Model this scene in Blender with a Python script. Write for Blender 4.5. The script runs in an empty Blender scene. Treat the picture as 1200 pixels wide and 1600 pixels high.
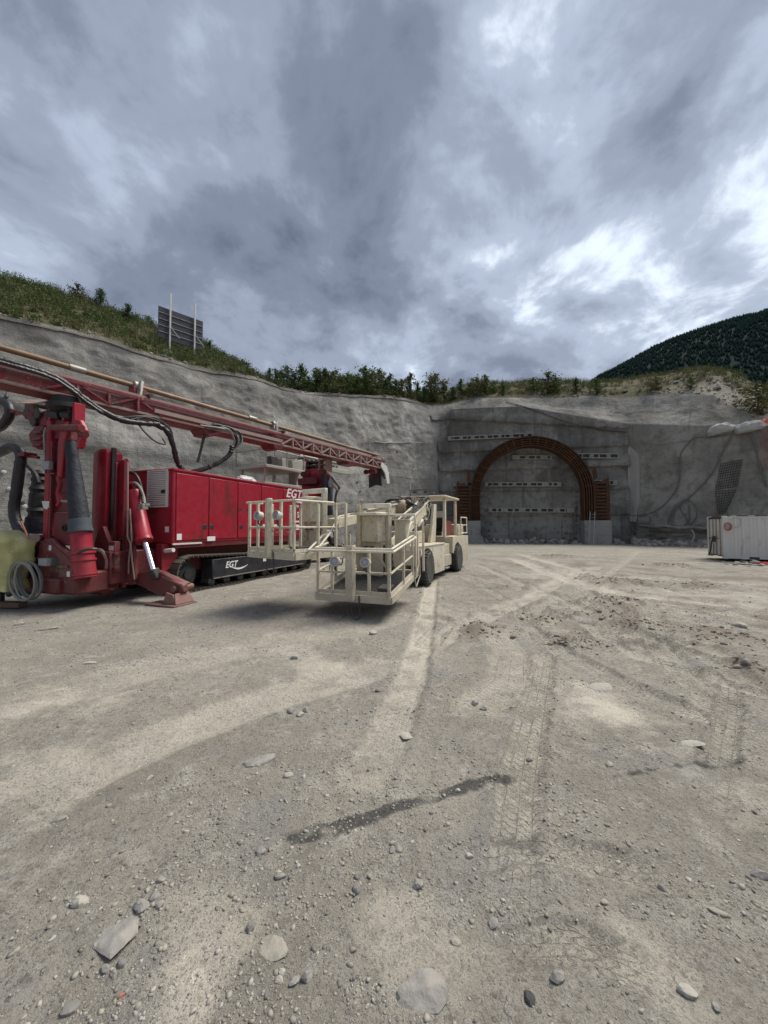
import bpy, bmesh, math, random
import numpy as np
from mathutils import Vector, Matrix

# ------------------------------------------------------------------ camera, sky, sun, exposure
S = bpy.context.scene
R = math.radians
CH = 1.7
PT = math.atan(22 / 600.0)
cam_d = bpy.data.cameras.new('camera'); cam = bpy.data.objects.new('camera', cam_d)
S.collection.objects.link(cam)
cam.location = (0, 0, CH); cam.rotation_euler = (R(90) + PT, 0, 0)
cam_d.sensor_fit = 'HORIZONTAL'; cam_d.sensor_width = 36; cam_d.lens = 18.0
cam_d.clip_start = 0.05; cam_d.clip_end = 6000
S.camera = cam

SUN_EL, SUN_AZ = 58, 62          # azimuth measured clockwise from +Y (view direction)
w = bpy.data.worlds.new('World'); S.world = w; w.use_nodes = True
nt = w.node_tree; nt.nodes.clear()
def wn(t, **k):
    n = nt.nodes.new(t)
    for a, b in k.items(): setattr(n, a, b)
    return n
out = wn('ShaderNodeOutputWorld')
sky = wn('ShaderNodeTexSky', sky_type='NISHITA', sun_disc=False)
sky.sun_elevation = R(SUN_EL); sky.sun_rotation = R(SUN_AZ)
bgs = wn('ShaderNodeBackground'); bgs.inputs['Strength'].default_value = 0.05
nt.links.new(sky.outputs[0], bgs.inputs[0])
tc = wn('ShaderNodeTexCoord')
sep = wn('ShaderNodeSeparateXYZ'); nt.links.new(tc.outputs['Generated'], sep.inputs[0])
def wm(op, a, b=None, c=None, clamp=False):
    n = wn('ShaderNodeMath', operation=op); n.use_clamp = clamp
    for i, v in enumerate((a, b, c)):
        if v is None: continue
        if isinstance(v, (int, float)): n.inputs[i].default_value = v
        else: nt.links.new(v, n.inputs[i])
    return n.outputs[0]
den = wm('ADD', wm('MAXIMUM', sep.outputs[2], 0.0), 0.30)
px_, py_ = wm('DIVIDE', sep.outputs[0], den), wm('DIVIDE', sep.outputs[1], den)
cmb = wn('ShaderNodeCombineXYZ'); nt.links.new(px_, cmb.inputs[0]); nt.links.new(py_, cmb.inputs[1])
def cloud(loc, rot, scale, detail, rough, dist, sc=1.0):
    mp = wn('ShaderNodeMapping'); mp.inputs['Location'].default_value = loc
    mp.inputs['Rotation'].default_value = (0, 0, R(rot)); mp.inputs['Scale'].default_value = scale
    nt.links.new(cmb.outputs[0], mp.inputs[0])
    n = wn('ShaderNodeTexNoise', noise_dimensions='3D'); nt.links.new(mp.outputs[0], n.inputs['Vector'])
    n.inputs['Scale'].default_value = sc; n.inputs['Detail'].default_value = detail
    n.inputs['Roughness'].default_value = rough; n.inputs['Distortion'].default_value = dist
    return n.outputs['Fac']
SEED = (-10.141, 3.252, 4.723)
big = cloud(SEED, 6, (0.80, 0.55, 1), 3, 0.5, 0.5)
mid = cloud((SEED[0] + 6, SEED[1] - 5, 4.0), -8, (1.9, 1.5, 1), 5, 0.55, 0.25)
fin = cloud((SEED[0] - 4, SEED[1] + 3, 8.0), 10, (4.2, 3.9, 1), 8, 0.62, 0.25)
dens = wm('ADD', wm('ADD', wm('MULTIPLY', big, 0.38), wm('MULTIPLY', mid, 0.52)), wm('MULTIPLY', fin, 0.30))
ramp = wn('ShaderNodeValToRGB'); nt.links.new(dens, ramp.inputs[0])
cr = ramp.color_ramp; cr.interpolation = 'EASE'
cols = [(0.42, (0.56, 0.59, 0.61)), (0.485, (0.297, 0.332, 0.378)), (0.545, (0.159, 0.184, 0.230)),
        (0.605, (0.112, 0.130, 0.168)), (0.665, (0.076, 0.090, 0.122)), (0.76, (0.044, 0.053, 0.077))]
while len(cr.elements) < len(cols): cr.elements.new(0.5)
for e, (p, c) in zip(cr.elements, cols): e.position = p; e.color = (*c, 1)
bgc = wn('ShaderNodeBackground'); nt.links.new(ramp.outputs[0], bgc.inputs[0]); bgc.inputs['Strength'].default_value = 1.0
cov = wn('ShaderNodeMapRange'); nt.links.new(dens, cov.inputs[0])
cov.inputs[1].default_value = 0.39; cov.inputs[2].default_value = 0.44
mixs = wn('ShaderNodeMixShader'); nt.links.new(cov.outputs[0], mixs.inputs[0])
nt.links.new(bgs.outputs[0], mixs.inputs[1]); nt.links.new(bgc.outputs[0], mixs.inputs[2])
nt.links.new(mixs.outputs[0], out.inputs[0])

sun_d = bpy.data.lights.new('sun', 'SUN'); sun = bpy.data.objects.new('sun', sun_d); S.collection.objects.link(sun)
sun_d.energy = 1.5; sun_d.angle = R(30); sun_d.color = (1.0, 0.95, 0.875)
sd = Vector((math.sin(R(SUN_AZ)) * math.cos(R(SUN_EL)), math.cos(R(SUN_AZ)) * math.cos(R(SUN_EL)), math.sin(R(SUN_EL))))
sun.rotation_euler = sd.to_track_quat('Z', 'Y').to_euler()

S.view_settings.view_transform = 'Standard'; S.view_settings.look = 'None'
S.view_settings.exposure = 1.6; S.view_settings.gamma = 1.0
S.view_settings.use_curve_mapping = False
S.render.engine = 'CYCLES'; S.cycles.use_denoising = True
S.cycles.max_bounces = 6; S.cycles.diffuse_bounces = 3; S.cycles.glossy_bounces = 3

# ------------------------------------------------------------------ measuring helpers (photo pixel -> place)
def ray(px, py):
    xc, yc = (px - 600) / 600.0, -(py - 800) / 600.0
    return Vector((xc, math.cos(PT) - yc * math.sin(PT), math.sin(PT) + yc * math.cos(PT)))
def G(px, py, z=0.0):
    r = ray(px, py); return Vector((0, 0, CH)) + r * ((z - CH) / r.z)
def P(px, py, d):
    r = ray(px, py); return Vector((0, 0, CH)) + r * (d / r.y)
class Frame:
    """a thing's own axes: x right, y away, z up, heading in degrees clockwise from +Y"""
    def __init__(s, o, deg):
        a = R(deg); s.o = Vector((o[0], o[1], 0)); s.deg = deg
        s.X = Vector((math.cos(a), -math.sin(a), 0)); s.Y = Vector((math.sin(a), math.cos(a), 0))
    def loc(s, p):
        d = Vector(p) - s.o; return Vector((d.dot(s.X), d.dot(s.Y), d.z))
    def wld(s, l): return s.o + s.X * l[0] + s.Y * l[1] + Vector((0, 0, l[2]))
    def on(s, px, py, x=None, y=None, z=None):
        r = ray(px, py); c = Vector((0, 0, CH))
        if z is not None: t = (z - CH) / r.z
        elif x is not None: t = ((s.o - c).dot(s.X) + x) / r.dot(s.X)
        else: t = ((s.o - c).dot(s.Y) + y) / r.dot(s.Y)
        return s.loc(c + r * t)

# ------------------------------------------------------------------ noise
_rng = np.random.RandomState(7)
_perm = np.concatenate([_rng.permutation(256)] * 3)
_grad = _rng.randn(256, 3); _grad /= np.linalg.norm(_grad, axis=1)[:, None]
def perlin(x, y, z=0.0):
    x, y, z = np.broadcast_arrays(np.asarray(x, float), np.asarray(y, float), np.asarray(z, float))
    xi, yi, zi = np.floor(x).astype(int), np.floor(y).astype(int), np.floor(z).astype(int)
    xf, yf, zf = x - xi, y - yi, z - zi
    f = lambda t: t * t * t * (t * (t * 6 - 15) + 10)
    u, v, ww = f(xf), f(yf), f(zf)
    xi &= 255; yi &= 255; zi &= 255
    def g(a, b, c):
        h = _perm[_perm[_perm[(xi + a) & 255] + ((yi + b) & 255)] + ((zi + c) & 255)]
        q = _grad[h]; return q[..., 0] * (xf - a) + q[..., 1] * (yf - b) + q[..., 2] * (zf - c)
    l = lambda a, b, t: a + t * (b - a)
    return l(l(l(g(0,0,0), g(1,0,0), u), l(g(0,1,0), g(1,1,0), u), v),
             l(l(g(0,0,1), g(1,0,1), u), l(g(0,1,1), g(1,1,1), u), v), ww) * 1.6
def fbm(x, y, z=0.0, o=4, rough=0.5):
    r, a, t = 0, 1.0, 0.0
    for i in range(o):
        r = r + a * perlin(np.asarray(x) * 2**i + 17.3 * i, np.asarray(y) * 2**i - 5.1 * i, np.asarray(z) * 2**i + 3.7 * i); t += a; a *= rough
    return r / t
def sstep(e0, e1, x):
    t = np.clip((np.asarray(x, float) - e0) / (e1 - e0), 0, 1); return t * t * (3 - 2 * t)

# ------------------------------------------------------------------ materials
MATS = {}
def mat(name, col, rough=0.7, metal=0.0, var=0.15, vs=3.0, dust=0.0, dcol=(0.36, 0.32, 0.26), bump=0.0, bs=40.0,
        second=None, sfac=0.5, ss=2.0, stretch=(1, 1, 1), spec=0.5, coat=0.0, chips=0.0, chipc=(0.09, 0.055, 0.035), mud=0.0, mudc=(0.33, 0.29, 0.225)):
    """procedural paint / metal / cloth: base colour with two scales of noise, settled dust, fine relief"""
    if name in MATS: return MATS[name]
    m = bpy.data.materials.new(name); m.use_nodes = True; MATS[name] = m
    t = m.node_tree; b = t.nodes['Principled BSDF']; L = t.links.new
    co = t.nodes.new('ShaderNodeTexCoord'); mp = t.nodes.new('ShaderNodeMapping'); mp.inputs['Scale'].default_value = stretch
    L(co.outputs['Object'], mp.inputs[0])
    n = t.nodes.new('ShaderNodeTexNoise'); n.inputs['Scale'].default_value = vs; n.inputs['Detail'].default_value = 6; n.inputs['Roughness'].default_value = 0.65
    L(mp.outputs[0], n.inputs['Vector'])
    hsv = t.nodes.new('ShaderNodeMix'); hsv.data_type = 'RGBA'
    hsv.inputs['A'].default_value = (*[c * (1 - var) for c in col], 1); hsv.inputs['B'].default_value = (*[min(1, c * (1 + var)) for c in col], 1)
    L(n.outputs['Fac'], hsv.inputs['Factor']); c = hsv.outputs['Result']
    if second:
        n2 = t.nodes.new('ShaderNodeTexNoise'); n2.inputs['Scale'].default_value = ss; n2.inputs['Detail'].default_value = 8; n2.inputs['Roughness'].default_value = 0.7
        L(mp.outputs[0], n2.inputs['Vector'])
        mr = t.nodes.new('ShaderNodeMapRange'); mr.inputs[1].default_value = 0.75 - sfac * 0.45; mr.inputs[2].default_value = 0.87 - sfac * 0.45
        L(n2.outputs['Fac'], mr.inputs[0])
        mx = t.nodes.new('ShaderNodeMix'); mx.data_type = 'RGBA'; mx.inputs['B'].default_value = (*second, 1)
        L(mr.outputs[0], mx.inputs['Factor']); L(c, mx.inputs['A']); c = mx.outputs['Result']
    if chips:
        nc = t.nodes.new('ShaderNodeTexNoise'); nc.inputs['Scale'].default_value = 16; nc.inputs['Detail'].default_value = 5; nc.inputs['Roughness'].default_value = 0.75; L(co.outputs['Object'], nc.inputs['Vector'])
        mc = t.nodes.new('ShaderNodeMapRange'); mc.inputs[1].default_value = 0.70 - chips * 0.12; mc.inputs[2].default_value = 0.72 - chips * 0.12; L(nc.outputs['Fac'], mc.inputs[0])
        mx = t.nodes.new('ShaderNodeMix'); mx.data_type = 'RGBA'; mx.inputs['B'].default_value = (*chipc, 1); L(mc.outputs[0], mx.inputs['Factor']); L(c, mx.inputs['A']); c = mx.outputs['Result']
    if mud:
        sm_ = t.nodes.new('ShaderNodeSeparateXYZ'); L(co.outputs['Object'], sm_.inputs[0]); nm = t.nodes.new('ShaderNodeTexNoise'); nm.inputs['Scale'].default_value = 3.5; nm.inputs['Detail'].default_value = 8; nm.inputs['Roughness'].default_value = 0.7; L(co.outputs['Object'], nm.inputs['Vector'])
        ad = t.nodes.new('ShaderNodeMath'); ad.operation = 'MULTIPLY_ADD'; L(nm.outputs['Fac'], ad.inputs[0]); ad.inputs[1].default_value = -2.2; L(sm_.outputs[2], ad.inputs[2])
        mm = t.nodes.new('ShaderNodeMapRange'); mm.inputs[1].default_value = 0.45; mm.inputs[2].default_value = -0.9; mm.inputs[4].default_value = mud; L(ad.outputs[0], mm.inputs[0])
        mx = t.nodes.new('ShaderNodeMix'); mx.data_type = 'RGBA'; mx.inputs['B'].default_value = (*mudc, 1); L(mm.outputs[0], mx.inputs['Factor']); L(c, mx.inputs['A']); c = mx.outputs['Result']
    if dust:
        g = t.nodes.new('ShaderNodeNewGeometry'); sp = t.nodes.new('ShaderNodeSeparateXYZ'); L(g.outputs['Normal'], sp.inputs[0])
        mr = t.nodes.new('ShaderNodeMapRange'); mr.inputs[1].default_value = -0.6; mr.inputs[2].default_value = 1.0; mr.inputs[3].default_value = 0.15; L(sp.outputs[2], mr.inputs[0])
        n3 = t.nodes.new('ShaderNodeTexNoise'); n3.inputs['Scale'].default_value = 5; n3.inputs['Detail'].default_value = 9; n3.inputs['Roughness'].default_value = 0.7
        L(co.outputs['Object'], n3.inputs['Vector'])
        m3 = t.nodes.new('ShaderNodeMapRange'); m3.inputs[1].default_value = 0.3; m3.inputs[2].default_value = 0.75; L(n3.outputs['Fac'], m3.inputs[0])
        mu = t.nodes.new('ShaderNodeMath'); mu.operation = 'MULTIPLY'; L(mr.outputs[0], mu.inputs[0]); L(m3.outputs[0], mu.inputs[1])
        mu2 = t.nodes.new('ShaderNodeMath'); mu2.operation = 'MULTIPLY'; L(mu.outputs[0], mu2.inputs[0]); mu2.inputs[1].default_value = dust; mu2.use_clamp = True
        mx = t.nodes.new('ShaderNodeMix'); mx.data_type = 'RGBA'; mx.inputs['B'].default_value = (*dcol, 1)
        L(mu2.outputs[0], mx.inputs['Factor']); L(c, mx.inputs['A']); c = mx.outputs['Result']
        ra = t.nodes.new('ShaderNodeMapRange'); ra.inputs[3].default_value = rough; ra.inputs[4].default_value = min(1, rough + 0.45)
        L(mu2.outputs[0], ra.inputs[0]); L(ra.outputs[0], b.inputs['Roughness'])
    else: b.inputs['Roughness'].default_value = rough
    L(c, b.inputs['Base Color']); b.inputs['Metallic'].default_value = metal
    b.inputs['Specular IOR Level'].default_value = spec; b.inputs['Coat Weight'].default_value = coat; b.inputs['Coat Roughness'].default_value = 0.25
    if bump:
        nb = t.nodes.new('ShaderNodeTexNoise'); nb.inputs['Scale'].default_value = bs; nb.inputs['Detail'].default_value = 6; L(mp.outputs[0], nb.inputs['Vector'])
        bm_ = t.nodes.new('ShaderNodeBump'); bm_.inputs['Strength'].default_value = 1.0; bm_.inputs['Distance'].default_value = bump
        L(nb.outputs['Fac'], bm_.inputs['Height']); L(bm_.outputs[0], b.inputs['Normal'])
    return m
RED = mat('red_paint', (0.30, 0.005, 0.023), 0.36, chips=0.35, mud=0.25, mudc=(0.20, 0.12, 0.09), var=0.28, vs=1.8, dust=0.16, spec=0.35, stretch=(1, 1, 0.35), second=(0.14, 0.014, 0.018), sfac=0.5, ss=1.8, bump=0.0006, bs=14)
DKRED = mat('dark_red_paint', (0.125, 0.004, 0.013), 0.42, chips=0.6, chipc=(0.16, 0.11, 0.09), mud=0.3, mudc=(0.17, 0.10, 0.08), var=0.25, vs=2.2, dust=0.2, spec=0.35, second=(0.055, 0.012, 0.012), sfac=0.5, ss=2.5, bump=0.001, bs=30)
MASTRED = mat('worn_mast_paint', (0.16, 0.008, 0.018), 0.5, chips=0.8, chipc=(0.25, 0.21, 0.18), mud=0.3, var=0.3, vs=2.5, dust=0.28, spec=0.35, dcol=(0.33, 0.29, 0.26), second=(0.09, 0.045, 0.035), sfac=0.55, ss=3, bump=0.001, bs=40)
PALEMAST = mat('dusty_mast_paint', (0.30, 0.20, 0.175), 0.7, var=0.25, vs=4, dust=0.5, second=(0.16, 0.03, 0.035), sfac=0.4, ss=3)
CREAM = mat('cream_paint', (0.60, 0.545, 0.41), 0.55, chips=0.75, mud=0.75, var=0.10, vs=6, dust=0.55, dcol=(0.40, 0.35, 0.265), second=(0.42, 0.35, 0.23), sfac=0.48, ss=5.0, bump=0.0006, bs=25)
CREAMW = mat('pale_cream_paint', (0.72, 0.67, 0.54), 0.5, chips=0.55, mud=0.55, var=0.12, vs=3.5, dust=0.5, dcol=(0.40, 0.35, 0.27), second=(0.42, 0.34, 0.21), sfac=0.5, ss=3)
BLACK = mat('black_rubber', (0.014, 0.014, 0.016), 0.55, var=0.3, vs=6, dust=0.12, bump=0.003, bs=35)
HOSE = mat('black_hose_wrap', (0.011, 0.011, 0.014), 0.42, var=0.4, vs=9, dust=0.06, bump=0.012, bs=22)
NAVY = mat('navy_fabric', (0.013, 0.016, 0.025), 0.7, var=0.4, vs=8, dust=0.04, bump=0.02, bs=11)
NAVYPAINT = mat('navy_paint', (0.006, 0.008, 0.016), 0.35, var=0.3, vs=3, dust=0.25, bump=0.0005)
STEEL = mat('worn_steel', (0.30, 0.29, 0.27), 0.5, 0.6, var=0.25, vs=8, dust=0.4, second=(0.14, 0.09, 0.06), sfac=0.45, ss=6)
DKSTEEL = mat('dark_steel', (0.05, 0.05, 0.05), 0.55, 0.5, var=0.3, vs=8, dust=0.35)
TRACK = mat('track_steel', (0.075, 0.068, 0.058), 0.6, 0.4, var=0.3, vs=5, dust=0.75, dcol=(0.27, 0.235, 0.18), bump=0.003)
CHROME = mat('chrome_rod', (0.72, 0.73, 0.75), 0.18, 1.0, var=0.03)
RUST = mat('rusty_steel', (0.075, 0.032, 0.014), 0.85, 0.1, var=0.5, vs=2.5, second=(0.15, 0.062, 0.023), sfac=0.5, ss=1.8, bump=0.002, bs=25)
PIPE = mat('drill_pipe_steel', (0.20, 0.125, 0.07), 0.6, 0.2, var=0.3, vs=3, second=(0.30, 0.26, 0.21), sfac=0.4, ss=1.3)
WHITE = mat('white_decal', (0.72, 0.72, 0.70), 0.5, var=0.06, vs=6)
WHITEM = mat('white_metal', (0.62, 0.61, 0.57), 0.5, var=0.1, vs=5, dust=0.3)
GREYM = mat('grey_box_metal', (0.30, 0.32, 0.33), 0.5, 0.2, var=0.15, dust=0.3)
GLASSD = mat('lamp_glass', (0.32, 0.33, 0.36), 0.12, 0.2, var=0.15, vs=8)
TYRE = mat('tyre_rubber', (0.022, 0.022, 0.022), 0.8, var=0.3, vs=5, dust=0.55, dcol=(0.30, 0.27, 0.22), bump=0.004, bs=25)
CONC = mat('cast_concrete', (0.27, 0.262, 0.24), 0.9, var=0.25, vs=1.2, second=(0.19, 0.182, 0.162), sfac=0.5, ss=1.6, bump=0.006, bs=18)
BEAMC = mat('beam_concrete', (0.31, 0.30, 0.275), 0.9, var=0.25, vs=2.5, second=(0.16, 0.152, 0.135), sfac=0.5, ss=2.5, bump=0.01, bs=12)
STRAPD = mat('recess_dark', (0.06, 0.055, 0.05), 0.9, var=0.3, vs=4, bump=0.01, bs=10)
YELLOWP = mat('yellow_plastic', (0.43, 0.41, 0.17), 0.38, var=0.2, vs=4, second=(0.56, 0.55, 0.32), sfac=0.5, ss=3, dust=0.2, bump=0.02, bs=5)
WOOD = mat('brown_timber', (0.15, 0.095, 0.06), 0.85, var=0.3, vs=4, stretch=(1, 8, 8), dust=0.3, bump=0.003)
GREYCABLE = mat('grey_cable', (0.22, 0.22, 0.20), 0.6, var=0.2, dust=0.2)
ORANGE = mat('orange_plastic', (0.62, 0.11, 0.045), 0.5, var=0.15, vs=6, dust=0.2)
REDP = mat('red_plastic', (0.55, 0.035, 0.035), 0.5, var=0.15, vs=6, dust=0.2)
MESH = mat('grating_steel', (0.085, 0.082, 0.078), 0.6, 0.4, var=0.3, dust=0.35)

# ------------------------------------------------------------------ mesh helpers
COL = S.collection
Z = Vector((0, 0, 1))
def perp(d):
    a = Z if abs(d.normalized().z) < 0.95 else Vector((1, 0, 0))
    x = d.cross(a).normalized(); return x, x.cross(d).normalized()
def spline(pts, k=6):
    """Catmull-Rom through the points"""
    p = [Vector(q) for q in pts]; p = [p[0] * 2 - p[1]] + p + [p[-1] * 2 - p[-2]]; o = []
    for i in range(1, len(p) - 2):
        for j in range(k):
            t = j / k; a, b, c, d = p[i-1], p[i], p[i+1], p[i+2]
            o.append(0.5 * ((2*b) + (c - a)*t + (2*a - 5*b + 4*c - d)*t*t + (3*b - a - 3*c + d)*t**3))
    o.append(p[-2]); return o
class MB:
    def __init__(s): s.v = []; s.f = []
    def add(s, v, f):
        o = len(s.v); s.v += [tuple(q) for q in v]; s.f += [[i + o for i in q] for q in f]; return s
    def bx(s, x0, x1, y0, y1, z0, z1):
        v = [(x, y, z) for z in (z0, z1) for y in (y0, y1) for x in (x0, x1)]
        return s.add(v, [(0,2,3,1), (4,5,7,6), (0,1,5,4), (2,6,7,3), (0,4,6,2), (1,3,7,5)])
    def bar(s, p, q, wd, ht=None, up=None):
        p, q = Vector(p), Vector(q); ht = ht or wd; d = (q - p)
        if up is None: x, y = perp(d)
        else: x = d.cross(Vector(up)).normalized(); y = x.cross(d).normalized()
        x, y = x * wd / 2, y * ht / 2
        v = [p-x-y, p+x-y, p+x+y, p-x+y, q-x-y, q+x-y, q+x+y, q-x+y]
        return s.add(v, [(0,1,2,3), (7,6,5,4), (0,4,5,1), (1,5,6,2), (2,6,7,3), (3,7,4,0)])
    def cyl(s, p, q, r, r2=None, n=14, cap=True):
        p, q = Vector(p), Vector(q); r2 = r if r2 is None else r2; x, y = perp(q - p)
        v = [c + (x*math.cos(2*math.pi*i/n) + y*math.sin(2*math.pi*i/n)) * rr for c, rr in ((p, r), (q, r2)) for i in range(n)]
        f = [(i, (i+1) % n, n + (i+1) % n, n + i) for i in range(n)]
        if cap: f += [tuple(range(n))[::-1], tuple(range(n, 2*n))]
        return s.add(v, f)
    def tube(s, pts, r, n=8, k=0, wob=0.0, closed=False, seed=1):
        pts = spline(pts, k) if k else [Vector(q) for q in pts]
        rnd = random.Random(seed); m = len(pts); v = []; x = None
        for i, c in enumerate(pts):
            d = (pts[min(i+1, m-1)] - pts[max(i-1, 0)])
            if closed: d = pts[(i+1) % m] - pts[i-1]
            d.normalize()
            if x is None: x, _ = perp(d)
            x = (x - d * x.dot(d)).normalized(); y = d.cross(x); rr = r * (1 + wob * (rnd.random() - 0.5) * 2)
            v += [c + (x*math.cos(2*math.pi*j/n) + y*math.sin(2*math.pi*j/n)) * rr for j in range(n)]
        f = [(i*n+j, i*n+(j+1) % n, (i+1)*n+(j+1) % n, (i+1)*n+j) for i in range(m-1) for j in range(n)]
        if closed: f += [((m-1)*n+j, (m-1)*n+(j+1) % n, (j+1) % n, j) for j in range(n)]
        else: f += [tuple(range(n))[::-1], tuple(range((m-1)*n, m*n))]
        return s.add(v, f)
    def prism(s, poly, ext):
        ext = Vector(ext); p = [Vector(q) for q in poly]; n = len(p)
        v = p + [q + ext for q in p]
        return s.add(v, [tuple(range(n))[::-1], tuple(range(n, 2*n))] + [(i, (i+1) % n, n+(i+1) % n, n+i) for i in range(n)])
    def lathe(s, prof, o, ax, n=24):
        """prof: list of (distance along ax, radius)"""
        o, ax = Vector(o), Vector(ax).normalized(); x, y = perp(ax); m = len(prof); v = []
        for h, r in prof: v += [o + ax*h + (x*math.cos(2*math.pi*j/n) + y*math.sin(2*math.pi*j/n)) * r for j in range(n)]
        f = [(i*n+j, i*n+(j+1) % n, (i+1)*n+(j+1) % n, (i+1)*n+j) for i in range(m-1) for j in range(n)]
        f += [tuple(range(n))[::-1], tuple(range((m-1)*n, m*n))]
        return s.add(v, f)
    def mesh(s, name, m, smooth=True):
        me = bpy.data.meshes.new(name); me.from_pydata(s.v, [], s.f); me.materials.append(m)
        b = bmesh.new(); b.from_mesh(me); bmesh.ops.recalc_face_normals(b, faces=b.faces); b.to_mesh(me); b.free()
        if smooth: me.shade_smooth(); me.set_sharp_from_angle(angle=R(38))
        return me
    def build(s, name, m, parent=None, bevel=0.0, smooth=True, seg=1):
        return link(name, s.mesh(name, m, smooth), parent, bevel, seg)
def link(name, me, parent=None, bevel=0.0, seg=1):
    o = bpy.data.objects.new(name, me); COL.objects.link(o); o.parent = parent
    if bevel:
        md = o.modifiers.new('bevel', 'BEVEL'); md.width = bevel; md.segments = seg; md.limit_method = 'ANGLE'; md.angle_limit = R(40)
        md.harden_normals = False
    return o
def tag(o, label=None, cat=None, group=None, kind=None):
    if label: o['label'] = label
    if cat: o['category'] = cat
    if group: o['group'] = group
    if kind: o['kind'] = kind
    return o
def thing(name, loc, deg=0, **k):
    o = bpy.data.objects.new(name, None); COL.objects.link(o); o.location = loc; o.rotation_euler = (0, 0, -R(deg)); o.empty_display_size = 0.2
    return tag(o, **k)
def npmesh(name, V, F, m, smooth=True, attrs=None):
    """V (n,3), F (k,3|4) arrays -> mesh"""
    me = bpy.data.meshes.new(name); V = np.asarray(V, np.float32); F = np.asarray(F, np.int32); k = F.shape[1]
    me.vertices.add(len(V)); me.vertices.foreach_set('co', V.ravel())
    me.loops.add(F.size); me.loops.foreach_set('vertex_index', F.ravel())
    me.polygons.add(len(F)); me.polygons.foreach_set('loop_start', np.arange(0, F.size, k, dtype=np.int32))
    me.polygons.foreach_set('loop_total', np.full(len(F), k, np.int32))
    me.materials.append(m)
    for a, d in (attrs or {}).items():
        at = me.attributes.new(a, 'FLOAT', 'POINT'); at.data.foreach_set('value', np.asarray(d, np.float32).ravel())
    me.update(calc_edges=True); me.validate()
    if smooth: me.polygons.foreach_set('use_smooth', np.ones(len(F), bool))
    return me
def gridfaces(nu, nv):
    i = np.arange(nu - 1)[:, None] * nv + np.arange(nv - 1)[None, :]
    return np.stack([i, i + nv, i + nv + 1, i + 1], -1).reshape(-1, 4)
def text_mesh(body, size, shear=0.0, off=0.0, depth=0.004):
    c = bpy.data.curves.new('lettering', 'FONT'); c.body = body; c.size = size; c.shear = shear; c.offset = off; c.extrude = depth; c.resolution_u = 3
    o = bpy.data.objects.new('lettering', c); COL.objects.link(o)
    dg = bpy.context.evaluated_depsgraph_get(); me = bpy.data.meshes.new_from_object(o.evaluated_get(dg)); bpy.data.objects.remove(o)
    me.name = 'lettering'; return me

# ------------------------------------------------------------------ shader builder for the large surfaces
class NB:
    def __init__(s, name):
        s.m = bpy.data.materials.new(name); s.m.use_nodes = True; s.t = s.m.node_tree; s.b = s.t.nodes['Principled BSDF']
        s.co = s.t.nodes.new('ShaderNodeTexCoord').outputs['Object']; s.b.inputs['Specular IOR Level'].default_value = 0.25
    def n(s, ty, **k):
        q = s.t.nodes.new(ty)
        for a, b in k.items(): setattr(q, a, b)
        return q
    def L(s, a, b): s.t.links.new(a, b)
    def put(s, sock, v):
        if isinstance(v, (int, float)): sock.default_value = v
        elif isinstance(v, tuple): sock.default_value = (*v, 1) if len(sock.default_value) == 4 else v
        else: s.L(v, sock)
    def attr(s, a): return s.n('ShaderNodeAttribute', attribute_name=a).outputs['Fac']
    def map(s, sc=(1, 1, 1), rot=(0, 0, 0), loc=(0, 0, 0)):
        q = s.n('ShaderNodeMapping'); q.inputs['Scale'].default_value = sc; q.inputs['Rotation'].default_value = rot; q.inputs['Location'].default_value = loc
        s.L(s.co, q.inputs[0]); return q.outputs[0]
    def noise(s, sc, det=6, ro=0.6, vec=None, dist=0.0):
        q = s.n('ShaderNodeTexNoise'); s.L(vec or s.co, q.inputs['Vector'])
        for a, b in (('Scale', sc), ('Detail', det), ('Roughness', ro), ('Distortion', dist)): q.inputs[a].default_value = b
        return q.outputs['Fac']
    def vor(s, sc, feat='F1', vec=None, out='Distance', rnd=1.0):
        q = s.n('ShaderNodeTexVoronoi', feature=feat); s.L(vec or s.co, q.inputs['Vector']); q.inputs['Scale'].default_value = sc; q.inputs['Randomness'].default_value = rnd
        return q.outputs[out]
    def m_(s, op, a, b=0.0, c=0.0, clamp=False):
        q = s.n('ShaderNodeMath', operation=op); q.use_clamp = clamp
        for i, v in enumerate((a, b, c)): s.put(q.inputs[i], v)
        return q.outputs[0]
    def rng(s, v, a, b, c=0.0, d=1.0, smooth=True):
        q = s.n('ShaderNodeMapRange'); q.interpolation_type = 'SMOOTHSTEP' if smooth else 'LINEAR'
        for i, x in enumerate((v, a, b, c, d)): s.put(q.inputs[i], x)
        return q.outputs[0]
    def mix(s, f, a, b, mode='MIX'):
        q = s.n('ShaderNodeMix'); q.data_type = 'RGBA'; q.blend_type = mode
        s.put(q.inputs['Factor'], f); s.put(q.inputs['A'], a); s.put(q.inputs['B'], b); return q.outputs['Result']
    def bump(s, h, dist, prev=None, strength=1.0):
        q = s.n('ShaderNodeBump'); s.put(q.inputs['Height'], h); q.inputs['Distance'].default_value = dist; q.inputs['Strength'].default_value = strength
        if prev: s.L(prev, q.inputs['Normal'])
        return q.outputs[0]
    def done(s, col, rough=0.9, nor=None):
        s.put(s.b.inputs['Base Color'], col); s.put(s.b.inputs['Roughness'], rough)
        if nor: s.L(nor, s.b.inputs['Normal'])
        return s.m

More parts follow.
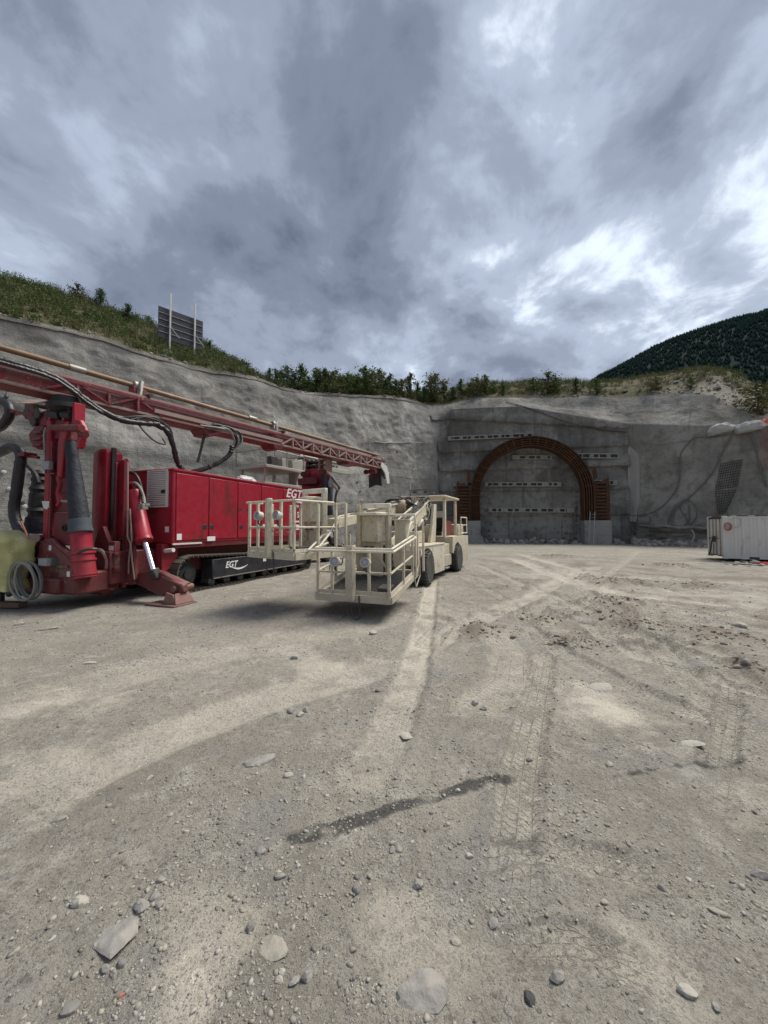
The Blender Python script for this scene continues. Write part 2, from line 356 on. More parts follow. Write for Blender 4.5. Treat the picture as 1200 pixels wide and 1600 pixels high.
# ------------------------------------------------------------------ ground of the working pit
TRK = [  # pixel path, width m, pale, rut depth, tread strength
    ([(676,905),(666,960),(656,1010),(640,1070),(600,1170),(545,1270),(500,1350),(455,1450)], 0.36, 0.9, 0.022, 0.25),
    ([(656,1015),(700,992),(760,962),(830,930),(900,895),(960,880)], 0.55, 0.7, 0.02, 0.35),
    ([(855,1010),(842,1070),(830,1130),(812,1220),(803,1330),(792,1450),(786,1640)], 0.27, 0.5, 0.018, 1.0),
    ([(1010,940),(1032,1010),(1075,1055),(1125,1105),(1180,1165),(1260,1260)], 0.42, 0.42, 0.018, 0.8),
    ([(690,1372),(800,1325),(900,1340),(1010,1362),(1110,1368)], 0.20, 0.4, 0.012, 1.0),
    ([(760,1520),(810,1475),(900,1470),(980,1505),(1060,1560)], 0.16, 0.35, 0.012, 0.9),
    ([(1220,948),(1080,938),(960,925),(860,895),(790,868)], 0.8, 0.75, 0.03, 0.3),
    ([(1220,915),(1080,905),(960,900),(880,885),(800,862)], 0.7, 0.65, 0.03, 0.3),
    ([(740,880),(800,905),(880,935),(960,975),(1010,1040)], 0.4, 0.5, 0.02, 0.6),
    ([(1000,860),(960,890),(900,930),(830,985),(790,1020)], 0.45, 0.45, 0.02, 0.6),
    ([(-40,1300),(100,1225),(250,1155),(400,1100),(540,1060),(650,1020)], 0.62, 0.62, 0.012, 0.1),
    ([(-40,1120),(200,1052),(400,1010),(560,980),(660,955)], 0.9, 0.38, 0.012, 0.1),
    ([(1140,1050),(1135,1110),(1120,1200),(1105,1300)], 0.22, 0.35, 0.01, 0.8),
    ([(720,900),(790,935),(850,990),(855,1020)], 0.3, 0.35, 0.012, 0.8),
]
_tr = random.Random(12)
for _ in range(26):
    _x, _y, _a, _c = _tr.uniform(760, 1180), _tr.uniform(872, 1010), _tr.uniform(-1.2, 1.2), _tr.uniform(-0.5, 0.5)
    _p = G(_x, _y); _q = []
    for _k in range(6):
        _aa = _a + _c * (_k - 2.5) * 0.4; _q.append((_p.x + math.sin(_aa) * (_k - 2.5) * 1.1, _p.y + math.cos(_aa) * (_k - 2.5) * 1.1))
    TRK.append((_q, _tr.uniform(0.28, 0.5), _tr.uniform(0.2, 0.55), _tr.uniform(0.012, 0.03), _tr.uniform(0.3, 0.8)))
TRKW = [([tuple(G(*q)[:2]) if i < 14 else q for q in p], wd, pl, dp, tr) for i, (p, wd, pl, dp, tr) in enumerate(TRK)]
STAINS = [([(455,1318),(500,1306),(560,1287),(620,1268),(690,1248),(750,1226),(800,1212)], 0.07, 0.95),
          ([(960,1215),(1020,1202),(1090,1190),(1160,1182)], 0.06, 0.75)]
STAINW = [([tuple(G(*q)[:2]) for q in p], wd, k) for p, wd, k in STAINS]
MOUNDS = [(G(*q)[:2], r, h) for q, r, h in [((745,990),0.55,0.16),((775,985),0.35,0.12),((905,1000),0.5,0.10),((955,960),0.8,0.14),((960,940),0.7,0.15),
          ((840,965),0.5,0.10),((1010,975),0.5,0.09),((1050,885),0.9,0.16),((1085,915),0.8,0.12),((985,910),0.9,0.13),((1150,1000),0.6,0.10),((1165,1040),0.3,0.09),
          ((880,1005),0.25,0.07),((930,905),0.7,0.12),((870,870),1.2,0.12),((1110,985),0.4,0.08)]]
PALES = [(G(*q)[:2], r, k) for q, r, k in [((930,1100),0.55,0.9),((840,1100),0.35,0.6),((60,1095),0.6,0.8),((160,1090),0.4,0.6),((500,1045),0.5,0.7),((290,1555),0.22,0.9),((350,1500),0.2,0.6),((620,1455),0.2,0.5),((1010,1500),0.22,0.6),((1160,1240),0.3,0.5),((430,1010),0.7,0.5),((900,900),2.2,0.6),((1100,930),1.8,0.5),((560,1230),0.25,0.5),((60,1210),0.5,0.6),((300,1440),0.2,0.5),((700,1480),0.2,0.4)]]
def seg_dist(x, y, pts):
    best = np.full(x.shape, 1e9); bs = np.zeros(x.shape); bt = np.zeros(x.shape); acc = 0.0
    for (ax, ay), (bx_, by_) in zip(pts[:-1], pts[1:]):
        dx, dy = bx_ - ax, by_ - ay; ln = math.hypot(dx, dy)
        t = np.clip(((x - ax) * dx + (y - ay) * dy) / (ln * ln), 0, 1)
        ex, ey = x - ax - t * dx, y - ay - t * dy; d = np.hypot(ex, ey); k = d < best
        sgn = np.sign(dx * ey - dy * ex)
        best = np.where(k, d, best); bs = np.where(k, acc + t * ln, bs); bt = np.where(k, d * sgn, bt); acc += ln
    return best, bs, bt, acc
def ground_fields(x, y):
    x, y = np.asarray(x, float), np.asarray(y, float)
    h = 0.05 * fbm(x * 0.22, y * 0.22, 1.5, 3) + 0.022 * fbm(x * 1.1, y * 1.1, 4.2, 4) + 0.012 * fbm(x * 5.2, y * 5.2, 2.2, 4, 0.7)
    far = sstep(6, 16, y) * (1 - sstep(60, 120, np.hypot(x, y)))
    h = h + far * (0.05 * fbm(x * 0.9, y * 0.9, 9.1, 4) + 0.03 * np.abs(fbm(x * 2.1, y * 0.8, 3.3, 3)))
    pale = np.zeros_like(x); ts = np.zeros_like(x); tt = np.zeros_like(x); tm = np.zeros_like(x); brown = np.zeros_like(x); dark = np.zeros_like(x)
    churn = sstep(1.0, 4.0, x) * sstep(4.5, 7, y) * (1 - sstep(17, 24, y)); brown = 0.95 * churn * sstep(-0.05, 0.28, fbm(x * 0.8, y * 0.8, 12.5, 4, 0.6))
    h = h + 0.035 * churn * fbm(x * 2.4, y * 2.4, 15.1, 4, 0.6)
    rag = fbm(x * 2.6, y * 2.6, 7.7, 3); rag2 = fbm(x * 7, y * 7, 1.7, 3)
    for (mx, my), r, mh in MOUNDS:
        d = np.hypot(x - mx, (y - my) * 1.3) / r; k = np.exp(-d * d * 1.6)
        h = h + mh * k * (0.75 + 0.9 * fbm(x * 4.5, y * 4.5, 6.6, 4, 0.65)); brown = np.maximum(brown, np.clip(k * (1.25 + 1.2 * rag), 0, 1) * 0.9)
    for pts, wd, pl, dp, tr in TRKW:
        hw = wd / 2; bx0, bx1, by0, by1 = min(p[0] for p in pts) - 3 * wd, max(p[0] for p in pts) + 3 * wd, min(p[1] for p in pts) - 3 * wd, max(p[1] for p in pts) + 3 * wd
        ii = np.where((x > bx0) & (x < bx1) & (y > by0) & (y < by1))[0]
        if not len(ii): continue
        H_, P_, B_, TM, TS, TT = h, pale, brown, tm, ts, tt; h, pale, brown, tm, ts, tt = h[ii], pale[ii], brown[ii], tm[ii], ts[ii], tt[ii]; RG, RG2 = rag, rag2; rag, rag2 = rag[ii], rag2[ii]
        d, s_, t_, ln = seg_dist(x[ii], y[ii], pts)
        d = d + rag2 * 0.04 + rag * 0.04
        k = 1 - sstep(hw * 0.7, hw * 1.15, d); ends = sstep(0, 0.5, s_) * (1 - sstep(ln * 0.72, ln, s_)); k = k * ends
        h = h - dp * 1.5 * k + dp * 1.3 * np.exp(-((d - hw * 1.2) / (0.28 * hw)) ** 2) * (0.5 + rag) * ends
        pale = np.maximum(pale, k * pl * np.clip(0.95 + 0.9 * rag + 0.5 * rag2, 0.1, 1)); brown = brown * (1 - 0.75 * k)
        w_ = k * tr; sel = w_ > tm; tm = np.where(sel, w_, tm); ts = np.where(sel, s_, ts); tt = np.where(sel, t_ / hw, tt)
        H_[ii], P_[ii], B_[ii], TM[ii], TS[ii], TT[ii] = h, pale, brown, tm, ts, tt; h, pale, brown, tm, ts, tt = H_, P_, B_, TM, TS, TT; rag, rag2 = RG, RG2
    for (mx, my), r, kk in PALES:
        d = np.hypot(x - mx, y - my) / r; pale = np.maximum(pale, kk * np.clip((1 - d) * 1.2 + 1.3 * rag + 0.8 * rag2, 0, 1) * (d < 1.6))
    for pts, wd, kk in STAINW:
        d, s_, t_, ln = seg_dist(x, y, pts); d = d + rag2 * 0.07 + rag * 0.04
        dark = np.maximum(dark, kk * (1 - sstep(wd * 0.3, wd * 1.1, d)) * np.clip(0.75 + 1.2 * rag2, 0, 1))
    return h, pale, brown, dark, ts, tt, tm
def Hg(x, y): return float(ground_fields(np.array([x]), np.array([y]))[0][0])
def axis(lo, hi, c, fine, g, big=1.16, lim=60):
    def go(end):
        o, d = [], 0.0
        while d < end:
            st = max(fine, g * d) if d < lim else d * (big - 1); d += st; o.append(d)
        return o
    return np.array([c - q for q in go(c - lo)][::-1] + [c] + [c + q for q in go(hi - c)])
gx = axis(-1800, 1800, 0.0, 0.030, 0.0165); gy = np.concatenate([axis(-1800, 0.9, 0.9, 0.1, 0.16), axis(0.925, 1800, 0.925, 0.026, 0.0135)])
GX, GY = np.meshgrid(gx, gy, indexing='ij')
gi = np.where((np.hypot(GX, GY).ravel() < 62) & (GY.ravel() > -25))[0]; _z = [np.zeros(GX.size) for _ in range(7)]
for _a, _b in zip(_z, ground_fields(GX.ravel()[gi], GY.ravel()[gi])): _a[gi] = _b
gh, gpale, gbrown, gdark, gts, gtt, gtm = _z
g = NB('pit_ground_earth')
pale, brown, dark, tts, ttt, ttm = [g.attr(a) for a in ('pale', 'brown', 'dark', 'tread_s', 'tread_t', 'tread_m')]
n1, n2, n3 = g.noise(0.55, 5, 0.6), g.noise(3.2, 8, 0.68), g.noise(19, 8, 0.7)
nf = g.noise(85, 4, 0.7)
c = g.mix(g.rng(n1, 0.38, 0.62), (0.255, 0.233, 0.192), (0.365, 0.336, 0.282))
c = g.mix(g.rng(n2, 0.42, 0.60), c, (0.32, 0.294, 0.248))
c = g.mix(g.m_('MULTIPLY', g.rng(n2, 0.52, 0.66), 0.7), c, (0.45, 0.42, 0.355))
gry = g.m_('MULTIPLY', g.rng(g.noise(1.3, 6, 0.7, g.map(loc=(5, 3, 0))), 0.52, 0.68), 0.75)
c = g.mix(gry, c, (0.262, 0.255, 0.24))
c = g.mix(g.m_('MULTIPLY', pale, 0.95), c, (0.59, 0.54, 0.44))
c = g.mix(g.m_('MULTIPLY', brown, 0.85), c, (0.205, 0.162, 0.115))
vcol = g.vor(42, 'F1', out='Color'); vsep = g.n('ShaderNodeSeparateColor'); g.L(vcol, vsep.inputs[0])
vd = g.vor(42); stone = g.m_('MULTIPLY', g.rng(vd, 0.42, 0.30), g.rng(vsep.outputs[0], 0.60, 0.66))
stone = g.m_('MULTIPLY', stone, g.rng(n2, 0.40, 0.56)); stone = g.m_('MULTIPLY', stone, g.m_('SUBTRACT', 1.0, g.m_('MULTIPLY', pale, 0.7)))
sc_ = g.mix(vsep.outputs[1], (0.19, 0.185, 0.175), (0.46, 0.445, 0.41))
c = g.mix(g.m_('MULTIPLY', stone, 0.85), c, sc_)
v2 = g.vor(95, 'F1', out='Color'); v2s = g.n('ShaderNodeSeparateColor'); g.L(v2, v2s.inputs[0]); st2 = g.m_('MULTIPLY', g.rng(g.vor(95), 0.45, 0.30), g.rng(v2s.outputs[0], 0.42, 0.50)); st2 = g.m_('MULTIPLY', st2, g.rng(g.noise(2.1, 5, 0.65, g.map(loc=(2, 7, 1))), 0.40, 0.54))
c = g.mix(g.m_('MULTIPLY', st2, 0.75), c, g.mix(v2s.outputs[1], (0.17, 0.162, 0.145), (0.48, 0.455, 0.405)))
wv = g.n('ShaderNodeVectorMath', operation='MULTIPLY_ADD'); g.L(g.n('ShaderNodeTexNoise').outputs['Color'], wv.inputs[0]); wv.inputs[1].default_value = (0.05, 0.05, 0.05); g.L(g.co, wv.inputs[2])
v3 = g.vor(15, 'F1', wv.outputs[0], 'Color'); v3s = g.n('ShaderNodeSeparateColor'); g.L(v3, v3s.inputs[0]); st3 = g.m_('MULTIPLY', g.rng(g.vor(15, 'F1', wv.outputs[0]), 0.40, 0.32), g.rng(v3s.outputs[0], 0.80, 0.84)); st3 = g.m_('MULTIPLY', st3, g.rng(n3, 0.62, 0.45)); st3 = g.m_('MULTIPLY', st3, g.m_('SUBTRACT', 1.0, pale, clamp=True))
c = g.mix(g.m_('MULTIPLY', st3, 0.7), c, g.mix(v3s.outputs[1], (0.21, 0.20, 0.185), (0.40, 0.38, 0.335)))
npl = g.m_('SUBTRACT', 1.0, g.m_('MULTIPLY', pale, 0.7))
c = g.mix(g.m_('MULTIPLY', g.m_('MULTIPLY', g.rng(n3, 0.48, 0.66), 0.65), npl), c, (0.185, 0.165, 0.132))
c = g.mix(g.m_('MULTIPLY', g.m_('MULTIPLY', g.rng(nf, 0.45, 0.70), 0.5), npl), c, (0.155, 0.14, 0.115))
dkm = g.rng(g.m_('ADD', dark, g.m_('MULTIPLY', g.m_('SUBTRACT', n3, 0.5), 0.9)), 0.22, 0.75)
c = g.mix(g.m_('MULTIPLY', g.m_('MULTIPLY', dkm, g.rng(dark, 0.02, 0.2)), 0.85), c, (0.055, 0.054, 0.052))
# tyre lugs pressed into the dust
lug = g.m_('ADD', g.m_('DIVIDE', tts, 0.062), g.m_('MULTIPLY', g.m_('SINE', g.m_('MULTIPLY', ttt, 9.0)), 0.28))
lg = g.m_('ABSOLUTE', g.m_('SINE', g.m_('MULTIPLY', lug, math.pi)))
lg = g.rng(lg, 0.12, 0.42)
gro = g.rng(g.m_('ABSOLUTE', g.m_('SINE', g.m_('MULTIPLY', ttt, 5.2))), 0.05, 0.25)
tmk = g.m_('MULTIPLY', g.m_('MULTIPLY', ttm, g.rng(n2, 0.32, 0.50)), g.rng(g.noise(1.6, 4, 0.6, g.map(loc=(8, 1, 4))), 0.26, 0.46))
tread = g.m_('MULTIPLY', g.m_('MULTIPLY', lg, gro), tmk)
trd = g.m_('MULTIPLY', g.m_('SUBTRACT', tmk, tread), 0.24)
c = g.mix(trd, c, (0.15, 0.135, 0.11))
nor = g.bump(g.m_('ADD', g.m_('MULTIPLY', n2, 0.045), g.m_('MULTIPLY', n3, 0.024)), 1.0)
nor = g.bump(stone, 0.008, nor); nor = g.bump(st2, 0.005, nor); nor = g.bump(st3, 0.012, nor); nor = g.bump(tread, 0.016, nor); nor = g.bump(nf, 0.009, nor)
ground = tag(link('ground', npmesh('ground', np.stack([GX.ravel(), GY.ravel(), gh], 1), gridfaces(len(gx), len(gy)), g.done(c, 0.93, nor),
    attrs=dict(pale=gpale, brown=gbrown, dark=gdark, tread_s=gts, tread_t=gtt, tread_m=gtm))), kind='structure')

# ------------------------------------------------------------------ shotcrete pit walls and the hillside above them
CORN = [Vector((-34, 0.0)), Vector((6.3, 40.3)), Vector((23.5, 36.64)), Vector((42, 16.2))]
SEG = [(b - a).length for a, b in zip(CORN[:-1], CORN[1:])]
U1, U2, U3 = SEG[0], SEG[0] + SEG[1], sum(SEG)
TAN = [(b - a).normalized() for a, b in zip(CORN[:-1], CORN[1:])]
def base_at(u):
    u = np.asarray(u, float)
    x = np.interp(u, [0, U1, U2, U3], [q.x for q in CORN]); y = np.interp(u, [0, U1, U2, U3], [q.y for q in CORN])
    ang = [math.atan2(t.y, t.x) for t in TAN]
    a = ang[0] + (ang[1] - ang[0]) * sstep(U1 - 2.5, U1 + 2.5, u) + (ang[2] - ang[1]) * sstep(U2 - 2, U2 + 4, u)
    return x, y, -np.sin(a), np.cos(a)
def crest(u):  # height and setback of the shotcrete edge
    z = np.interp(u, [0, 22, 34, 42, 48, U1, U1+4, U1+9, U2-3, U2+2, U2+6, U2+9, U3], [12.2, 12.3, 12.5, 12.9, 14.2, 15.6, 15.8, 15.6, 15.4, 14.8, 13.5, 9.9, 9.5])
    s = np.interp(u, [0, 40, U1, U1+4, U2-2, U2+3, U2+7, U2+10, U3], [2.9, 2.9, 3.0, 2.4, 3.2, 3.6, 2.6, 0.7, 0.7])
    z = z + (0.4 * fbm(np.asarray(u) * 0.2, 3.1, 1.0, 2) + 0.12 * fbm(np.asarray(u) * 0.8, 7.7, 2.0, 3)) * (1 - 0.8 * sstep(U2 + 5, U2 + 9, u))
    return z, s
def toe(u, z):  # setback of the wall at height z (left: battered; portal: near vertical lifts; right: vertical)
    zc, sc = crest(u)
    kink = np.interp(u, [0, U1-3, U1+1, U1+8, U2, U2+6, U2+9, U3], [5.7, 6.5, 14.2, 14.0, 11.6, 10.2, 9.6, 9.3])
    s_k = np.interp(u, [0, U1-3, U1+1, U2, U3], [0.55, 0.7, 0.5, 0.3, 0.6])
    lo = s_k * np.clip(z / kink, 0, 1); hi = (sc - s_k) * np.clip((z - kink) / np.maximum(zc - kink, 0.3), 0, 1)
    return lo + hi, kink
LIFTS = [(7.45, 0.34), (9.45, 0.24), (12.2, 0.32), (5.25, 0.16), (2.75, 0.16)]
def wall_mesh(name, u0, u1, du, dz, mt, amp, lifts=False):
    us = np.arange(u0, u1 + du / 2, du); nv = int(17.2 / dz); V = np.linspace(0, 1, nv)
    U, W = np.meshgrid(us, V, indexing='ij'); zc, _ = crest(U); Zz = -0.4 + (zc + 0.4) * W
    x, y, nx, ny = base_at(U); s, kink = toe(U, Zz)
    zk = Zz
    d = amp * (0.55 * fbm(U * 0.16, Zz * 0.2, 3.0, 3) + 0.20 * fbm(U * 0.42, Zz * 0.55, 8.0, 4) + 0.12 * fbm(U * 1.9, Zz * 1.9, 5.0, 4))
    up = sstep(-0.5, 1.5, Zz - kink); d = d * (0.45 + 0.9 * up)
    if lifts:
        d = d * 0.45
        for zl, st in LIFTS:
            zl2 = zl + 0.16 * fbm(U * 1.3, zl, 2.0, 4, 0.65) + (0.9 - 0.115 * (U - U1)) * (zl > 12)
            d = d - st * sstep(-0.035, 0.05, Zz - zl2) * (1 - sstep(0.25, 1.5, Zz - zl2)) * (1 - 0.35 * sstep(-.2, .3, fbm(U * 0.9, zl, 5.0, 3)))
        lip = 14.6 - 0.185 * (U - U1 - 8); d = d + 0.35 * sstep(-0.06, 0.1, Zz - lip) * sstep(U1 + 6, U1 + 8, U) * (1 - sstep(U2 - 0.6, U2, U))
    # undercut rubble zone at the foot of the right-hand wall
    d = d + 0.5 * (1 - sstep(1.0, 1.35, Zz + 0.12 * fbm(U * 1.6, 3.3, 1.0, 3))) * sstep(U2 + 0.5, U2 + 2.0, U) * (0.7 + fbm(U * 1.5, Zz * 2.5, 4.0, 4))
    d = d * (1 - sstep(0.90, 1.0, W))
    s = s + d
    co = np.stack([x + nx * s, y + ny * s, Zz], -1).reshape(-1, 3)
    me = npmesh(name, co, gridfaces(len(us), nv), mt, attrs=dict(wall_u=U.ravel(), wall_k=(Zz - kink).ravel()))
    return link(name, me)
def shotcrete(name, base, light, darkc, stain=0.5):
    q = NB(name); co = q.co
    u = q.attr('wall_u'); k = q.attr('wall_k'); sp = q.n('ShaderNodeSeparateXYZ'); q.L(co, sp.inputs[0])
    uz = q.n('ShaderNodeCombineXYZ'); q.L(u, uz.inputs[0]); q.L(sp.outputs[2], uz.inputs[1]); uz = uz.outputs[0]
    def mp(sc):
        r = q.n('ShaderNodeMapping'); r.inputs['Scale'].default_value = sc; q.L(uz, r.inputs[0]); return r.outputs[0]
    a, b_, d = q.noise(0.35, 6, 0.6), q.noise(1.7, 8, 0.66), q.noise(11, 6, 0.7)
    streak = q.noise(1.0, 6, 0.6, mp((1.9, 0.16, 1)), 0.4); hz = q.noise(1.0, 6, 0.65, mp((0.25, 2.6, 1)), 0.3)
    c = q.mix(q.rng(a, 0.36, 0.64), base, light)
    c = q.mix(q.m_('MULTIPLY', q.rng(b_, 0.44, 0.74), 0.7), c, darkc)
    c = q.mix(q.m_('MULTIPLY', q.rng(q.noise(0.16, 4, 0.6, q.map(loc=(11, 2, 5)), 0.6), 0.50, 0.60), 0.6), c, darkc)
    c = q.mix(q.m_('MULTIPLY', q.rng(streak, 0.52, 0.72), stain), c, darkc)
    c = q.mix(q.m_('MULTIPLY', q.rng(streak, 0.42, 0.28), stain * 0.7), c, light)
    c = q.mix(q.m_('MULTIPLY', q.rng(hz, 0.55, 0.75), 0.35), c, light)
    c = q.mix(q.m_('MULTIPLY', q.rng(q.noise(0.7, 5, 0.6, q.map(loc=(3, 9, 2))), 0.60, 0.72), 0.35), c, (base[0] * 1.05, base[1] * 0.93, base[2] * 0.80))
    c = q.mix(q.m_('MULTIPLY', q.rng(d, 0.52, 0.75), 0.4), c, darkc)
    nor = q.bump(b_, 0.2); nor = q.bump(d, 0.07, nor); nor = q.bump(hz, 0.08, nor); nor = q.bump(q.noise(45, 4, 0.6), 0.008, nor)
    return q.done(c, 0.95, nor)
SHOT_L = shotcrete('shotcrete_slope', (0.225, 0.217, 0.198), (0.35, 0.34, 0.312), (0.135, 0.129, 0.115), 0.5)
SHOT_P = shotcrete('shotcrete_portal', (0.175, 0.168, 0.15), (0.29, 0.28, 0.252), (0.085, 0.081, 0.071), 0.7)
SHOT_R = shotcrete('shotcrete_side', (0.225, 0.215, 0.188), (0.34, 0.33, 0.295), (0.12, 0.113, 0.094), 0.55)
left_wall = tag(wall_mesh('shotcrete_slope', 0, U1 + 0.9, 0.22, 0.16, SHOT_L, 1.1), 'long grey shotcrete slope behind the red drill rig', 'slope wall')
portal_wall = tag(wall_mesh('portal_wall', U1 - 0.6, U2 + 0.05, 0.11, 0.085, SHOT_P, 0.5, True), 'dark grey layered shotcrete wall around the rusty tunnel arch', 'wall')
right_wall = tag(wall_mesh('shotcrete_wall', U2, U3, 0.16, 0.11, SHOT_R, 0.8), 'grey shotcrete wall behind the white container, draped with hoses', 'wall')

# hillside: from the shotcrete edge up and back
HS = np.array([0, 0.25, 0.5, 0.9, 1.4, 2, 2.7, 3.5, 4.4, 5.4, 6.5, 7.7, 9, 10.5, 12.5, 15.5, 20, 28, 45, 80])
def hill_z(u, s, x, y):
    zc, _ = crest(u)
    rise = np.interp(s, HS, [0, .16, .3, .52, .85, 1.25, 1.7, 2.3, 2.95, 3.65, 4.4, 5.15, 5.9, 6.55, 7.1, 7.5, 7.5, 7.2, 6, 3])
    rise_r = np.interp(s, HS, [0, .2, .42, .8, 1.25, 1.85, 2.5, 3.3, 4.1, 5.0, 5.9, 6.7, 7.4, 8.0, 8.5, 8.9, 9.2, 9.4, 9, 8])
    rise_p = np.interp(s, HS, [0, .2, .4, .7, 1.05, 1.45, 1.9, 2.4, 2.9, 3.4, 3.85, 4.25, 4.6, 4.9, 5.2, 5.4, 5.5, 5.4, 5, 4])
    wl = 1 - sstep(U1 - 9, U1 + 2, u); wr = sstep(U2 - 4, U2 + 9, u); wp = 1 - wl - wr
    dip = 1 - 0.75 * np.exp(-((u - 45.5) / 6.5) ** 2)
    z = zc + (rise * wl + rise_r * 0.66 * wr + rise_p * wp) * dip
    k = sstep(0, 2.0, s)
    return z + k * (0.5 * fbm(x * 0.35, y * 0.35, 2.0, 4) + 0.25 * fbm(x * 1.1, y * 1.1, 5.0, 3))
def hill_pt(u, s):
    u, s = np.asarray(u, float), np.asarray(s, float)
    x, y, nx, ny = base_at(u); _, sc = crest(u); X, Y = x + nx * (sc + s), y + ny * (sc + s)
    return X, Y, hill_z(u, s, X, Y)
hu = np.arange(0, U3 + 0.1, 0.35); hs = np.concatenate([np.arange(-0.15, 9, 0.3), np.arange(9, 20, 0.8), [24, 30, 40, 55, 80]])
HU, HSS = np.meshgrid(hu, hs, indexing='ij'); hx, hy, hz_ = hill_pt(HU, HSS)
hz_ = hz_ + np.where(HSS < 0, -0.25, 0) + 0.12 * fbm(hx * 2.5, hy * 2.5, 1.1, 3) * sstep(0, 0.6, HSS)
q = NB('hillside_soil'); uu = q.attr('wall_u'); ss_ = q.attr('wall_k')
a, b_, d = q.noise(0.6, 6, 0.65), q.noise(4, 8, 0.7), q.noise(22, 6, 0.7)
c = q.mix(q.rng(a, 0.4, 0.62), (0.085, 0.085, 0.038), (0.145, 0.115, 0.065)); c = q.mix(q.m_('MULTIPLY', q.rng(b_, 0.45, 0.68), 0.7), c, (0.055, 0.07, 0.025))
bare = q.m_('MULTIPLY', q.rng(uu, U2 + 1.0, U2 + 7.0), q.rng(q.m_('ADD', ss_, q.m_('MULTIPLY', a, 5.0)), 8.5, 5.0))
c = q.mix(bare, c, q.mix(q.rng(b_, 0.4, 0.65), (0.215, 0.185, 0.145), (0.33, 0.305, 0.265)))
edge = q.rng(q.m_('ADD', ss_, q.m_('MULTIPLY', b_, 1.2)), 0.95, 0.55); c = q.mix(edge, c, (0.15, 0.14, 0.115))
nor = q.bump(b_, 0.15); nor = q.bump(d, 0.04, nor)
hillside = tag(link('hillside', npmesh('hillside', np.stack([hx, hy, hz_], -1).reshape(-1, 3), gridfaces(len(hu), len(hs)), q.done(c, 0.95, nor),
    attrs=dict(wall_u=HU.ravel(), wall_k=HSS.ravel()))), kind='structure')

# far wooded mountain
mx = np.linspace(250, 2600, 150); my = np.linspace(700, 2600, 90)
MX, MY = np.meshgrid(mx, my, indexing='ij')
def mount_z(x, y):
    px = x / np.maximum(y, 1)                      # a spur that climbs to the right and back
    rid = np.interp(x, [0, 400, 560, 654, 747, 847, 949, 1048, 1150, 1300, 1700, 2600], [-60, 120, 380, 452, 503, 553, 590, 621, 647, 680, 760, 840])
    k = np.exp(-((y - 1150) / 420.0) ** 2); z = rid * k
    return z + 12 * fbm(x / 210, y / 210, 1.0, 4) + 6 * fbm(x / 60, y / 60, 2.0, 3)
q = NB('forest_floor'); c = q.mix(q.rng(q.noise(0.02, 6, 0.6), 0.4, 0.6), (0.009, 0.018, 0.016), (0.012, 0.022, 0.019))
mountain = tag(link('mountain', npmesh('mountain', np.stack([MX, MY, mount_z(MX, MY)], -1).reshape(-1, 3), gridfaces(150, 90), q.done(c, 1.0))), kind='structure')

# ------------------------------------------------------------------ measuring against the built walls
from mathutils.bvhtree import BVHTree
bpy.context.view_layer.update()
DG = bpy.context.evaluated_depsgraph_get()
BV = {k: BVHTree.FromObject(o, DG) for k, o in dict(L=left_wall, P=portal_wall, R=right_wall, H=hillside).items()}
def hit(px, py, which='P', off=0.05):
    r = ray(px, py).normalized(); p, n, _, _ = BV[which].ray_cast(Vector((0, 0, CH)), r)
    if p is None: return None
    return p - r * off
def wall_s(which, o, d):
    p, n, _, _ = BV[which].ray_cast(Vector(o), Vector(d).normalized()); return p

# ------------------------------------------------------------------ tunnel portal
PF = Frame((14.5, 38.56), 12.0)
def portal_part(name, mb, m, parent, **k):
    o = mb.build(name, m, parent, **k); return o
arch = thing('tunnel_arch', PF.wld((0, 0, 0)), 12, label='rusty brown horseshoe steel arch framing the sealed tunnel mouth', cat='tunnel arch')
AY0, AY1, ZS, ZB = -1.55, -0.25, 4.75, 2.25
def arch_path(r, n=30):
    p = [(-r, ZB), (-r, (ZB + ZS) / 2)] + [(-r * math.cos(math.pi * i / n), ZS + r * math.sin(math.pi * i / n)) for i in range(n + 1)] + [(r, (ZB + ZS) / 2), (r, ZB)]
    return p
def arch_band(mb, r0, r1, y0, y1, n=30):
    a, b = arch_path(r0, n), arch_path(r1, n); m = len(a); v = []
    for y in (y0, y1): v += [(x, y, z) for x, z in a] + [(x, y, z) for x, z in b]
    f = []
    for i in range(m - 1):
        f += [(i, i+1, m+i+1, m+i), (2*m+i, 3*m+i, 3*m+i+1, 2*m+i+1), (i, 2*m+i, 2*m+i+1, i+1), (m+i, m+i+1, 3*m+i+1, 3*m+i)]
    f += [(0, m, 3*m, 2*m), (m-1, 3*m-1, 4*m-1, 2*m-1)]
    return mb.add(v, f)
for i, r in enumerate((4.78, 4.99, 5.20, 5.41, 5.62)):
    mb = MB(); arch_band(mb, r - 0.02, r + 0.02, AY0 + 0.02 * (i % 2), AY1)
    arch_band(mb, r - 0.034, r + 0.034, AY0 - 0.03, AY0 + 0.0)
    mb.build('rib', RUST, arch)
rnd = random.Random(3)
NSEG = 22
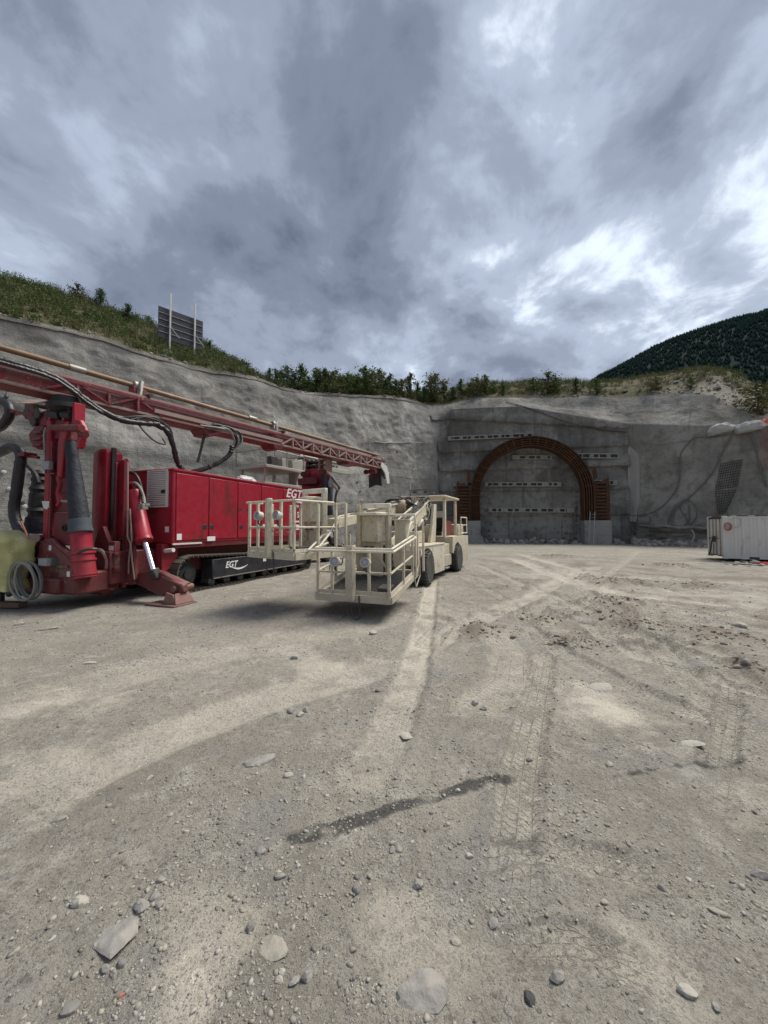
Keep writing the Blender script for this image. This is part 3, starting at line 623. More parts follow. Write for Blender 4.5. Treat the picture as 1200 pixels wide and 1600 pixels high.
for i in range(NSEG):
    a0, a1 = math.pi * i / NSEG, math.pi * (i + 1) / NSEG; dy = rnd.uniform(0, 0.05); mb = MB()
    pts = []
    for a in (a0 + 0.006, (a0 + a1) / 2, a1 - 0.006): pts.append(a)
    v = []
    for y in (AY0 + 0.28 + dy, AY0 + 0.34 + dy):
        for r in (4.81, 5.59): v += [(-r * math.cos(a), y, ZS + r * math.sin(a)) for a in pts]
    f = [(0,1,4,3), (1,2,5,4), (6,9,10,7), (7,10,11,8), (0,6,7,1), (1,7,8,2), (3,4,10,9), (4,5,11,10), (0,3,9,6), (2,8,11,5)]
    mb.add(v, f).build('lagging_plate', RUST, arch)
    a = a0; mb = MB(); c, s_ = math.cos(a), math.sin(a)
    mb.bar((-4.76 * c, AY0 + 0.16, ZS + 4.76 * s_), (-5.64 * c, AY0 + 0.12, ZS + 5.64 * s_), 0.07, 0.36, up=(0, 1, 0)); mb.build('stiffener', RUST, arch)
for sx in (-1, 1):
    for k in range(3):
        z0 = ZB + 0.02 + k * 0.83; mb = MB(); mb.bx(*sorted((sx * 4.82, sx * 5.59)), AY0 + 0.3, AY0 + 0.36, z0, z0 + 0.8); mb.build('lagging_plate', RUST, arch)
# outer shell of curved plates
for i in range(16):
    a0, a1 = math.pi * i / 16, math.pi * (i + 1) / 16; r = 5.70; v = []
    aa = [a0 + 0.004, (a0 + a1) / 2, a1 - 0.004]
    for rr in (r, r + 0.03):
        for y in (AY0 + 0.05, AY1): v += [(-rr * math.cos(a), y, ZS + rr * math.sin(a)) for a in aa]
    f = [(0,3,4,1), (1,4,5,2), (6,7,10,9), (7,8,11,10), (0,1,7,6), (1,2,8,7), (3,9,10,4), (4,10,11,5), (0,6,9,3), (2,5,11,8)]
    MB().add(v, f).build('shell_plate', RUST, arch)
# side frames: ladder-like rusty panels beside the springings
for sx in (-1, 1):
    x0, x1 = (sx * 5.78, sx * 6.95); mb = MB()
    zt0, zt1 = (6.35, 5.85) if sx < 0 else (5.6, 6.3)
    mb.bar((x0, AY0 + 0.2, ZB), (x0, AY0 + 0.2, 5.75), 0.10, 0.14); mb.bar((x1, AY0 + 0.2, ZB), (x1, AY0 + 0.2, 5.95), 0.10, 0.14)
    mb.bar((x0, AY0 + 0.9, ZB), (x0, AY0 + 0.9, 5.75), 0.10, 0.14); mb.bar((x1, AY0 + 0.9, ZB), (x1, AY0 + 0.9, 5.95), 0.10, 0.14)
    mb.bar((x0, AY0 + 0.55, 5.75), (x1, AY0 + 0.55, 5.98), 0.8, 0.06)
    mb.prism([(x0, AY0 + 0.14, 5.7), (x1, AY0 + 0.14, 5.7), (x1, AY0 + 0.14, 6.35), (x1 - sx * 0.25, AY0 + 0.14, 6.1), (x0 + sx * 0.3, AY0 + 0.14, 5.85)], (0, 0.05, 0))
    fr = mb.build('side_frame', RUST, arch, bevel=0.006)
    for k in range(11):
        z = ZB + 0.18 + k * 0.32; mb = MB(); mb.bx(min(x0, x1), max(x0, x1), AY0 + 0.22, AY0 + 0.30, z, z + 0.16)
        mb.build('rung', RUST, fr)
    MB().bx(min(x0, x1) + 0.05, max(x0, x1) - 0.05, AY0 + 0.62, AY0 + 0.66, ZB, 5.7).build('back_plate', RUST, fr)
    fin = MB(); fin.prism([(sx * 5.75, AY0 + 0.3, 6.0), (sx * 6.05, AY0 + 0.3, 6.3), (sx * 5.95, AY0 + 0.3, 7.3), (sx * 5.6, AY0 + 0.3, 7.0)], (0, 0.1, 0)); fin.build('fin_plate', RUST, arch)
# concrete footings
for sx, x0, x1, lab in ((-1, -5.95, -4.72, 'grey concrete footing under the left leg of the steel arch'), (1, 4.72, 7.05, 'grey concrete footing under the right leg of the steel arch')):
    f = thing('concrete_footing', PF.wld((0, 0, 0)), 12, label=lab, cat='footing')
    mb = MB(); mb.bx(x0, x1, AY0 - 0.12, AY1 + 0.1, -0.35, ZB - 0.02); mb.build('block', CONC, f, bevel=0.03, seg=2)
    for k in (0.85, 1.62): MB().bx(x0 - 0.006, x1 + 0.006, AY0 - 0.128, AY0 - 0.1, k, k + 0.012).build('formwork_joint', STRAPD, f)
    if sx < 0:
        mb = MB(); mb.prism([(x0, AY0 - 0.12, -0.3), (x1 + 0.5, AY0 - 0.5, -0.3), (x1 + 0.1, AY0 - 0.15, 0.75), (x0, AY0 - 0.14, 0.75)], (0, 0.6, 0)); mb.build('splayed_toe', CONC, f, bevel=0.03)
# anchor beams cast on the wall: frame with pockets and anchor heads
def anchor_beam(p0, p1, n, hgt=0.42, rough=0.0, seed=0):
    a, b = hit(*p0, 'P', 0.0), hit(*p1, 'P', 0.0); la, lb = PF.loc(a), PF.loc(b)
    y = max(la.y, lb.y) - 0.02; rd = random.Random(seed); x0, x1 = la.x, lb.x; sl = (lb.z - la.z) / (x1 - x0); z0 = la.z
    o = thing('anchor_beam', PF.wld((0, 0, 0)), 12); bpy.data.objects.remove(o)
    Y0 = min(la.y, lb.y) - 0.20
    def zc(x): return z0 + sl * (x - x0)
    mb = MB()
    for s in (-1, 1):
        mb.bar((x0, Y0 + 0.1, zc(x0) + s * (hgt / 2 - 0.045)), (x1, Y0 + 0.1, zc(x1) + s * (hgt / 2 - 0.045)), 0.30, 0.09)
    beam = mb.build('anchor_beam', BEAMC, None, bevel=0.012); beam.location = PF.o; beam.rotation_euler = (0, 0, -R(12)); beam.parent = portal_wall
    mb = MB(); mb.bar((x0 + 0.02, Y0 + 0.16, zc(x0)), (x1 - 0.02, Y0 + 0.16, zc(x1)), 0.06, hgt - 0.1); mb.build('pocket_back', STRAPD, beam)
    w_ = (x1 - x0) / n
    for i in range(n + 1):
        x = x0 + w_ * i + (rd.uniform(-0.1, 0.1) if 0 < i < n else 0); wd = 0.10 if i % 2 else 0.36
        if rough and rd.random() < rough: wd *= 1.8
        x = min(max(x, x0 + wd / 2), x1 - wd / 2)
        MB().bx(x - wd / 2, x + wd / 2, Y0 - 0.01, Y0 + 0.14, zc(x) - hgt / 2 + 0.07, zc(x) + hgt / 2 - 0.07).build('pocket_divider', BEAMC, beam, bevel=0.015)
        if i % 2 == 0:
            mb = MB(); mb.bx(x - 0.11, x + 0.11, Y0 - 0.05, Y0 - 0.012, zc(x) - 0.11, zc(x) + 0.11); mb.cyl((x, Y0 - 0.05, zc(x)), (x, Y0 - 0.16, zc(x)), 0.055, 0.045, 10)
            mb.build('anchor_head', STEEL, beam)
anchor_beam((700, 686), (832, 680.5), 13, 0.44, 0, 1); anchor_beam((893, 713), (966, 713), 5, 0.5, 0, 2)
anchor_beam((708, 757), (739, 757), 3, 0.45, 0, 3); anchor_beam((918, 754.5), (963, 754.5), 4, 0.5, 0, 4)
anchor_beam((757, 757), (876, 757), 10, 0.44, 0.3, 5); anchor_beam((763, 797), (896, 797.5), 10, 0.46, 0.5, 6); anchor_beam((800, 715), (862, 715), 5, 0.42, 0.5, 7)
# drilled holes round the face
rnd = random.Random(11)
holes = [(750.5, y + rnd.uniform(-2, 2)) for y in range(768, 842, 9)] + [(900.5, y + rnd.uniform(-2, 2)) for y in range(768, 842, 9)] + \
        [(768, 820), (764, 829), (774, 830), (764, 838), (768, 795), (767, 803), (880, 790), (882, 807), (878, 823), (872, 832), (883, 833), (893, 834), (880, 842), (765, 787), (890, 843), (758, 838)]
for x, y in holes:
    p = hit(x, y, 'P', 0.02)
    if p is None: continue
    l = PF.loc(p); mb = MB(); mb.lathe([(0, 0.10), (0.05, 0.10), (0.05, 0.07), (-0.05, 0.065)], l + Vector((0, 0.03, 0)), (0, -1, 0), 10)
    o = mb.build('anchor_hole', STRAPD, portal_wall); o.location = PF.o; o.rotation_euler = (0, 0, -R(12))
# ladder against the right footing
lf = thing('ladder', PF.wld((5.15, -2.1, 0)), 12, label='thin aluminium ladder leaning on the right concrete footing of the arch', cat='ladder')
for dx in (-0.2, 0.2): MB().bar((dx - 0.15, -0.35, 0.0), (dx + 0.25, 0.38, 3.05), 0.05, 0.07).build('rail', STEEL, lf)
for k in range(10):
    t = 0.06 + k * 0.095; c_ = Vector((-0.15 + 0.4 * t, -0.35 + 0.73 * t, 3.05 * t)); MB().cyl(c_ + Vector((-0.2, 0, 0)), c_ + Vector((0.2, 0, 0)), 0.02, n=6).build('rung', STEEL, lf)

WALLHOSE = mat('wall_hose', (0.10, 0.10, 0.095), 0.5, var=0.2, dust=0.35)
# cable and shadow line along the lip of the portal wall
def wall_cable(name, pts, which, r, m, label, cat='cable', off=0.06, k=5, group=None):
    w = [hit(x, y, which, off) for x, y in pts]; w = [q for q in w if q is not None]
    o = MB().tube(w, r, 6, k).build(name, m); return tag(o, label, cat, group)
wall_cable('cable', [(806, 633), (830, 640), (860, 650), (890, 660), (920, 668), (950, 673), (980, 675)], 'P', 0.045, DKSTEEL, 'dark tube for the cable and shadow line running down along the lip above the arch', off=0.12)  # dark tube stands for cable plus the shadow along the lip
wall_cable('cable', [(760, 622), (790, 628), (815, 634), (850, 645)], 'P', 0.03, DKSTEEL, 'short dark cable on the wall top left of the long dark tube', off=0.12)
wall_cable('cable', [(984, 693), (1010, 693), (1040, 694), (1075, 688), (1090, 684)], 'R', 0.025, GREYCABLE, 'thin grey cable stretched level across the right wall')
wall_cable('hose', [(1136, 680), (1110, 683), (1085, 684), (1076, 692), (1064, 708), (1062, 730), (1061, 755), (1050, 775), (1030, 795), (1010, 803), (985, 806)], 'R', 0.04, WALLHOSE, 'dark hose dropping then curving left along the right wall', 'hose', 0.08)
wall_cable('hose', [(1146, 676), (1138, 690), (1126, 712), (1115, 735), (1100, 755), (1085, 770), (1073, 780)], 'R', 0.055, WALLHOSE, 'thick grey hose hanging from the sandbags down to the coil', 'hose', 0.1)
wall_cable('hose', [(1150, 676), (1163, 676), (1174, 682), (1181, 700), (1186, 725), (1193, 745), (1199, 760)], 'R', 0.055, WALLHOSE, 'grey hose arching over the wall above the container', 'hose', 0.1)
wall_cable('hose', [(1073, 781), (1060, 790), (1050, 808), (1052, 822), (1066, 823), (1074, 814), (1066, 800), (1062, 788), (1073, 780), (1086, 790), (1089, 803), (1084, 815), (1076, 818), (1078, 806), (1076, 790)], 'R', 0.05, WALLHOSE, 'looped coil of grey hose hung low on the right wall', 'hose', 0.16)
wall_cable('hose', [(1056, 788), (1046, 806), (1044, 820), (1058, 826), (1076, 824), (1096, 820), (1101, 826), (1092, 831), (1084, 826)], 'R', 0.045, WALLHOSE, 'outer loose loop of grey hose resting at the foot of the coil', 'hose', 0.2)
wall_cable('hose', [(982, 812), (984, 807), (1000, 805), (1014, 807), (1016, 815), (1000, 818), (986, 815), (990, 828), (1000, 833)], 'R', 0.035, WALLHOSE, 'flat loop of dark hose on the ledge left of the coil', 'hose', 0.15)
wall_cable('hose', [(1081, 828), (1085, 838), (1080, 848), (1086, 856), (1079, 862)], 'R', 0.05, WHITEM, 'whitish tangled hose end hanging below the ledge', 'hose', 0.25)
# steel reinforcement left bare in the shotcrete
def bare_mesh(which, c00, c10, c11, c01, nu, nv, parent, off=0.05, r=0.012):
    """grid of bars over a quadrilateral given by four photo corners"""
    mb = MB()
    def at(s, t):
        x = (c00[0]*(1-s) + c10[0]*s) * (1-t) + (c01[0]*(1-s) + c11[0]*s) * t; y = (c00[1]*(1-s) + c10[1]*s) * (1-t) + (c01[1]*(1-s) + c11[1]*s) * t
        return hit(x, y, which, off)
    for i in range(nu + 1):
        p = [at(i / nu, j / 4) for j in range(5)]; p = [q for q in p if q is not None]
        if len(p) > 1: mb.tube(p, r, 4)
    for j in range(nv + 1):
        n = max(4, nu // 4); p = [at(i / n, j / nv) for i in range(n + 1)]; p = [q for q in p if q is not None]
        if len(p) > 1: mb.tube(p, r, 4)
    o = mb.build('rebar_mesh', DKSTEEL, parent); o['kind'] = 'stuff'; return o
bare_mesh('R', (1126, 725), (1160, 718), (1152, 760), (1118, 765), 9, 10, right_wall, r=0.022)
bare_mesh('R', (1118, 768), (1150, 765), (1134, 800), (1122, 804), 6, 9, right_wall, r=0.022)
bare_mesh('R', (987, 765), (998, 765), (994, 835), (984, 835), 4, 16, right_wall, r=0.018)
bare_mesh('L', (0, 679), (200, 702), (200, 711), (0, 689), 64, 4, left_wall, 0.05, 0.006)
bare_mesh('L', (200, 702), (420, 728), (420, 735), (200, 711), 70, 3, left_wall, 0.05, 0.006)
for i in range(34):
    rd = random.Random(i + 300); x, y = (rd.uniform(470, 685), rd.uniform(700, 830)) if i < 24 else (rd.uniform(0, 60), rd.uniform(700, 820)); p = hit(x, y, 'L', 0.03)
    if p is not None:
        mb = MB(); mb.lathe([(0, 0.09), (0.02, 0.09), (0.025, 0.04), (0.09, 0.035)], p, (0.7, -0.7, 0.05), 8); mb.build('anchor_plate', WHITEM if i % 3 else STRAPD, left_wall)
MB().tube([hit(x, y, 'L', 0.1) for x, y in [(585, 690), (600, 692), (640, 691), (660, 692)]], 0.05, 6).build('drain_pipe', GREYCABLE, left_wall)
# pale fresh shotcrete patch at the corner right of the arch
pp = [(981, 700), (984, 697), (994, 706), (999, 712), (1000, 740), (1000, 780), (994, 815), (984, 815), (986, 770), (981, 755)]
w_ = [hit(x, y, 'R', 0.07) or hit(x, y, 'P', 0.07) for x, y in pp]
PATCH = mat('pale_shotcrete', (0.285, 0.275, 0.25), 0.95, var=0.2, vs=1.5, second=(0.27, 0.265, 0.245), sfac=0.45, ss=1.8, bump=0.02, bs=9)
b = bmesh.new(); vs = [b.verts.new(q) for q in w_]; fc = b.faces.new(vs); bmesh.ops.triangulate(b, faces=[fc]); 
e = bmesh.ops.extrude_face_region(b, geom=b.faces[:]); bmesh.ops.translate(b, verts=[v for v in e['geom'] if isinstance(v, bmesh.types.BMVert)], vec=(0.3, 0.55, 0)); bmesh.ops.recalc_face_normals(b, faces=b.faces)
me = bpy.data.meshes.new('fresh_shotcrete_patch'); b.to_mesh(me); b.free(); me.materials.append(PATCH); link('fresh_shotcrete_patch', me, right_wall)
# ledge at the foot of the right wall where the shotcrete ends
lw = [hit(x, y, 'R', 0.0) for x, y in [(984, 822), (1000, 821), (1020, 823), (1040, 822), (1060, 825), (1080, 824), (1100, 826), (1125, 826), (1160, 828), (1198, 829)]]
lw = [q for q in lw if q]; MB().tube([q + Vector((-0.12, -0.16, 0)) for q in lw], 0.15, 7, 5, wob=0.35, seed=4).build('shotcrete_ledge', SHOT_R, right_wall)

# ------------------------------------------------------------------ red crawler drill rig
RF = Frame((-5.116, 9.291), 20.5)
rig = thing('drill_rig', RF.o, 20.5, label='dark red crawler drill rig with long lattice mast, parked at left', cat='drill rig')
def pb(mb, x0, y0, x1, y1, yl, dy, F=RF):
    """box whose front face (local depth yl) spans the photo rectangle"""
    a, b = F.on(x0, y1, y=yl), F.on(x1, y0, y=yl); mb.bx(a.x, b.x, yl, yl + dy, a.z, b.z); return mb
BL, BZ0, BZ1 = 7.25, 1.27, 3.08
# engine house
mb = MB(); mb.bx(-2.55, 0, 0, BL, BZ0, BZ1)
house = mb.build('engine_house', RED, rig, bevel=0.035, seg=2)
MB().bx(-2.6, 0.03, -0.03, BL + 0.03, BZ1 - 0.03, BZ1 + 0.03).build('roof_edge', RED, house, bevel=0.012)
MB().bx(-2.45, -0.02, 0.1, BL - 0.1, BZ0 - 0.12, BZ0 + 0.01).build('sill', DKRED, house, bevel=0.01)
ys = [0.06, 1.10, 2.20, 3.27, 4.45, BL - 0.06]
for a, b in zip(ys[:-1], ys[1:]):
    mb = MB(); mb.bx(-0.004, 0.022, a + 0.022, b - 0.022, BZ0 + 0.08, BZ1 - 0.075); mb.build('door', RED, house, bevel=0.012, seg=2)
for y in (0.98, 1.22, 2.36): MB().bx(0.018, 0.03, y - 0.07, y + 0.07, 1.62, 1.74).build('door_latch', BLACK, house, bevel=0.01)
for y in (2.32, 2.62, 2.80): MB().bx(0.018, 0.028, y - 0.035, y + 0.035, 2.16, 2.22).build('door_latch', BLACK, house)
for y, h in ((0.18, 1.36), ): MB().bx(0.02, 0.027, y - 0.07, y + 0.07, h, h + 0.15).build('sticker', WHITE, house)
MB().bx(0.02, 0.027, 1.06, 1.34, 1.30, 1.42).build('sticker', WHITE, house)
MB().bx(-0.03, 0.012, 0.02, 0.9, BZ0 - 0.03, BZ0 + 0.012).build('scuffed_edge', WHITEM, house)
for x, z in ((-0.17, 1.62), ): MB().bx(x - 0.06, x + 0.06, -0.012, -0.004, z - 0.07, z + 0.07).build('sticker', WHITE, house)
# louvred vent on the front face
va, vb = RF.on(231.5, 793, y=0), RF.on(264, 733.5, y=0)
mb = MB()
for x0, x1, z0, z1 in ((va.x, va.x + 0.04, va.z, vb.z), (vb.x - 0.04, vb.x, va.z, vb.z), (va.x + 0.04, vb.x - 0.04, va.z, va.z + 0.04), (va.x + 0.04, vb.x - 0.04, vb.z - 0.04, vb.z)):
    mb.bx(x0, x1, -0.05, 0.0, z0, z1)
vent = mb.build('vent_frame', WHITEM, house)
MB().bx(va.x + 0.04, vb.x - 0.04, -0.012, -0.004, va.z + 0.04, vb.z - 0.04).build('vent_back', BLACK, vent)
for k in range(18):
    z = va.z + 0.06 + k * (vb.z - va.z - 0.1) / 18; MB().bar((va.x + 0.03, -0.032, z + 0.014), (vb.x - 0.03, -0.032, z + 0.014), 0.034, 0.03, up=(0, 0.5, 1)).build('louvre_slat', WHITEM, vent)
MB().bx(vb.x - 0.16, vb.x - 0.05, -0.075, -0.05, va.z + 0.34, va.z + 0.42).build('vent_handle', BLACK, vent)
for z in (1.68, 2.62): MB().bx(-1.6, va.x - 0.05, -0.014, 0.0, z, z + 0.02).build('panel_seam', DKRED, house)
MB().bx(-1.2, -0.62, -0.03, 0.005, 2.0, 2.5).build('hatch', DKRED, house, bevel=0.02)
# lettering on the house
def letter(parent, body, y, z, size, shear=0.28, off=0.012, x=0.026, m=WHITE):
    me = text_mesh(body, size, shear, off * size / 0.3, 0.003); me.materials.clear(); me.materials.append(m)
    o = link('lettering', me, parent); o.rotation_euler = (R(90), 0, R(90)); o.location = (x, y, z); return o
def swoosh(parent, y0, z0, ln, x=0.026):
    n = 16; v = []; 
    for i in range(n + 1):
        t = i / n; y = y0 + ln * t; c = z0 - 0.16 * ln * math.sin(math.pi * (0.12 + 0.8 * t)) ; th = 0.035 * ln * math.sin(math.pi * min(1, t * 0.9 + 0.08)) + 0.002
        v += [(x, y, c - th), (x, y, c + th)]
    f = [(2*i, 2*i+2, 2*i+3, 2*i+1) for i in range(n)]
    me = bpy.data.meshes.new('swoosh'); me.from_pydata(v, [], f); me.materials.append(WHITE); o = link('swoosh', me, parent)
    md = o.modifiers.new('thick', 'SOLIDIFY'); md.thickness = 0.004; return o
letter(house, 'EGT', 4.60, 2.74, 0.44, 0.3, 0.006).scale = (1.2, 1, 1); swoosh(house, 5.05, 2.78, 1.15)
letter(house, 'TI-7000', 5.05, 2.56, 0.15, 0.0, 0.006); letter(house, 'TI  W', 5.05, 2.38, 0.15, 0.0, 0.006)
letter(house, 'E  S', 5.0, 2.02, 0.30, 0.0, 0.006); MB().bx(0.022, 0.028, 5.0, 6.0, 1.84, 1.90).build('lettering_bar', WHITE, house)
for y, l, z in ((5.0, 1.0, 1.70), (5.0, 1.0, 1.56), (3.35, 0.35, 1.70), (3.8, 0.3, 1.70)): MB().bx(0.022, 0.028, y, y + l, z, z + 0.055).build('lettering_bar', WHITE, house)
# white bundle lying on the roof
def lump(name, c, rx, ry, rz, m, seed, n=18, amp=0.22, flat=0.35, lat=12, fr=1.7):
    """irregular rounded body standing on its own base"""
    u = np.linspace(0, 2 * np.pi, n, endpoint=False); t = np.linspace(0.0, np.pi, lat)
    T, U = np.meshgrid(t, u, indexing='ij'); X, Y, W = np.sin(T) * np.cos(U), np.sin(T) * np.sin(U), np.cos(T)
    d = 1 + amp * fbm(X * fr + seed * 3.1, Y * fr + seed, W * fr, 3); W = np.where(W < -flat, -flat + (W + flat) * 0.15, W)
    V = np.stack([X * d * rx, Y * d * ry, (W * d + flat) * rz], -1).reshape(-1, 3)
    i = np.arange(lat - 1)[:, None] * n; j = np.arange(n)[None, :]; jn = (j + 1) % n
    F = np.stack([i + j, i + n + j, i + n + jn, i + jn], -1).reshape(-1, 4)
    me = npmesh(name, V, F, m); o = link(name, me); o.location = c; return o
bag = lump('plastic_bundle', RF.wld((-0.45, 3.1, BZ1 + 0.03)), 0.26, 0.40, 0.14, mat('white_plastic', (0.66, 0.67, 0.68), 0.4, var=0.12, bump=0.03, bs=8), 5, 24, 0.7, fr=3.0)
bag.rotation_euler.z = -R(20); tag(bag, 'crumpled white plastic bundle lying on the roof of the red engine house', 'bundle')
# crawler tracks
TL0, TL1, TR_, TW = 0.1, 6.25, 0.44, 0.50
def track_path():
    pts = []; r, r2 = 0.46, 0.36; c0, c1 = (TL0 + r, r + 0.03), (TL1 - r2, r2 + 0.03)
    for i in range(13): a = math.pi * 1.5 - math.pi * i / 12; pts.append((c0[0] + r * math.cos(a), c0[1] + r * math.sin(a)))
    for i in range(13): a = math.pi * 0.5 - math.pi * i / 12; pts.append((c1[0] + r2 * math.cos(a), c1[1] + r2 * math.sin(a)))
    pts.append(pts[0]); return pts
def resample(pts, step):
    L = [0]; 
    for a, b in zip(pts[:-1], pts[1:]): L.append(L[-1] + math.dist(a, b))
    n = int(round(L[-1] / step)); o = []
    for i in range(n):
        s = L[-1] * i / n; j = max(k for k in range(len(L) - 1) if L[k] <= s); t = (s - L[j]) / max(1e-6, L[j+1] - L[j])
        p, q_ = pts[j], pts[j+1]; o.append(((p[0] + (q_[0]-p[0])*t, p[1] + (q_[1]-p[1])*t), math.atan2(q_[1]-p[1], q_[0]-p[0])))
    return o
sm = MB(); sm.bx(-TW/2, TW/2, -0.072, 0.072, -0.018, 0.012); sm.bx(-TW/2, TW/2, -0.068, -0.044, 0.012, 0.055); sm.bx(-TW/2, TW/2, 0.0, 0.018, 0.012, 0.038)
shoe_me = sm.mesh('track_shoe', TRACK, smooth=False)
for xc in (-0.17, -2.3):
    mb = MB(); s1 = xc + 0.16
    mb.bx(xc - 0.2, s1 + 0.06, 1.24, 5.6, 0.28, 0.80); tr = mb.build('track_frame', NAVYPAINT, rig, bevel=0.02)
    mb = MB(); mb.prism([(s1 + 0.06, 5.6, 0.28), (s1 + 0.06, 5.95, 0.36), (s1 + 0.06, 5.9, 0.52), (s1 + 0.06, 5.6, 0.72)], (-0.3, 0, 0)); mb.build('frame_nose', NAVYPAINT, tr)
    MB().bx(s1 + 0.055, s1 + 0.085, 1.26, 5.7, 0.27, 0.295).build('frame_trim', STEEL, tr)
    for p, ang in resample(track_path(), 0.155):
        o = link('track_shoe', shoe_me, tr); o.location = (xc, p[0], p[1]); o.rotation_euler = (ang + math.pi, 0, 0) if True else None
    mb = MB(); mb.lathe([(-0.16, 0.24), (-0.1, 0.33), (0.02, 0.33), (0.04, 0.22), (0.06, 0.22), (0.08, 0.12), (0.12, 0.12)], (xc, TL0 + 0.44, 0.47), (1, 0, 0), 18); sp_ = mb.build('sprocket', BLACK, tr)
    mb = MB(); mb.lathe([(-0.14, 0.2), (-0.1, 0.30), (0.1, 0.30), (0.14, 0.2)], (xc, TL1 - 0.36, 0.39), (1, 0, 0), 18); mb.build('idler', DKSTEEL, tr)
    for k in range(8):
        mb = MB(); mb.lathe([(-0.17, 0.08), (-0.14, 0.125), (0.14, 0.125), (0.17, 0.08), (0.19, 0.05)], (xc, 1.3 + k * 0.56, 0.19), (1, 0, 0), 12); mb.build('road_roller', DKSTEEL, tr)
    for k in range(3): MB().lathe([(-0.12, 0.08), (0.12, 0.08)], (xc, 1.6 + k * 1.4, 0.74), (1, 0, 0), 10).build('carrier_roller', DKSTEEL, tr)
    if xc > -1:
        letter(tr, 'EGT', 1.70, 0.52, 0.25, 0.3, 0.006, s1 + 0.064); swoosh(tr, 1.95, 0.56, 0.68, s1 + 0.064)
        MB().bx(s1 + 0.058, s1 + 0.066, 3.35, 3.5, 0.56, 0.68).build('sticker', WHITEM, tr)
        MB().bx(s1 + 0.058, s1 + 0.064, 4.8, 5.0, 0.62, 0.68).build('sticker', WHITEM, tr)
# undercarriage body between the tracks
mb = MB(); mb.bx(-2.05, -0.42, 0.3, 5.4, 0.5, 1.14); mb.build('undercarriage', DKRED, rig, bevel=0.03)
mb = MB(); mb.prism([(-0.42, -0.1, 0.55), (-0.42, 0.35, 0.75), (-0.42, 0.35, BZ0), (-0.42, -0.1, BZ0)], (0.22, 0, 0)); mb.build('corner_bracket', RED, rig, bevel=0.01)
MB().cyl((-0.15, -0.06, 1.1), (0.12, -0.06, 1.13), 0.05).build('tow_pin', WHITEM, rig)

# front carrier under the lifting gear
mb = MB(); mb.bx(-2.35, -0.45, -1.15, 0.4, 0.42, 1.15); mb.build('front_carrier', DKRED, rig, bevel=0.03)
mb = MB(); mb.lathe([(-0.75, 0.12), (-0.6, 0.24), (0.6, 0.24), (0.75, 0.12)], (-1.25, -1.05, 0.42), (1, 0, 0), 16); mb.build('carrier_roller', DKRED, rig)
# upright hood and jack guide
YH = -0.72
def hq(x, y, yl=YH): return RF.on(x, y, y=yl)
mb = MB(); a, b_ = hq(138.5, 832), hq(170, 701); zt = b_.z
prof = [(a.x, YH + 0.10), (a.x + 0.10, YH), (b_.x - 0.12, YH - 0.12), (b_.x + 0.03, YH - 0.06), (b_.x + 0.06, YH + 0.12), (b_.x + 0.06, YH + 0.3), (a.x, YH + 0.3)]
zb_ = hq(140, 905).z; n = len(prof)
v = [(x, y, zb_) for x, y in prof] + [(x, y, zt - 0.10) for x, y in prof]
cx_ = sum(p[0] for p in prof) / n; cy_ = sum(p[1] for p in prof) / n
v += [(cx_ + (x - cx_) * 0.72, cy_ + (y - cy_) * 0.8, zt) for x, y in prof]
f = [tuple(range(n))[::-1], tuple(range(2*n, 3*n))] + [(i, (i+1) % n, n+(i+1) % n, n+i) for i in range(n)] + [(n+i, n+(i+1) % n, 2*n+(i+1) % n, 2*n+i) for i in range(n)]
mb.add(v, f); hood = mb.build('mast_foot_hood', RED, rig, bevel=0.015, seg=2)
MB().bx(b_.x + 0.05, b_.x + 0.10, YH + 0.02, YH + 0.12, 1.6, zt + 0.02).build('rubber_seal', BLACK, hood)
for x0, x1, y0, y1, yl, dy, nm in ((177, 196, 718, 918, YH - 0.02, 0.10, 'jack_guide'), (174, 182, 722, 905, YH - 0.10, 0.08, 'guide_rail'), (190, 195, 716, 905, YH - 0.11, 0.08, 'guide_rail')):
    o = pb(MB(), x0, y0, x1, y1, yl, dy).build(nm, DKRED if nm == 'guide_rail' else RED, rig, bevel=0.012)
for y in (792, 842, 876): pb(MB(), 183, y, 193, y + 2, YH - 0.06, 0.05).build('guide_stop', DKRED, rig)
# thin pale edge strip and pipe beside the guide
MB().tube([hq(199.5, 722, YH - 0.12), hq(199.5, 795, YH - 0.12), hq(199, 838, YH - 0.12), hq(204, 850, YH - 0.12), hq(207, 880, YH - 0.12), hq(210, 905, YH - 0.12)], 0.018, 6).build('edge_pipe', PALEMAST, rig)
MB().tube([hq(203, 795, YH - 0.1), hq(206, 845, YH - 0.1), hq(204, 850, YH - 0.1), hq(201, 880, YH - 0.1), hq(201, 896, YH - 0.1)], 0.018, 6).build('edge_pipe', PALEMAST, rig)
mb = MB(); mb.prism([hq(201, 848, YH - 0.05), hq(207, 848, YH - 0.05), hq(212, 905, YH - 0.05), hq(200, 905, YH - 0.05)], (0, 0.08, 0)); mb.build('jack_web', DKRED, rig)
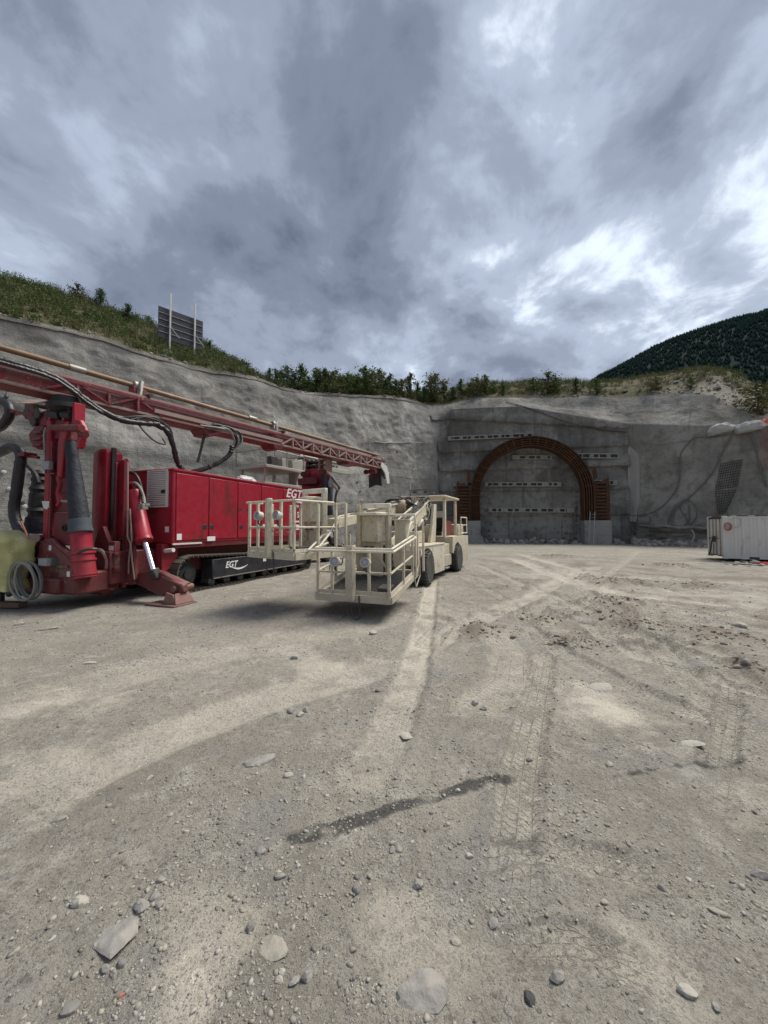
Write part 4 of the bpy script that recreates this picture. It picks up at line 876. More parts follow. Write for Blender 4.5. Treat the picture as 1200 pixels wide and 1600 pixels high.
# support jack: cylinder, chrome rod, arm and ground plate
YJ = -0.70
c_top, c_bot, rod_b = hq(209, 770, YJ + 0.25), hq(226, 846, YJ + 0.05), hq(240, 893, YJ - 0.05)
mb = MB(); d_ = (c_bot - c_top).normalized(); mb.lathe([(-0.02, 0.12), (0.0, 0.17), (0.08, 0.175), (0.1, 0.165), ((c_bot - c_top).length - 0.1, 0.165), ((c_bot - c_top).length - 0.08, 0.18), ((c_bot - c_top).length, 0.18), ((c_bot - c_top).length + 0.02, 0.09)], c_top, d_, 22)
jack = mb.build('jack_cylinder', RED, rig)
MB().cyl(c_bot, rod_b, 0.062, n=18).build('jack_rod', CHROME, jack)
MB().bar(c_top + Vector((0.02, -0.05, 0.22)), c_top, 0.12, 0.14).build('jack_lug', DKRED, jack, bevel=0.01)
pb(MB(), 215, 787, 223, 796, YJ - 0.02, 0.14).build('valve_block', STEEL, jack, bevel=0.008); pb(MB(), 222, 786, 228, 790, YJ + 0.05, 0.1).build('valve_block', STEEL, jack)
MB().tube([hq(200, 738, YJ + 0.3), hq(210, 740, YJ + 0.3), hq(217, 750, YJ + 0.3), hq(221, 765, YJ + 0.3), hq(224, 786, YJ + 0.1)], 0.035, 7, 5).build('jack_hose', BLACK, jack)
MB().tube([hq(200, 755, YJ + 0.2), hq(212, 755, YJ + 0.2), hq(220, 764, YJ + 0.2), hq(225, 778, YJ + 0.2), hq(226, 788, YJ + 0.1)], 0.03, 7, 5).build('jack_hose', GREYCABLE, jack)
a0, a1 = hq(210, 893, YJ), hq(283, 921, YJ - 0.1)
mb = MB(); arm_p = [hq(208, 896, YJ), hq(236, 890, YJ), hq(252, 894, YJ), hq(284, 914, YJ), hq(286, 926, YJ), hq(250, 931, YJ), hq(210, 912, YJ)]
mb.prism(arm_p, (0, 0.16, 0)); arm = mb.build('outrigger_arm', DKRED, rig, bevel=0.02)
mb = MB(); q0, q1 = hq(252, 905, YJ - 0.02), hq(281, 918, YJ - 0.02); mb.bar((q0.x, YJ + 0.12, q0.z + 0.05), (q1.x, YJ + 0.12, q1.z + 0.05), 0.26, 0.05); mb.build('arm_cover', MASTRED, arm, bevel=0.01)
mb = MB(); mb.bar(rod_b + Vector((0, 0.0, 0.06)), rod_b + Vector((0.05, 0.05, -0.16)), 0.16, 0.16); mb.build('rod_eye', DKSTEEL, arm, bevel=0.02)
MB().cyl(hq(270, 921, YJ - 0.06), hq(270, 921, YJ - 0.06) + Vector((0, 0.5, 0)), 0.07).build('foot_pin', MASTRED, arm)
MB().cyl(hq(203, 905, YJ - 0.1), hq(203, 905, YJ - 0.1) + Vector((0, 0.5, 0)), 0.13).build('arm_pivot', DKRED, arm)
fc_ = hq(268, 937, YJ - 0.05); fx, fy = fc_.x - 0.06, YJ + 0.06
mb = MB(); mb.bx(fx - 0.46, fx + 0.40, fy - 0.34, fy + 0.26, 0.02, 0.055); foot = mb.build('foot_plate', MASTRED, rig, bevel=0.008)
mb = MB()
for dy in (-0.24, 0.16): mb.prism([(fx - 0.05, fy + dy, 0.055), (fx + 0.34, fy + dy, 0.055), (fx + 0.24, fy + dy, 0.26), (fx + 0.05, fy + dy, 0.30)], (0, 0.035, 0))
mb.prism([(fx + 0.34, fy - 0.27, 0.055), (fx + 0.34, fy + 0.22, 0.055), (fx + 0.24, fy + 0.15, 0.27), (fx + 0.24, fy - 0.2, 0.27)], (0.02, 0, 0.01))
mb.build('foot_bracket', MASTRED, foot, bevel=0.006)
# gusset and stickered block in front of the hood
mb = MB(); mb.prism([hq(147, 850, YH - 0.35), hq(152, 832, YH - 0.35), hq(160, 822, YH - 0.35), hq(169, 846, YH - 0.35), hq(169, 862, YH - 0.35), hq(147, 862, YH - 0.35)], (0, 0.1, 0)); mb.build('gusset', DKRED, rig, bevel=0.01)
pb(MB(), 164, 846, 180, 893, YH - 0.35, 0.12).build('stickered_block', MASTRED, rig, bevel=0.012)
for y in (864, 886): pb(MB(), 150, y, 180, y + 3, YH - 0.40, 0.12).build('clamp_rail', DKRED, rig, bevel=0.006)
pb(MB(), 170, 853, 177, 860, YH - 0.36, 0.008).build('sticker', WHITE, rig)
pb(MB(), 150, 862, 160, 896, YH - 0.2, 0.3).build('clamp_body', DKSTEEL, rig, bevel=0.02)
MB().tube([hq(148, 858, YH - 0.42), hq(160, 862, YH - 0.42), hq(167, 874, YH - 0.42), hq(166, 890, YH - 0.42), hq(158, 897, YH - 0.42)], 0.045, 7, 5).build('guard_hoop', PALEMAST, rig)

# lifting column
YC = -1.70
def cq(x, y, yl=YC): return RF.on(x, y, y=yl)
column = pb(MB(), 66, 655, 80, 842, YC, 0.16).build('lift_column', RED, rig, bevel=0.015)
pb(MB(), 82, 690, 113, 800, YC + 0.08, 0.12).build('column_plate', DKRED, column, bevel=0.012)
pb(MB(), 83, 800, 113, 852, YC + 0.02, 0.14).build('column_plate', DKRED, column, bevel=0.012)
for y in (720, 742, 770): pb(MB(), 86, y, 112, y + 1.2, YC + 0.06, 0.03).build('weld_strip', MASTRED, column)
MB().lathe([(0, 0.075), (0.03, 0.075), (0.03, 0.055), (0.01, 0.05)], cq(101.5, 825, YC + 0.03), (0, -1, 0), 14).build('pin_hole', BLACK, column)
pb(MB(), 77, 690, 80, 842, YC - 0.02, 0.05).build('column_strip', MASTRED, column)
MB().prism([cq(65, 783, YC - 0.012), cq(77, 783, YC - 0.012), cq(76, 792, YC - 0.012), cq(73, 796, YC - 0.012), cq(68, 794, YC - 0.012)], (0, 0.01, 0)).build('sticker', WHITEM, column)
# link arm with clevis
mb = MB()
mb.prism([cq(98, 664, YC - 0.1), cq(104, 658, YC - 0.1), cq(105, 672, YC - 0.1), cq(100, 690, YC - 0.1), cq(95, 747, YC - 0.1), cq(88, 747, YC - 0.1), cq(90, 690, YC - 0.1), cq(94, 675, YC - 0.1)], (0, 0.08, 0)); link_arm = mb.build('link_arm', RED, rig, bevel=0.02, seg=2)
MB().cyl(cq(82, 668, YC - 0.12), cq(128, 669, YC - 0.12), 0.07, n=16).build('pivot_shaft', MASTRED, link_arm)
MB().tube([cq(91, 746, YC - 0.1), cq(94, 757, YC - 0.1), cq(91, 770, YC - 0.1), cq(93, 785, YC - 0.1), cq(90, 790, YC - 0.1)], 0.045, 7, 5).build('safety_strut', RED, link_arm)
MB().cyl(cq(96, 783, YC - 0.08), cq(112, 784, YC - 0.08), 0.03).build('strut_pin', STEEL, link_arm)
mb = MB(); mb.prism([cq(112, 655, YC - 0.05), cq(124, 655, YC - 0.05), cq(132, 672, YC - 0.05), cq(124, 700, YC - 0.05), cq(118, 702, YC - 0.05), cq(121, 676, YC - 0.05), cq(112, 668, YC - 0.05)], (0, 0.10, 0)); mb.build('yoke', RED, rig, bevel=0.02)
MB().cyl(cq(126, 678, YC - 0.1), cq(134, 679, YC - 0.1), 0.07).build('yoke_bolt', DKRED, rig)
pb(MB(), 122, 690, 126, 698, YC, 0.1).build('yoke_lug', DKRED, rig)
# big hydraulic cylinders with fabric sleeves
def sleeve(name, p0, p1, r0, r1, m, parent, yl, n=20, seed=1, fold=0.05):
    a, b = cq(*p0, yl), cq(*p1, yl); mb = MB(); ln = (b - a).length; rd = random.Random(seed); prof = []
    for i in range(n + 1):
        t = i / n; prof.append((ln * t, (r0 + (r1 - r0) * t) * (1 + fold * (rd.random() - 0.5) * 2)))
    mb.lathe(prof, a, b - a, 18); return mb.build(name, m, parent)
cy = sleeve('cylinder_barrel', (125, 825), (133, 903), 0.185, 0.205, RED, rig, YC + 0.02, 8, 2, 0.01)
for p in ((129.5, 862), (130.5, 873), (132.5, 895)):
    a = cq(*p, YC + 0.02); MB().lathe([(0, 0.215), (0.04, 0.22), (0.06, 0.205)], a, Vector((0.12, 0, -1)), 20).build('barrel_collar', RED, cy)
sleeve('fabric_sleeve', (110, 688), (125, 818), 0.10, 0.185, NAVY, cy, YC + 0.02, 26, 5, 0.035)
sleeve('sleeve_cuff', (124, 812), (126.5, 832), 0.20, 0.21, mat('grey_blue_fabric', (0.045, 0.06, 0.075), 0.8, var=0.2, dust=0.2, bump=0.008, bs=9), cy, YC + 0.0, 6, 6, 0.03)
MB().bar(cq(111, 676, YC + 0.02), cq(111.5, 690, YC + 0.02), 0.16, 0.16).build('rod_end', DKRED, cy, bevel=0.02)
MB().tube([cq(122, 865, YC - 0.35), cq(130, 860, YC - 0.38), cq(142, 858, YC - 0.38), cq(150, 858, YC - 0.3)], 0.03, 6, 5).build('strap_band', DKSTEEL, cy)
sl = sleeve('fabric_sleeve', (62, 735), (57, 812), 0.14, 0.19, BLACK, rig, YC + 0.45, 16, 8, 0.16); sleeve('sleeve_cuff', (57, 808), (55, 833), 0.20, 0.23, NAVY, sl, YC + 0.42, 6, 3, 0.03)
# column head with black rollers
head = pb(MB(), 66, 651, 108, 690, YC + 0.06, 0.2).build('column_head', DKRED, rig, bevel=0.03)
for x in (74, 96, 112): pb(MB(), x, 628, x + 4.5, 658, YC - 0.02, 0.22).build('roller_plate', RED, head, bevel=0.012)
for x0, x1 in ((79, 97), (101, 115)):
    for y0 in (633, 646):
        a, b = cq(x0, y0 + 1.5, YC + 0.05), cq(x1, y0 + 3.2, YC + 0.05); MB().cyl(a, b, 0.105, n=16).build('rubber_roller', BLACK, head)
for i, (x, y, r) in enumerate(((52, 638, 0.12), (50, 648, 0.13), (58, 642, 0.14), (62, 634, 0.11), (66, 648, 0.13), (56, 652, 0.12), (60, 660, 0.12))):
    a = cq(x, y, YC + 0.1); MB().cyl(a + Vector((0, -0.12, 0)), a + Vector((0.02, 0.2, 0.02)), r, r * 0.85, 10).build('swivel_motor', DKRED if i % 3 == 2 else DKSTEEL, head, bevel=0.015)
pb(MB(), 60, 640, 74, 668, YC + 0.04, 0.4).build('motor_mount', DKRED, head, bevel=0.03)
mb = MB(); mb.prism([cq(46, 690, YC), cq(44, 678, YC), cq(55, 665, YC), cq(68, 664, YC), cq(68, 702, YC), cq(57, 702, YC)], (0, 0.4, 0)); mb.build('motor_bracket', DKRED, head, bevel=0.02)
for y in (672, 682, 692): pb(MB(), 50, y, 63, y + 6, YC - 0.06, 0.12).build('hydraulic_fitting', MASTRED, head, bevel=0.012)
mb = MB(); mb.prism([cq(30, 631, YC - 0.2), cq(46, 625, YC - 0.05), cq(76, 626, YC + 0.1), cq(70, 631, YC - 0.1)], (0.0, 0.0, 0.02)); mb.build('deflector_plate', PALEMAST, head)
pb(MB(), 65.5, 720, 75.5, 734, YC - 0.1, 0.1).build('junction_box', GREYM, column, bevel=0.012)
MB().tube([cq(70, 720, YC - 0.06), cq(70, 700, YC - 0.06), cq(69, 680, YC - 0.06), cq(72, 668, YC - 0.06)], 0.025, 6, 4).build('conduit', STEEL, column)
MB().tube([cq(71, 734, YC - 0.06), cq(72, 740, YC - 0.06), cq(86, 740, YC - 0.06)], 0.018, 6).build('conduit', MASTRED, column)
# lower brackets left of the column
YB = -1.78
mb = MB(); mb.prism([cq(62, 845, YB), cq(74, 842, YB), cq(88, 858, YB), cq(90, 905, YB), cq(66, 905, YB), cq(58, 870, YB)], (0, 0.2, 0)); mb.build('base_bracket', MASTRED, rig, bevel=0.02)
mb = MB(); mb.prism([cq(74, 842, YB - 0.02), cq(80, 842, YB - 0.02), cq(117, 875, YB - 0.02), cq(122, 887, YB - 0.02), cq(117, 900, YB - 0.02), cq(92, 903, YB - 0.02), cq(88, 870, YB - 0.02)], (0, 0.08, 0)); mb.build('gusset', MASTRED, rig, bevel=0.015)
MB().bar(cq(79, 841, YB + 0.06), cq(119, 877, YB + 0.06), 0.2, 0.03).build('gusset_flange', MASTRED, rig)
pb(MB(), 88, 884, 105, 887, YB - 0.06, 0.05).build('weld_rib', MASTRED, rig)
pb(MB(), 76, 852, 80, 860, YB - 0.01, 0.008).build('sticker', WHITE, rig); pb(MB(), 104, 893, 109, 901, YB - 0.03, 0.008).build('sticker', WHITE, rig)
pb(MB(), 48, 836, 80, 846, YB + 0.1, 0.4).build('pivot_block', DKRED, rig, bevel=0.02)
MB().cyl(cq(53, 841, YB - 0.1), cq(53, 841, YB + 0.3), 0.10).build('pivot_pin', PALEMAST, rig)
pb(MB(), 41, 838, 62, 870, YB + 0.05, 0.4).build('pivot_housing', DKRED, rig, bevel=0.03)
pb(MB(), 59, 873, 72, 884, YB - 0.22, 0.2).build('socket_box', GREYM, rig, bevel=0.012); pb(MB(), 72, 872, 80, 884, YB - 0.14, 0.14).build('socket_lid', mat('grey_lid', (0.1, 0.105, 0.105), 0.6), rig, bevel=0.012)
MB().cyl(cq(106, 906, YB), cq(120, 908, YB + 0.2), 0.08).build('tow_eye', MASTRED, rig)
mb = MB(); mb.bx(-2.3, -0.9, -1.9, -0.9, 0.30, 0.62); mb.build('base_beam', DKRED, rig, bevel=0.04)
mb = MB(); mb.bx(-1.35, -0.5, -1.8, -0.9, 0.30, 0.75); mb.build('base_beam', DKRED, rig, bevel=0.04)

# ---- drill mast: its own line, 12.6 degrees off the carrier's axis
ma = R(12.6)
mY = Vector((math.sin(ma), math.cos(ma), 0)); mX = Vector((math.cos(ma), -math.sin(ma), 0)); mO = Vector((-1.16, -1.70, 0))
def mp_(x, s, z): return mO + mX * x + mY * s + Vector((0, 0, z))
MZ0, MZ1, MW = 4.46, 4.88, 0.62
def mbar(mb, x0, s0, z0, x1, s1, z1, wd, ht=None): return mb.bar(mp_(x0, s0, z0), mp_(x1, s1, z1), wd, ht)
S0, S1 = -4.5, 12.6
mb = MB(); mbar(mb, -MW/2, S0, 4.60, -MW/2, 6.2, 4.60, MW - 0.10, 0.30); mast = mb.build('drill_mast', MASTRED, rig, bevel=0.02)
mb = MB(); mbar(mb, -MW/2, 6.2, 4.56, -MW/2, S1, 4.56, MW - 0.22, 0.20); mb.build('mast_spine', MASTRED, mast, bevel=0.01)
for x in (-0.05, -MW + 0.05):
    for z, h in ((MZ1 - 0.03, 0.07), (MZ0 + 0.03, 0.06)):
        mb = MB(); mbar(mb, x, S0, z, x, S1, z, 0.10, h); mb.build('mast_chord', MASTRED if h > 0.065 else PALEMAST, mast, bevel=0.008)
mb = MB(); mbar(mb, -0.10, S0, MZ1 + 0.045, -0.10, S1 - 0.3, MZ1 + 0.045, 0.05, 0.06); mb.build('guide_rail', PALEMAST, mast)
mb = MB(); mbar(mb, -MW + 0.10, S0, MZ1 + 0.045, -MW + 0.10, S1 - 0.3, MZ1 + 0.045, 0.05, 0.06); mb.build('guide_rail', PALEMAST, mast)
for x, m in ((0.02, MASTRED), (-MW - 0.02, MASTRED)):
    mb = MB(); mbar(mb, x, 1.8, 4.62, x, 6.0, 4.62, 0.03, 0.10); mb.build('side_strip', PALEMAST, mast)
    mb = MB(); mbar(mb, x, S0, 4.80, x, 6.0, 4.80, 0.02, 0.03); mb.build('side_strip', DKRED, mast)
# lattice bays along both sides
for x in (0.0, -MW):
    for sa, sb, nb, m in ((-0.4, 2.0, 4, MASTRED), (6.0, 12.0, 12, PALEMAST)):
        stp = (sb - sa) / nb
        for i in range(nb + 1):
            s = sa + i * stp
            if 0 < i < nb: mb = MB(); mbar(mb, x, s, MZ0 + 0.06, x, s, MZ1 - 0.06, 0.05, 0.05 if i % 3 else 0.12); mb.build('lattice_post', m, mast)
            if i < nb:
                u_, d_ = (MZ0 + 0.06, MZ1 - 0.06) if i % 2 == 0 else (MZ1 - 0.06, MZ0 + 0.06)
                mb = MB(); mbar(mb, x, s, u_, x, s + stp, d_, 0.04, 0.045); mb.build('lattice_diagonal', m, mast)
for s, l, hgt in ((3.1, 0.5, 0.16), (5.6, 0.5, 0.14), (9.6, 0.9, 0.12)):
    mb = MB(); mb.prism([mp_(-MW, s, MZ0), mp_(-MW, s + l, MZ0), mp_(-MW, s + l - 0.12, MZ0 - hgt), mp_(-MW, s + 0.12, MZ0 - hgt)], mX * MW); mb.build('mast_bracket', DKRED, mast, bevel=0.01)
# drill pipe with clamps
mb = MB(); mb.cyl(mp_(-0.36, S0, 5.27), mp_(-0.36, S1 - 0.1, 5.16), 0.062, n=16); pipe = mb.build('drill_pipe', PIPE, mast)
for s in (-2.2, 0.15, 4.9): mb = MB(); mb.cyl(mp_(-0.36, s, 5.245), mp_(-0.36, s + 0.3, 5.243), 0.075, n=14); mb.build('pipe_joint', STEEL, mast)
for s, k in ((1.55, 1.0), (5.95, 0.75)):
    mb = MB(); zz = 5.235
    mbar(mb, -0.36, s, MZ1 + 0.02, -0.36, s + 0.02, zz - 0.05, 0.34 * k, 0.22); cl = mb.build('pipe_clamp', MASTRED if k == 1 else STEEL, mast, bevel=0.02)
    mb = MB(); mb.lathe([(0, 0.10), (0.02, 0.125), (0.14 * k, 0.125), (0.16 * k, 0.10)], mp_(-0.36, s - 0.1, zz), mY, 16); mb.build('clamp_ring', STEEL, cl)
    for dx in (-0.22, 0.22): mb = MB(); mbar(mb, -0.36 + dx * k, s - 0.05, MZ1, -0.36 + dx * 0.5 * k, s + 0.05, zz + 0.12, 0.08 * k, 0.12 * k); mb.build('clamp_jaw', STEEL, cl, bevel=0.015)
    mb = MB(); mb.cyl(mp_(-0.6 * k, s + 0.16, MZ1 + 0.12), mp_(0.02, s + 0.16, MZ1 + 0.1), 0.05, n=10); mb.build('clamp_cylinder', DKSTEEL, cl)
# rotary head and sledge near the column, plus its hose bundle
mb = MB(); mbar(mb, -0.02, -3.2, 4.74, -0.02, -1.25, 4.74, 0.34, 0.30); sled = mb.build('rotary_head', DKRED, mast, bevel=0.04)
for i in range(9):
    rd = random.Random(i + 40); s = -3.0 + i * 0.2; mb = MB(); mb.cyl(mp_(0.12, s, 4.66 + rd.uniform(-0.05, 0.12)), mp_(0.24 + rd.uniform(0, 0.08), s + 0.1, 4.68 + rd.uniform(-0.05, 0.1)), 0.06 + rd.uniform(0, 0.035), n=10); mb.build('hydraulic_fitting', DKSTEEL if i % 2 else MASTRED, sled)
bnd = [mp_(0.16, s, z) for s, z in ((-2.4, 4.90), (-1.7, 4.86), (-1.0, 4.84), (-0.35, 4.80), (0.0, 4.66), (0.3, 4.46), (0.62, 4.28), (1.0, 4.17), (1.5, 4.20), (1.85, 4.26))]
MB().tube(bnd, 0.062, 10, 8, wob=0.16, seed=3).build('hose_bundle', HOSE, mast)
MB().tube([q_ + Vector((0.04, -0.02, -0.06)) for q_ in bnd[:7]], 0.04, 8, 8, wob=0.2, seed=9).build('hose_bundle', HOSE, mast)
for i in range(4):
    rd = random.Random(60 + i); j = lambda a: rd.uniform(-a, a)
    MB().tube([mp_(0.12 + j(.05), 1.0 + 0.1 * i, 4.22), mp_(0.16, 1.4, 4.34 + j(.05)), mp_(0.1, 1.8, 4.38 + j(.04)), mp_(0.06, 2.15, 4.22 + j(.06)), mp_(0.0, 2.3, 3.95)], 0.025, 6, 5).build('loose_hose', BLACK, mast)
MB().tube([mp_(0.14, 1.35, 4.2), mp_(0.2, 1.5, 3.98), mp_(0.2, 1.75, 3.8), mp_(0.18, 2.0, 3.78), mp_(0.14, 1.95, 3.92)], 0.022, 6, 5).build('loose_hose', BLACK, mast)
MB().tube([mp_(0.05, 1.8, 4.28), mp_(0.05, 2.1, 4.15), mp_(0.0, 2.3, 3.8), mp_(-0.1, 2.45, 3.45), mp_(-0.15, 2.65, 3.2), mp_(-0.3, 2.85, 3.08)], 0.068, 9, 8, wob=0.16, seed=5).build('hose_bundle', HOSE, mast)
for i in range(7):
    rd = random.Random(80 + i); j = lambda a: rd.uniform(-a, a)
    MB().tube([mp_(0.0 + j(.08), 3.2 + j(.2), 4.5), mp_(0.12 + j(.06), 3.55 + j(.1), 4.58 + j(.06)), mp_(0.16 + j(.05), 3.9 + 0.05 * i, 4.5 + j(.1)), mp_(0.12, 4.05 + 0.04 * i, 4.2 + j(.06)), mp_(0.05, 3.95, 3.95)], 0.028, 6, 5).build('loose_hose', BLACK if i % 3 else GREYCABLE, mast)
MB().tube([mp_(0.08, 4.0, 4.1), mp_(0.05, 3.95, 3.85), mp_(0.0, 3.7, 3.6), mp_(-0.1, 3.35, 3.38), mp_(-0.2, 3.0, 3.22), mp_(-0.4, 2.7, 3.1)], 0.068, 9, 8, wob=0.18, seed=8).build('hose_bundle', HOSE, mast)
mb = MB(); mbar(mb, 0.1, 3.2, 4.25, 0.1, 3.6, 4.42, 0.06); mb.build('hose_bracket', DKRED, mast); mb = MB(); mbar(mb, -0.1, 3.25, 4.4, -0.2, 3.1, 3.5, 0.05); mb.build('hose_stay', DKSTEEL, mast)
# turntable between column head and mast
mb = MB(); c_ = mp_(-0.12, 0.05, 0); mb.lathe([(4.16, 0.22), (4.22, 0.33), (4.32, 0.33), (4.34, 0.26), (MZ0 + 0.01, 0.26)], c_, (0, 0, 1), 20); mb.build('turntable', BLACK, rig)
# mast tip
tip = MB(); mbar(tip, -MW/2, 12.3, 4.45, -MW/2, 12.75, 4.45, 0.62, 0.66); tip = tip.build('mast_tip', DKSTEEL, mast, bevel=0.05)
rd = random.Random(5)
for i in range(16):
    x, s, z = rd.uniform(-0.75, 0.08), rd.uniform(12.1, 12.85), rd.uniform(4.05, 5.2); mb = MB(); d = Vector((rd.uniform(-1, 1), rd.uniform(-1, 1), rd.uniform(-1, 1))).normalized() * rd.uniform(0.08, 0.2)
    p = mp_(x, s, z)
    if i % 2: mb.cyl(p - d, p + d, rd.uniform(0.04, 0.10), n=10)
    else: mb.bar(p - d, p + d, rd.uniform(0.08, 0.2), rd.uniform(0.05, 0.14))
    mb.build('clamp_piece', (STEEL, DKSTEEL, MASTRED)[i % 3], tip, bevel=0.012)
mb = MB(); mb.prism([mp_(0.05, 12.1, 4.75), mp_(0.05, 12.55, 4.62), mp_(0.05, 12.72, 4.3), mp_(0.05, 12.8, 3.8), mp_(0.05, 12.6, 3.75), mp_(0.05, 12.4, 4.25), mp_(0.05, 12.05, 4.55)], mX * 0.05); mb.build('guard_plate', WHITEM, tip)
mb = MB(); mb.prism([mp_(-0.7, 12.15, 4.2), mp_(0.0, 12.15, 4.2), mp_(0.02, 12.2, 3.62), mp_(-0.35, 12.25, 3.7), mp_(-0.72, 12.2, 3.55)], mY * 0.05); mb.build('rubber_flap', BLACK, tip)
for dx in (-0.5, -0.25, 0.0): mb = MB(); mb.lathe([(0, 0.10), (0.08, 0.12), (0.16, 0.10)], mp_(dx - 0.05, 11.6, 4.25), mX, 12); mb.build('tip_roller', DKRED, tip)
# rear mast support on the far end of the house
YR = 7.0
def rq(x, y, yl=YR): return RF.on(x, y, y=yl)
sup = pb(MB(), 479, 738, 506, 770, YR, 0.55).build('rear_support', RED, rig, bevel=0.03)
pb(MB(), 465, 746, 494, 758, YR - 0.2, 0.5).build('support_box', DKRED, sup, bevel=0.03)
mb = MB(); mb.prism([rq(470, 752), rq(478, 733), rq(500, 731), rq(510, 741), rq(508, 772), rq(472, 772)], (0, 0.4, 0)); mb.build('support_cheek', RED, sup, bevel=0.02)
for x in (478, 484, 491): 
    for y in (718, 725): pb(MB(), x, y, x + 5.5, y + 5.5, YR + 0.02, 0.5).build('roller_block', DKSTEEL, sup, bevel=0.03)
for x in (477, 497, 508): pb(MB(), x, 716, x + 2.2, 735, YR - 0.03, 0.5).build('roller_plate', PALEMAST if x > 490 else MASTRED, sup, bevel=0.01)
for y in (717, 724.5, 732): pb(MB(), 499, y, 508, y + 1.5, YR - 0.02, 0.4).build('roller_plate', PALEMAST, sup)
for i, (x, y) in enumerate(((474, 741), (480, 738), (503, 737))): MB().cyl(rq(x, y, YR - 0.1), rq(x, y, YR + 0.3), 0.12, n=10).build('swivel_motor', DKRED, sup)
MB().tube([rq(506, 742), rq(508, 755), rq(511, 770), rq(514, 790), rq(516, 805)], 0.13, 9, 5, wob=0.08).build('hose_bundle', HOSE, sup)
mb = MB(); mb.prism([rq(511, 758), rq(517, 743), rq(523, 753), rq(521, 760), rq(514, 762)], (0, 0.2, 0)); mb.build('guard_plate', GREYM, sup)
MB().tube([rq(518, 745), rq(526, 756), rq(530, 762), rq(526, 769), rq(524, 780), rq(523, 790)], 0.045, 6, 4).build('support_pipe', DKSTEEL, sup)
MB().bar(rq(520, 756, YR - 0.05), rq(528, 766, YR - 0.05), 0.14, 0.08).build('support_stay', PALEMAST, sup); pb(MB(), 512, 757, 520, 800, YR + 0.1, 0.3).build('support_column', GREYM, sup)
# black supply hoses arching at the left edge
MB().tube([cq(-28, 664), cq(-12, 672), cq(4, 664), cq(14, 650), cq(15, 638), cq(8, 628), cq(-6, 626), cq(-20, 630)], 0.10, 10, 6, wob=0.05).build('supply_hose', HOSE, rig)
pb(MB(), 9, 640, 21, 646, YC - 0.05, 0.2).build('hose_clip', DKRED, rig); MB().bar(cq(20, 643), cq(48, 647), 0.05).build('hose_stay', DKRED, rig)
MB().tube([cq(-30, 715), cq(-14, 712), cq(2, 706), cq(16, 699), cq(28, 702), cq(33, 714), cq(30, 735), cq(26, 765), cq(22, 795), cq(26, 818), cq(36, 838), cq(42, 855), cq(46, 875)], 0.105, 10, 6, wob=0.05, seed=2).build('supply_hose', HOSE, rig)
pb(MB(), 27, 706, 38, 713, YC - 0.12, 0.24).build('hose_clip', DKRED, rig); MB().bar(cq(37, 711), cq(60, 715), 0.06).build('hose_stay', DKRED, rig)
MB().tube([cq(36, 722, YC + 0.3), cq(46, 730, YC + 0.3), cq(56, 742, YC + 0.3), cq(60, 755, YC + 0.3)], 0.05, 7, 5).build('supply_hose', BLACK, rig)
MB().tube([cq(33, 815), cq(38, 826), cq(42, 836), cq(44, 842)], 0.018, 6, 4).build('orange_wire', ORANGE, rig)
for i in range(4):
    y = 870 + i * 3; MB().tube([cq(42 + i * 3, 860), cq(48 + i * 4, 895), cq(44 + i * 2, 912 - i), cq(30 + 4 * i, 918 - i), cq(14 + 3 * i, 930 - 2 * i) if i < 2 else cq(60 + 5 * i, 914 - i), cq(12, 922) if i < 2 else cq(84 + i * 4, 905)], 0.045, 7, 5).build('ground_hose', BLACK, rig)
for i in range(3): MB().tube([cq(100 - 4 * i, 898), cq(90 - 6 * i, 908), cq(70 - 8 * i, 918 - i), cq(46 - 6 * i, 926 - i), cq(26, 928 - 2 * i)], 0.05, 7, 5).build('ground_hose', BLACK, rig)
MB().cyl(cq(10, 608, YC), cq(10, 618, YC), 0.008, n=5).build('hanging_wire', DKSTEEL, mast); MB().lathe([(0, 0.02), (0.03, 0.04), (0.08, 0.04), (0.1, 0.01)], cq(10, 616, YC), (0, 0, -1), 10).build('wire_weight', DKSTEEL, mast)

# ---- things standing by the rig
coil = thing('cable_coil', RF.wld(cq(40, 935, YC - 0.35) * 1.0), 0, label='coil of grey cable hanging beside the yellow plastic cover', cat='cable coil')
cl_ = RF.wld(cq(42, 908, YC - 0.4)); coil.location = (cl_.x, cl_.y, 0)
for i in range(7):
    rd = random.Random(i); pts = []; R0 = (0.25 + rd.uniform(-0.06, 0.05), 0.33 + rd.uniform(-0.05, 0.05)); ph = rd.uniform(-.05, .05)
    for k in range(24):
        a = 2 * math.pi * k / 24; rx, rz = R0[0], R0[1]
        pts.append((rx * math.cos(a) * 0.9 + ph, 0.03 * i - 0.1 + 0.03 * math.sin(a + i), cl_.z + rz * math.sin(a) - 0.1 * math.cos(a)))
    MB().tube(pts, 0.019, 6, closed=True).build('cable_loop', GREYCABLE, coil)
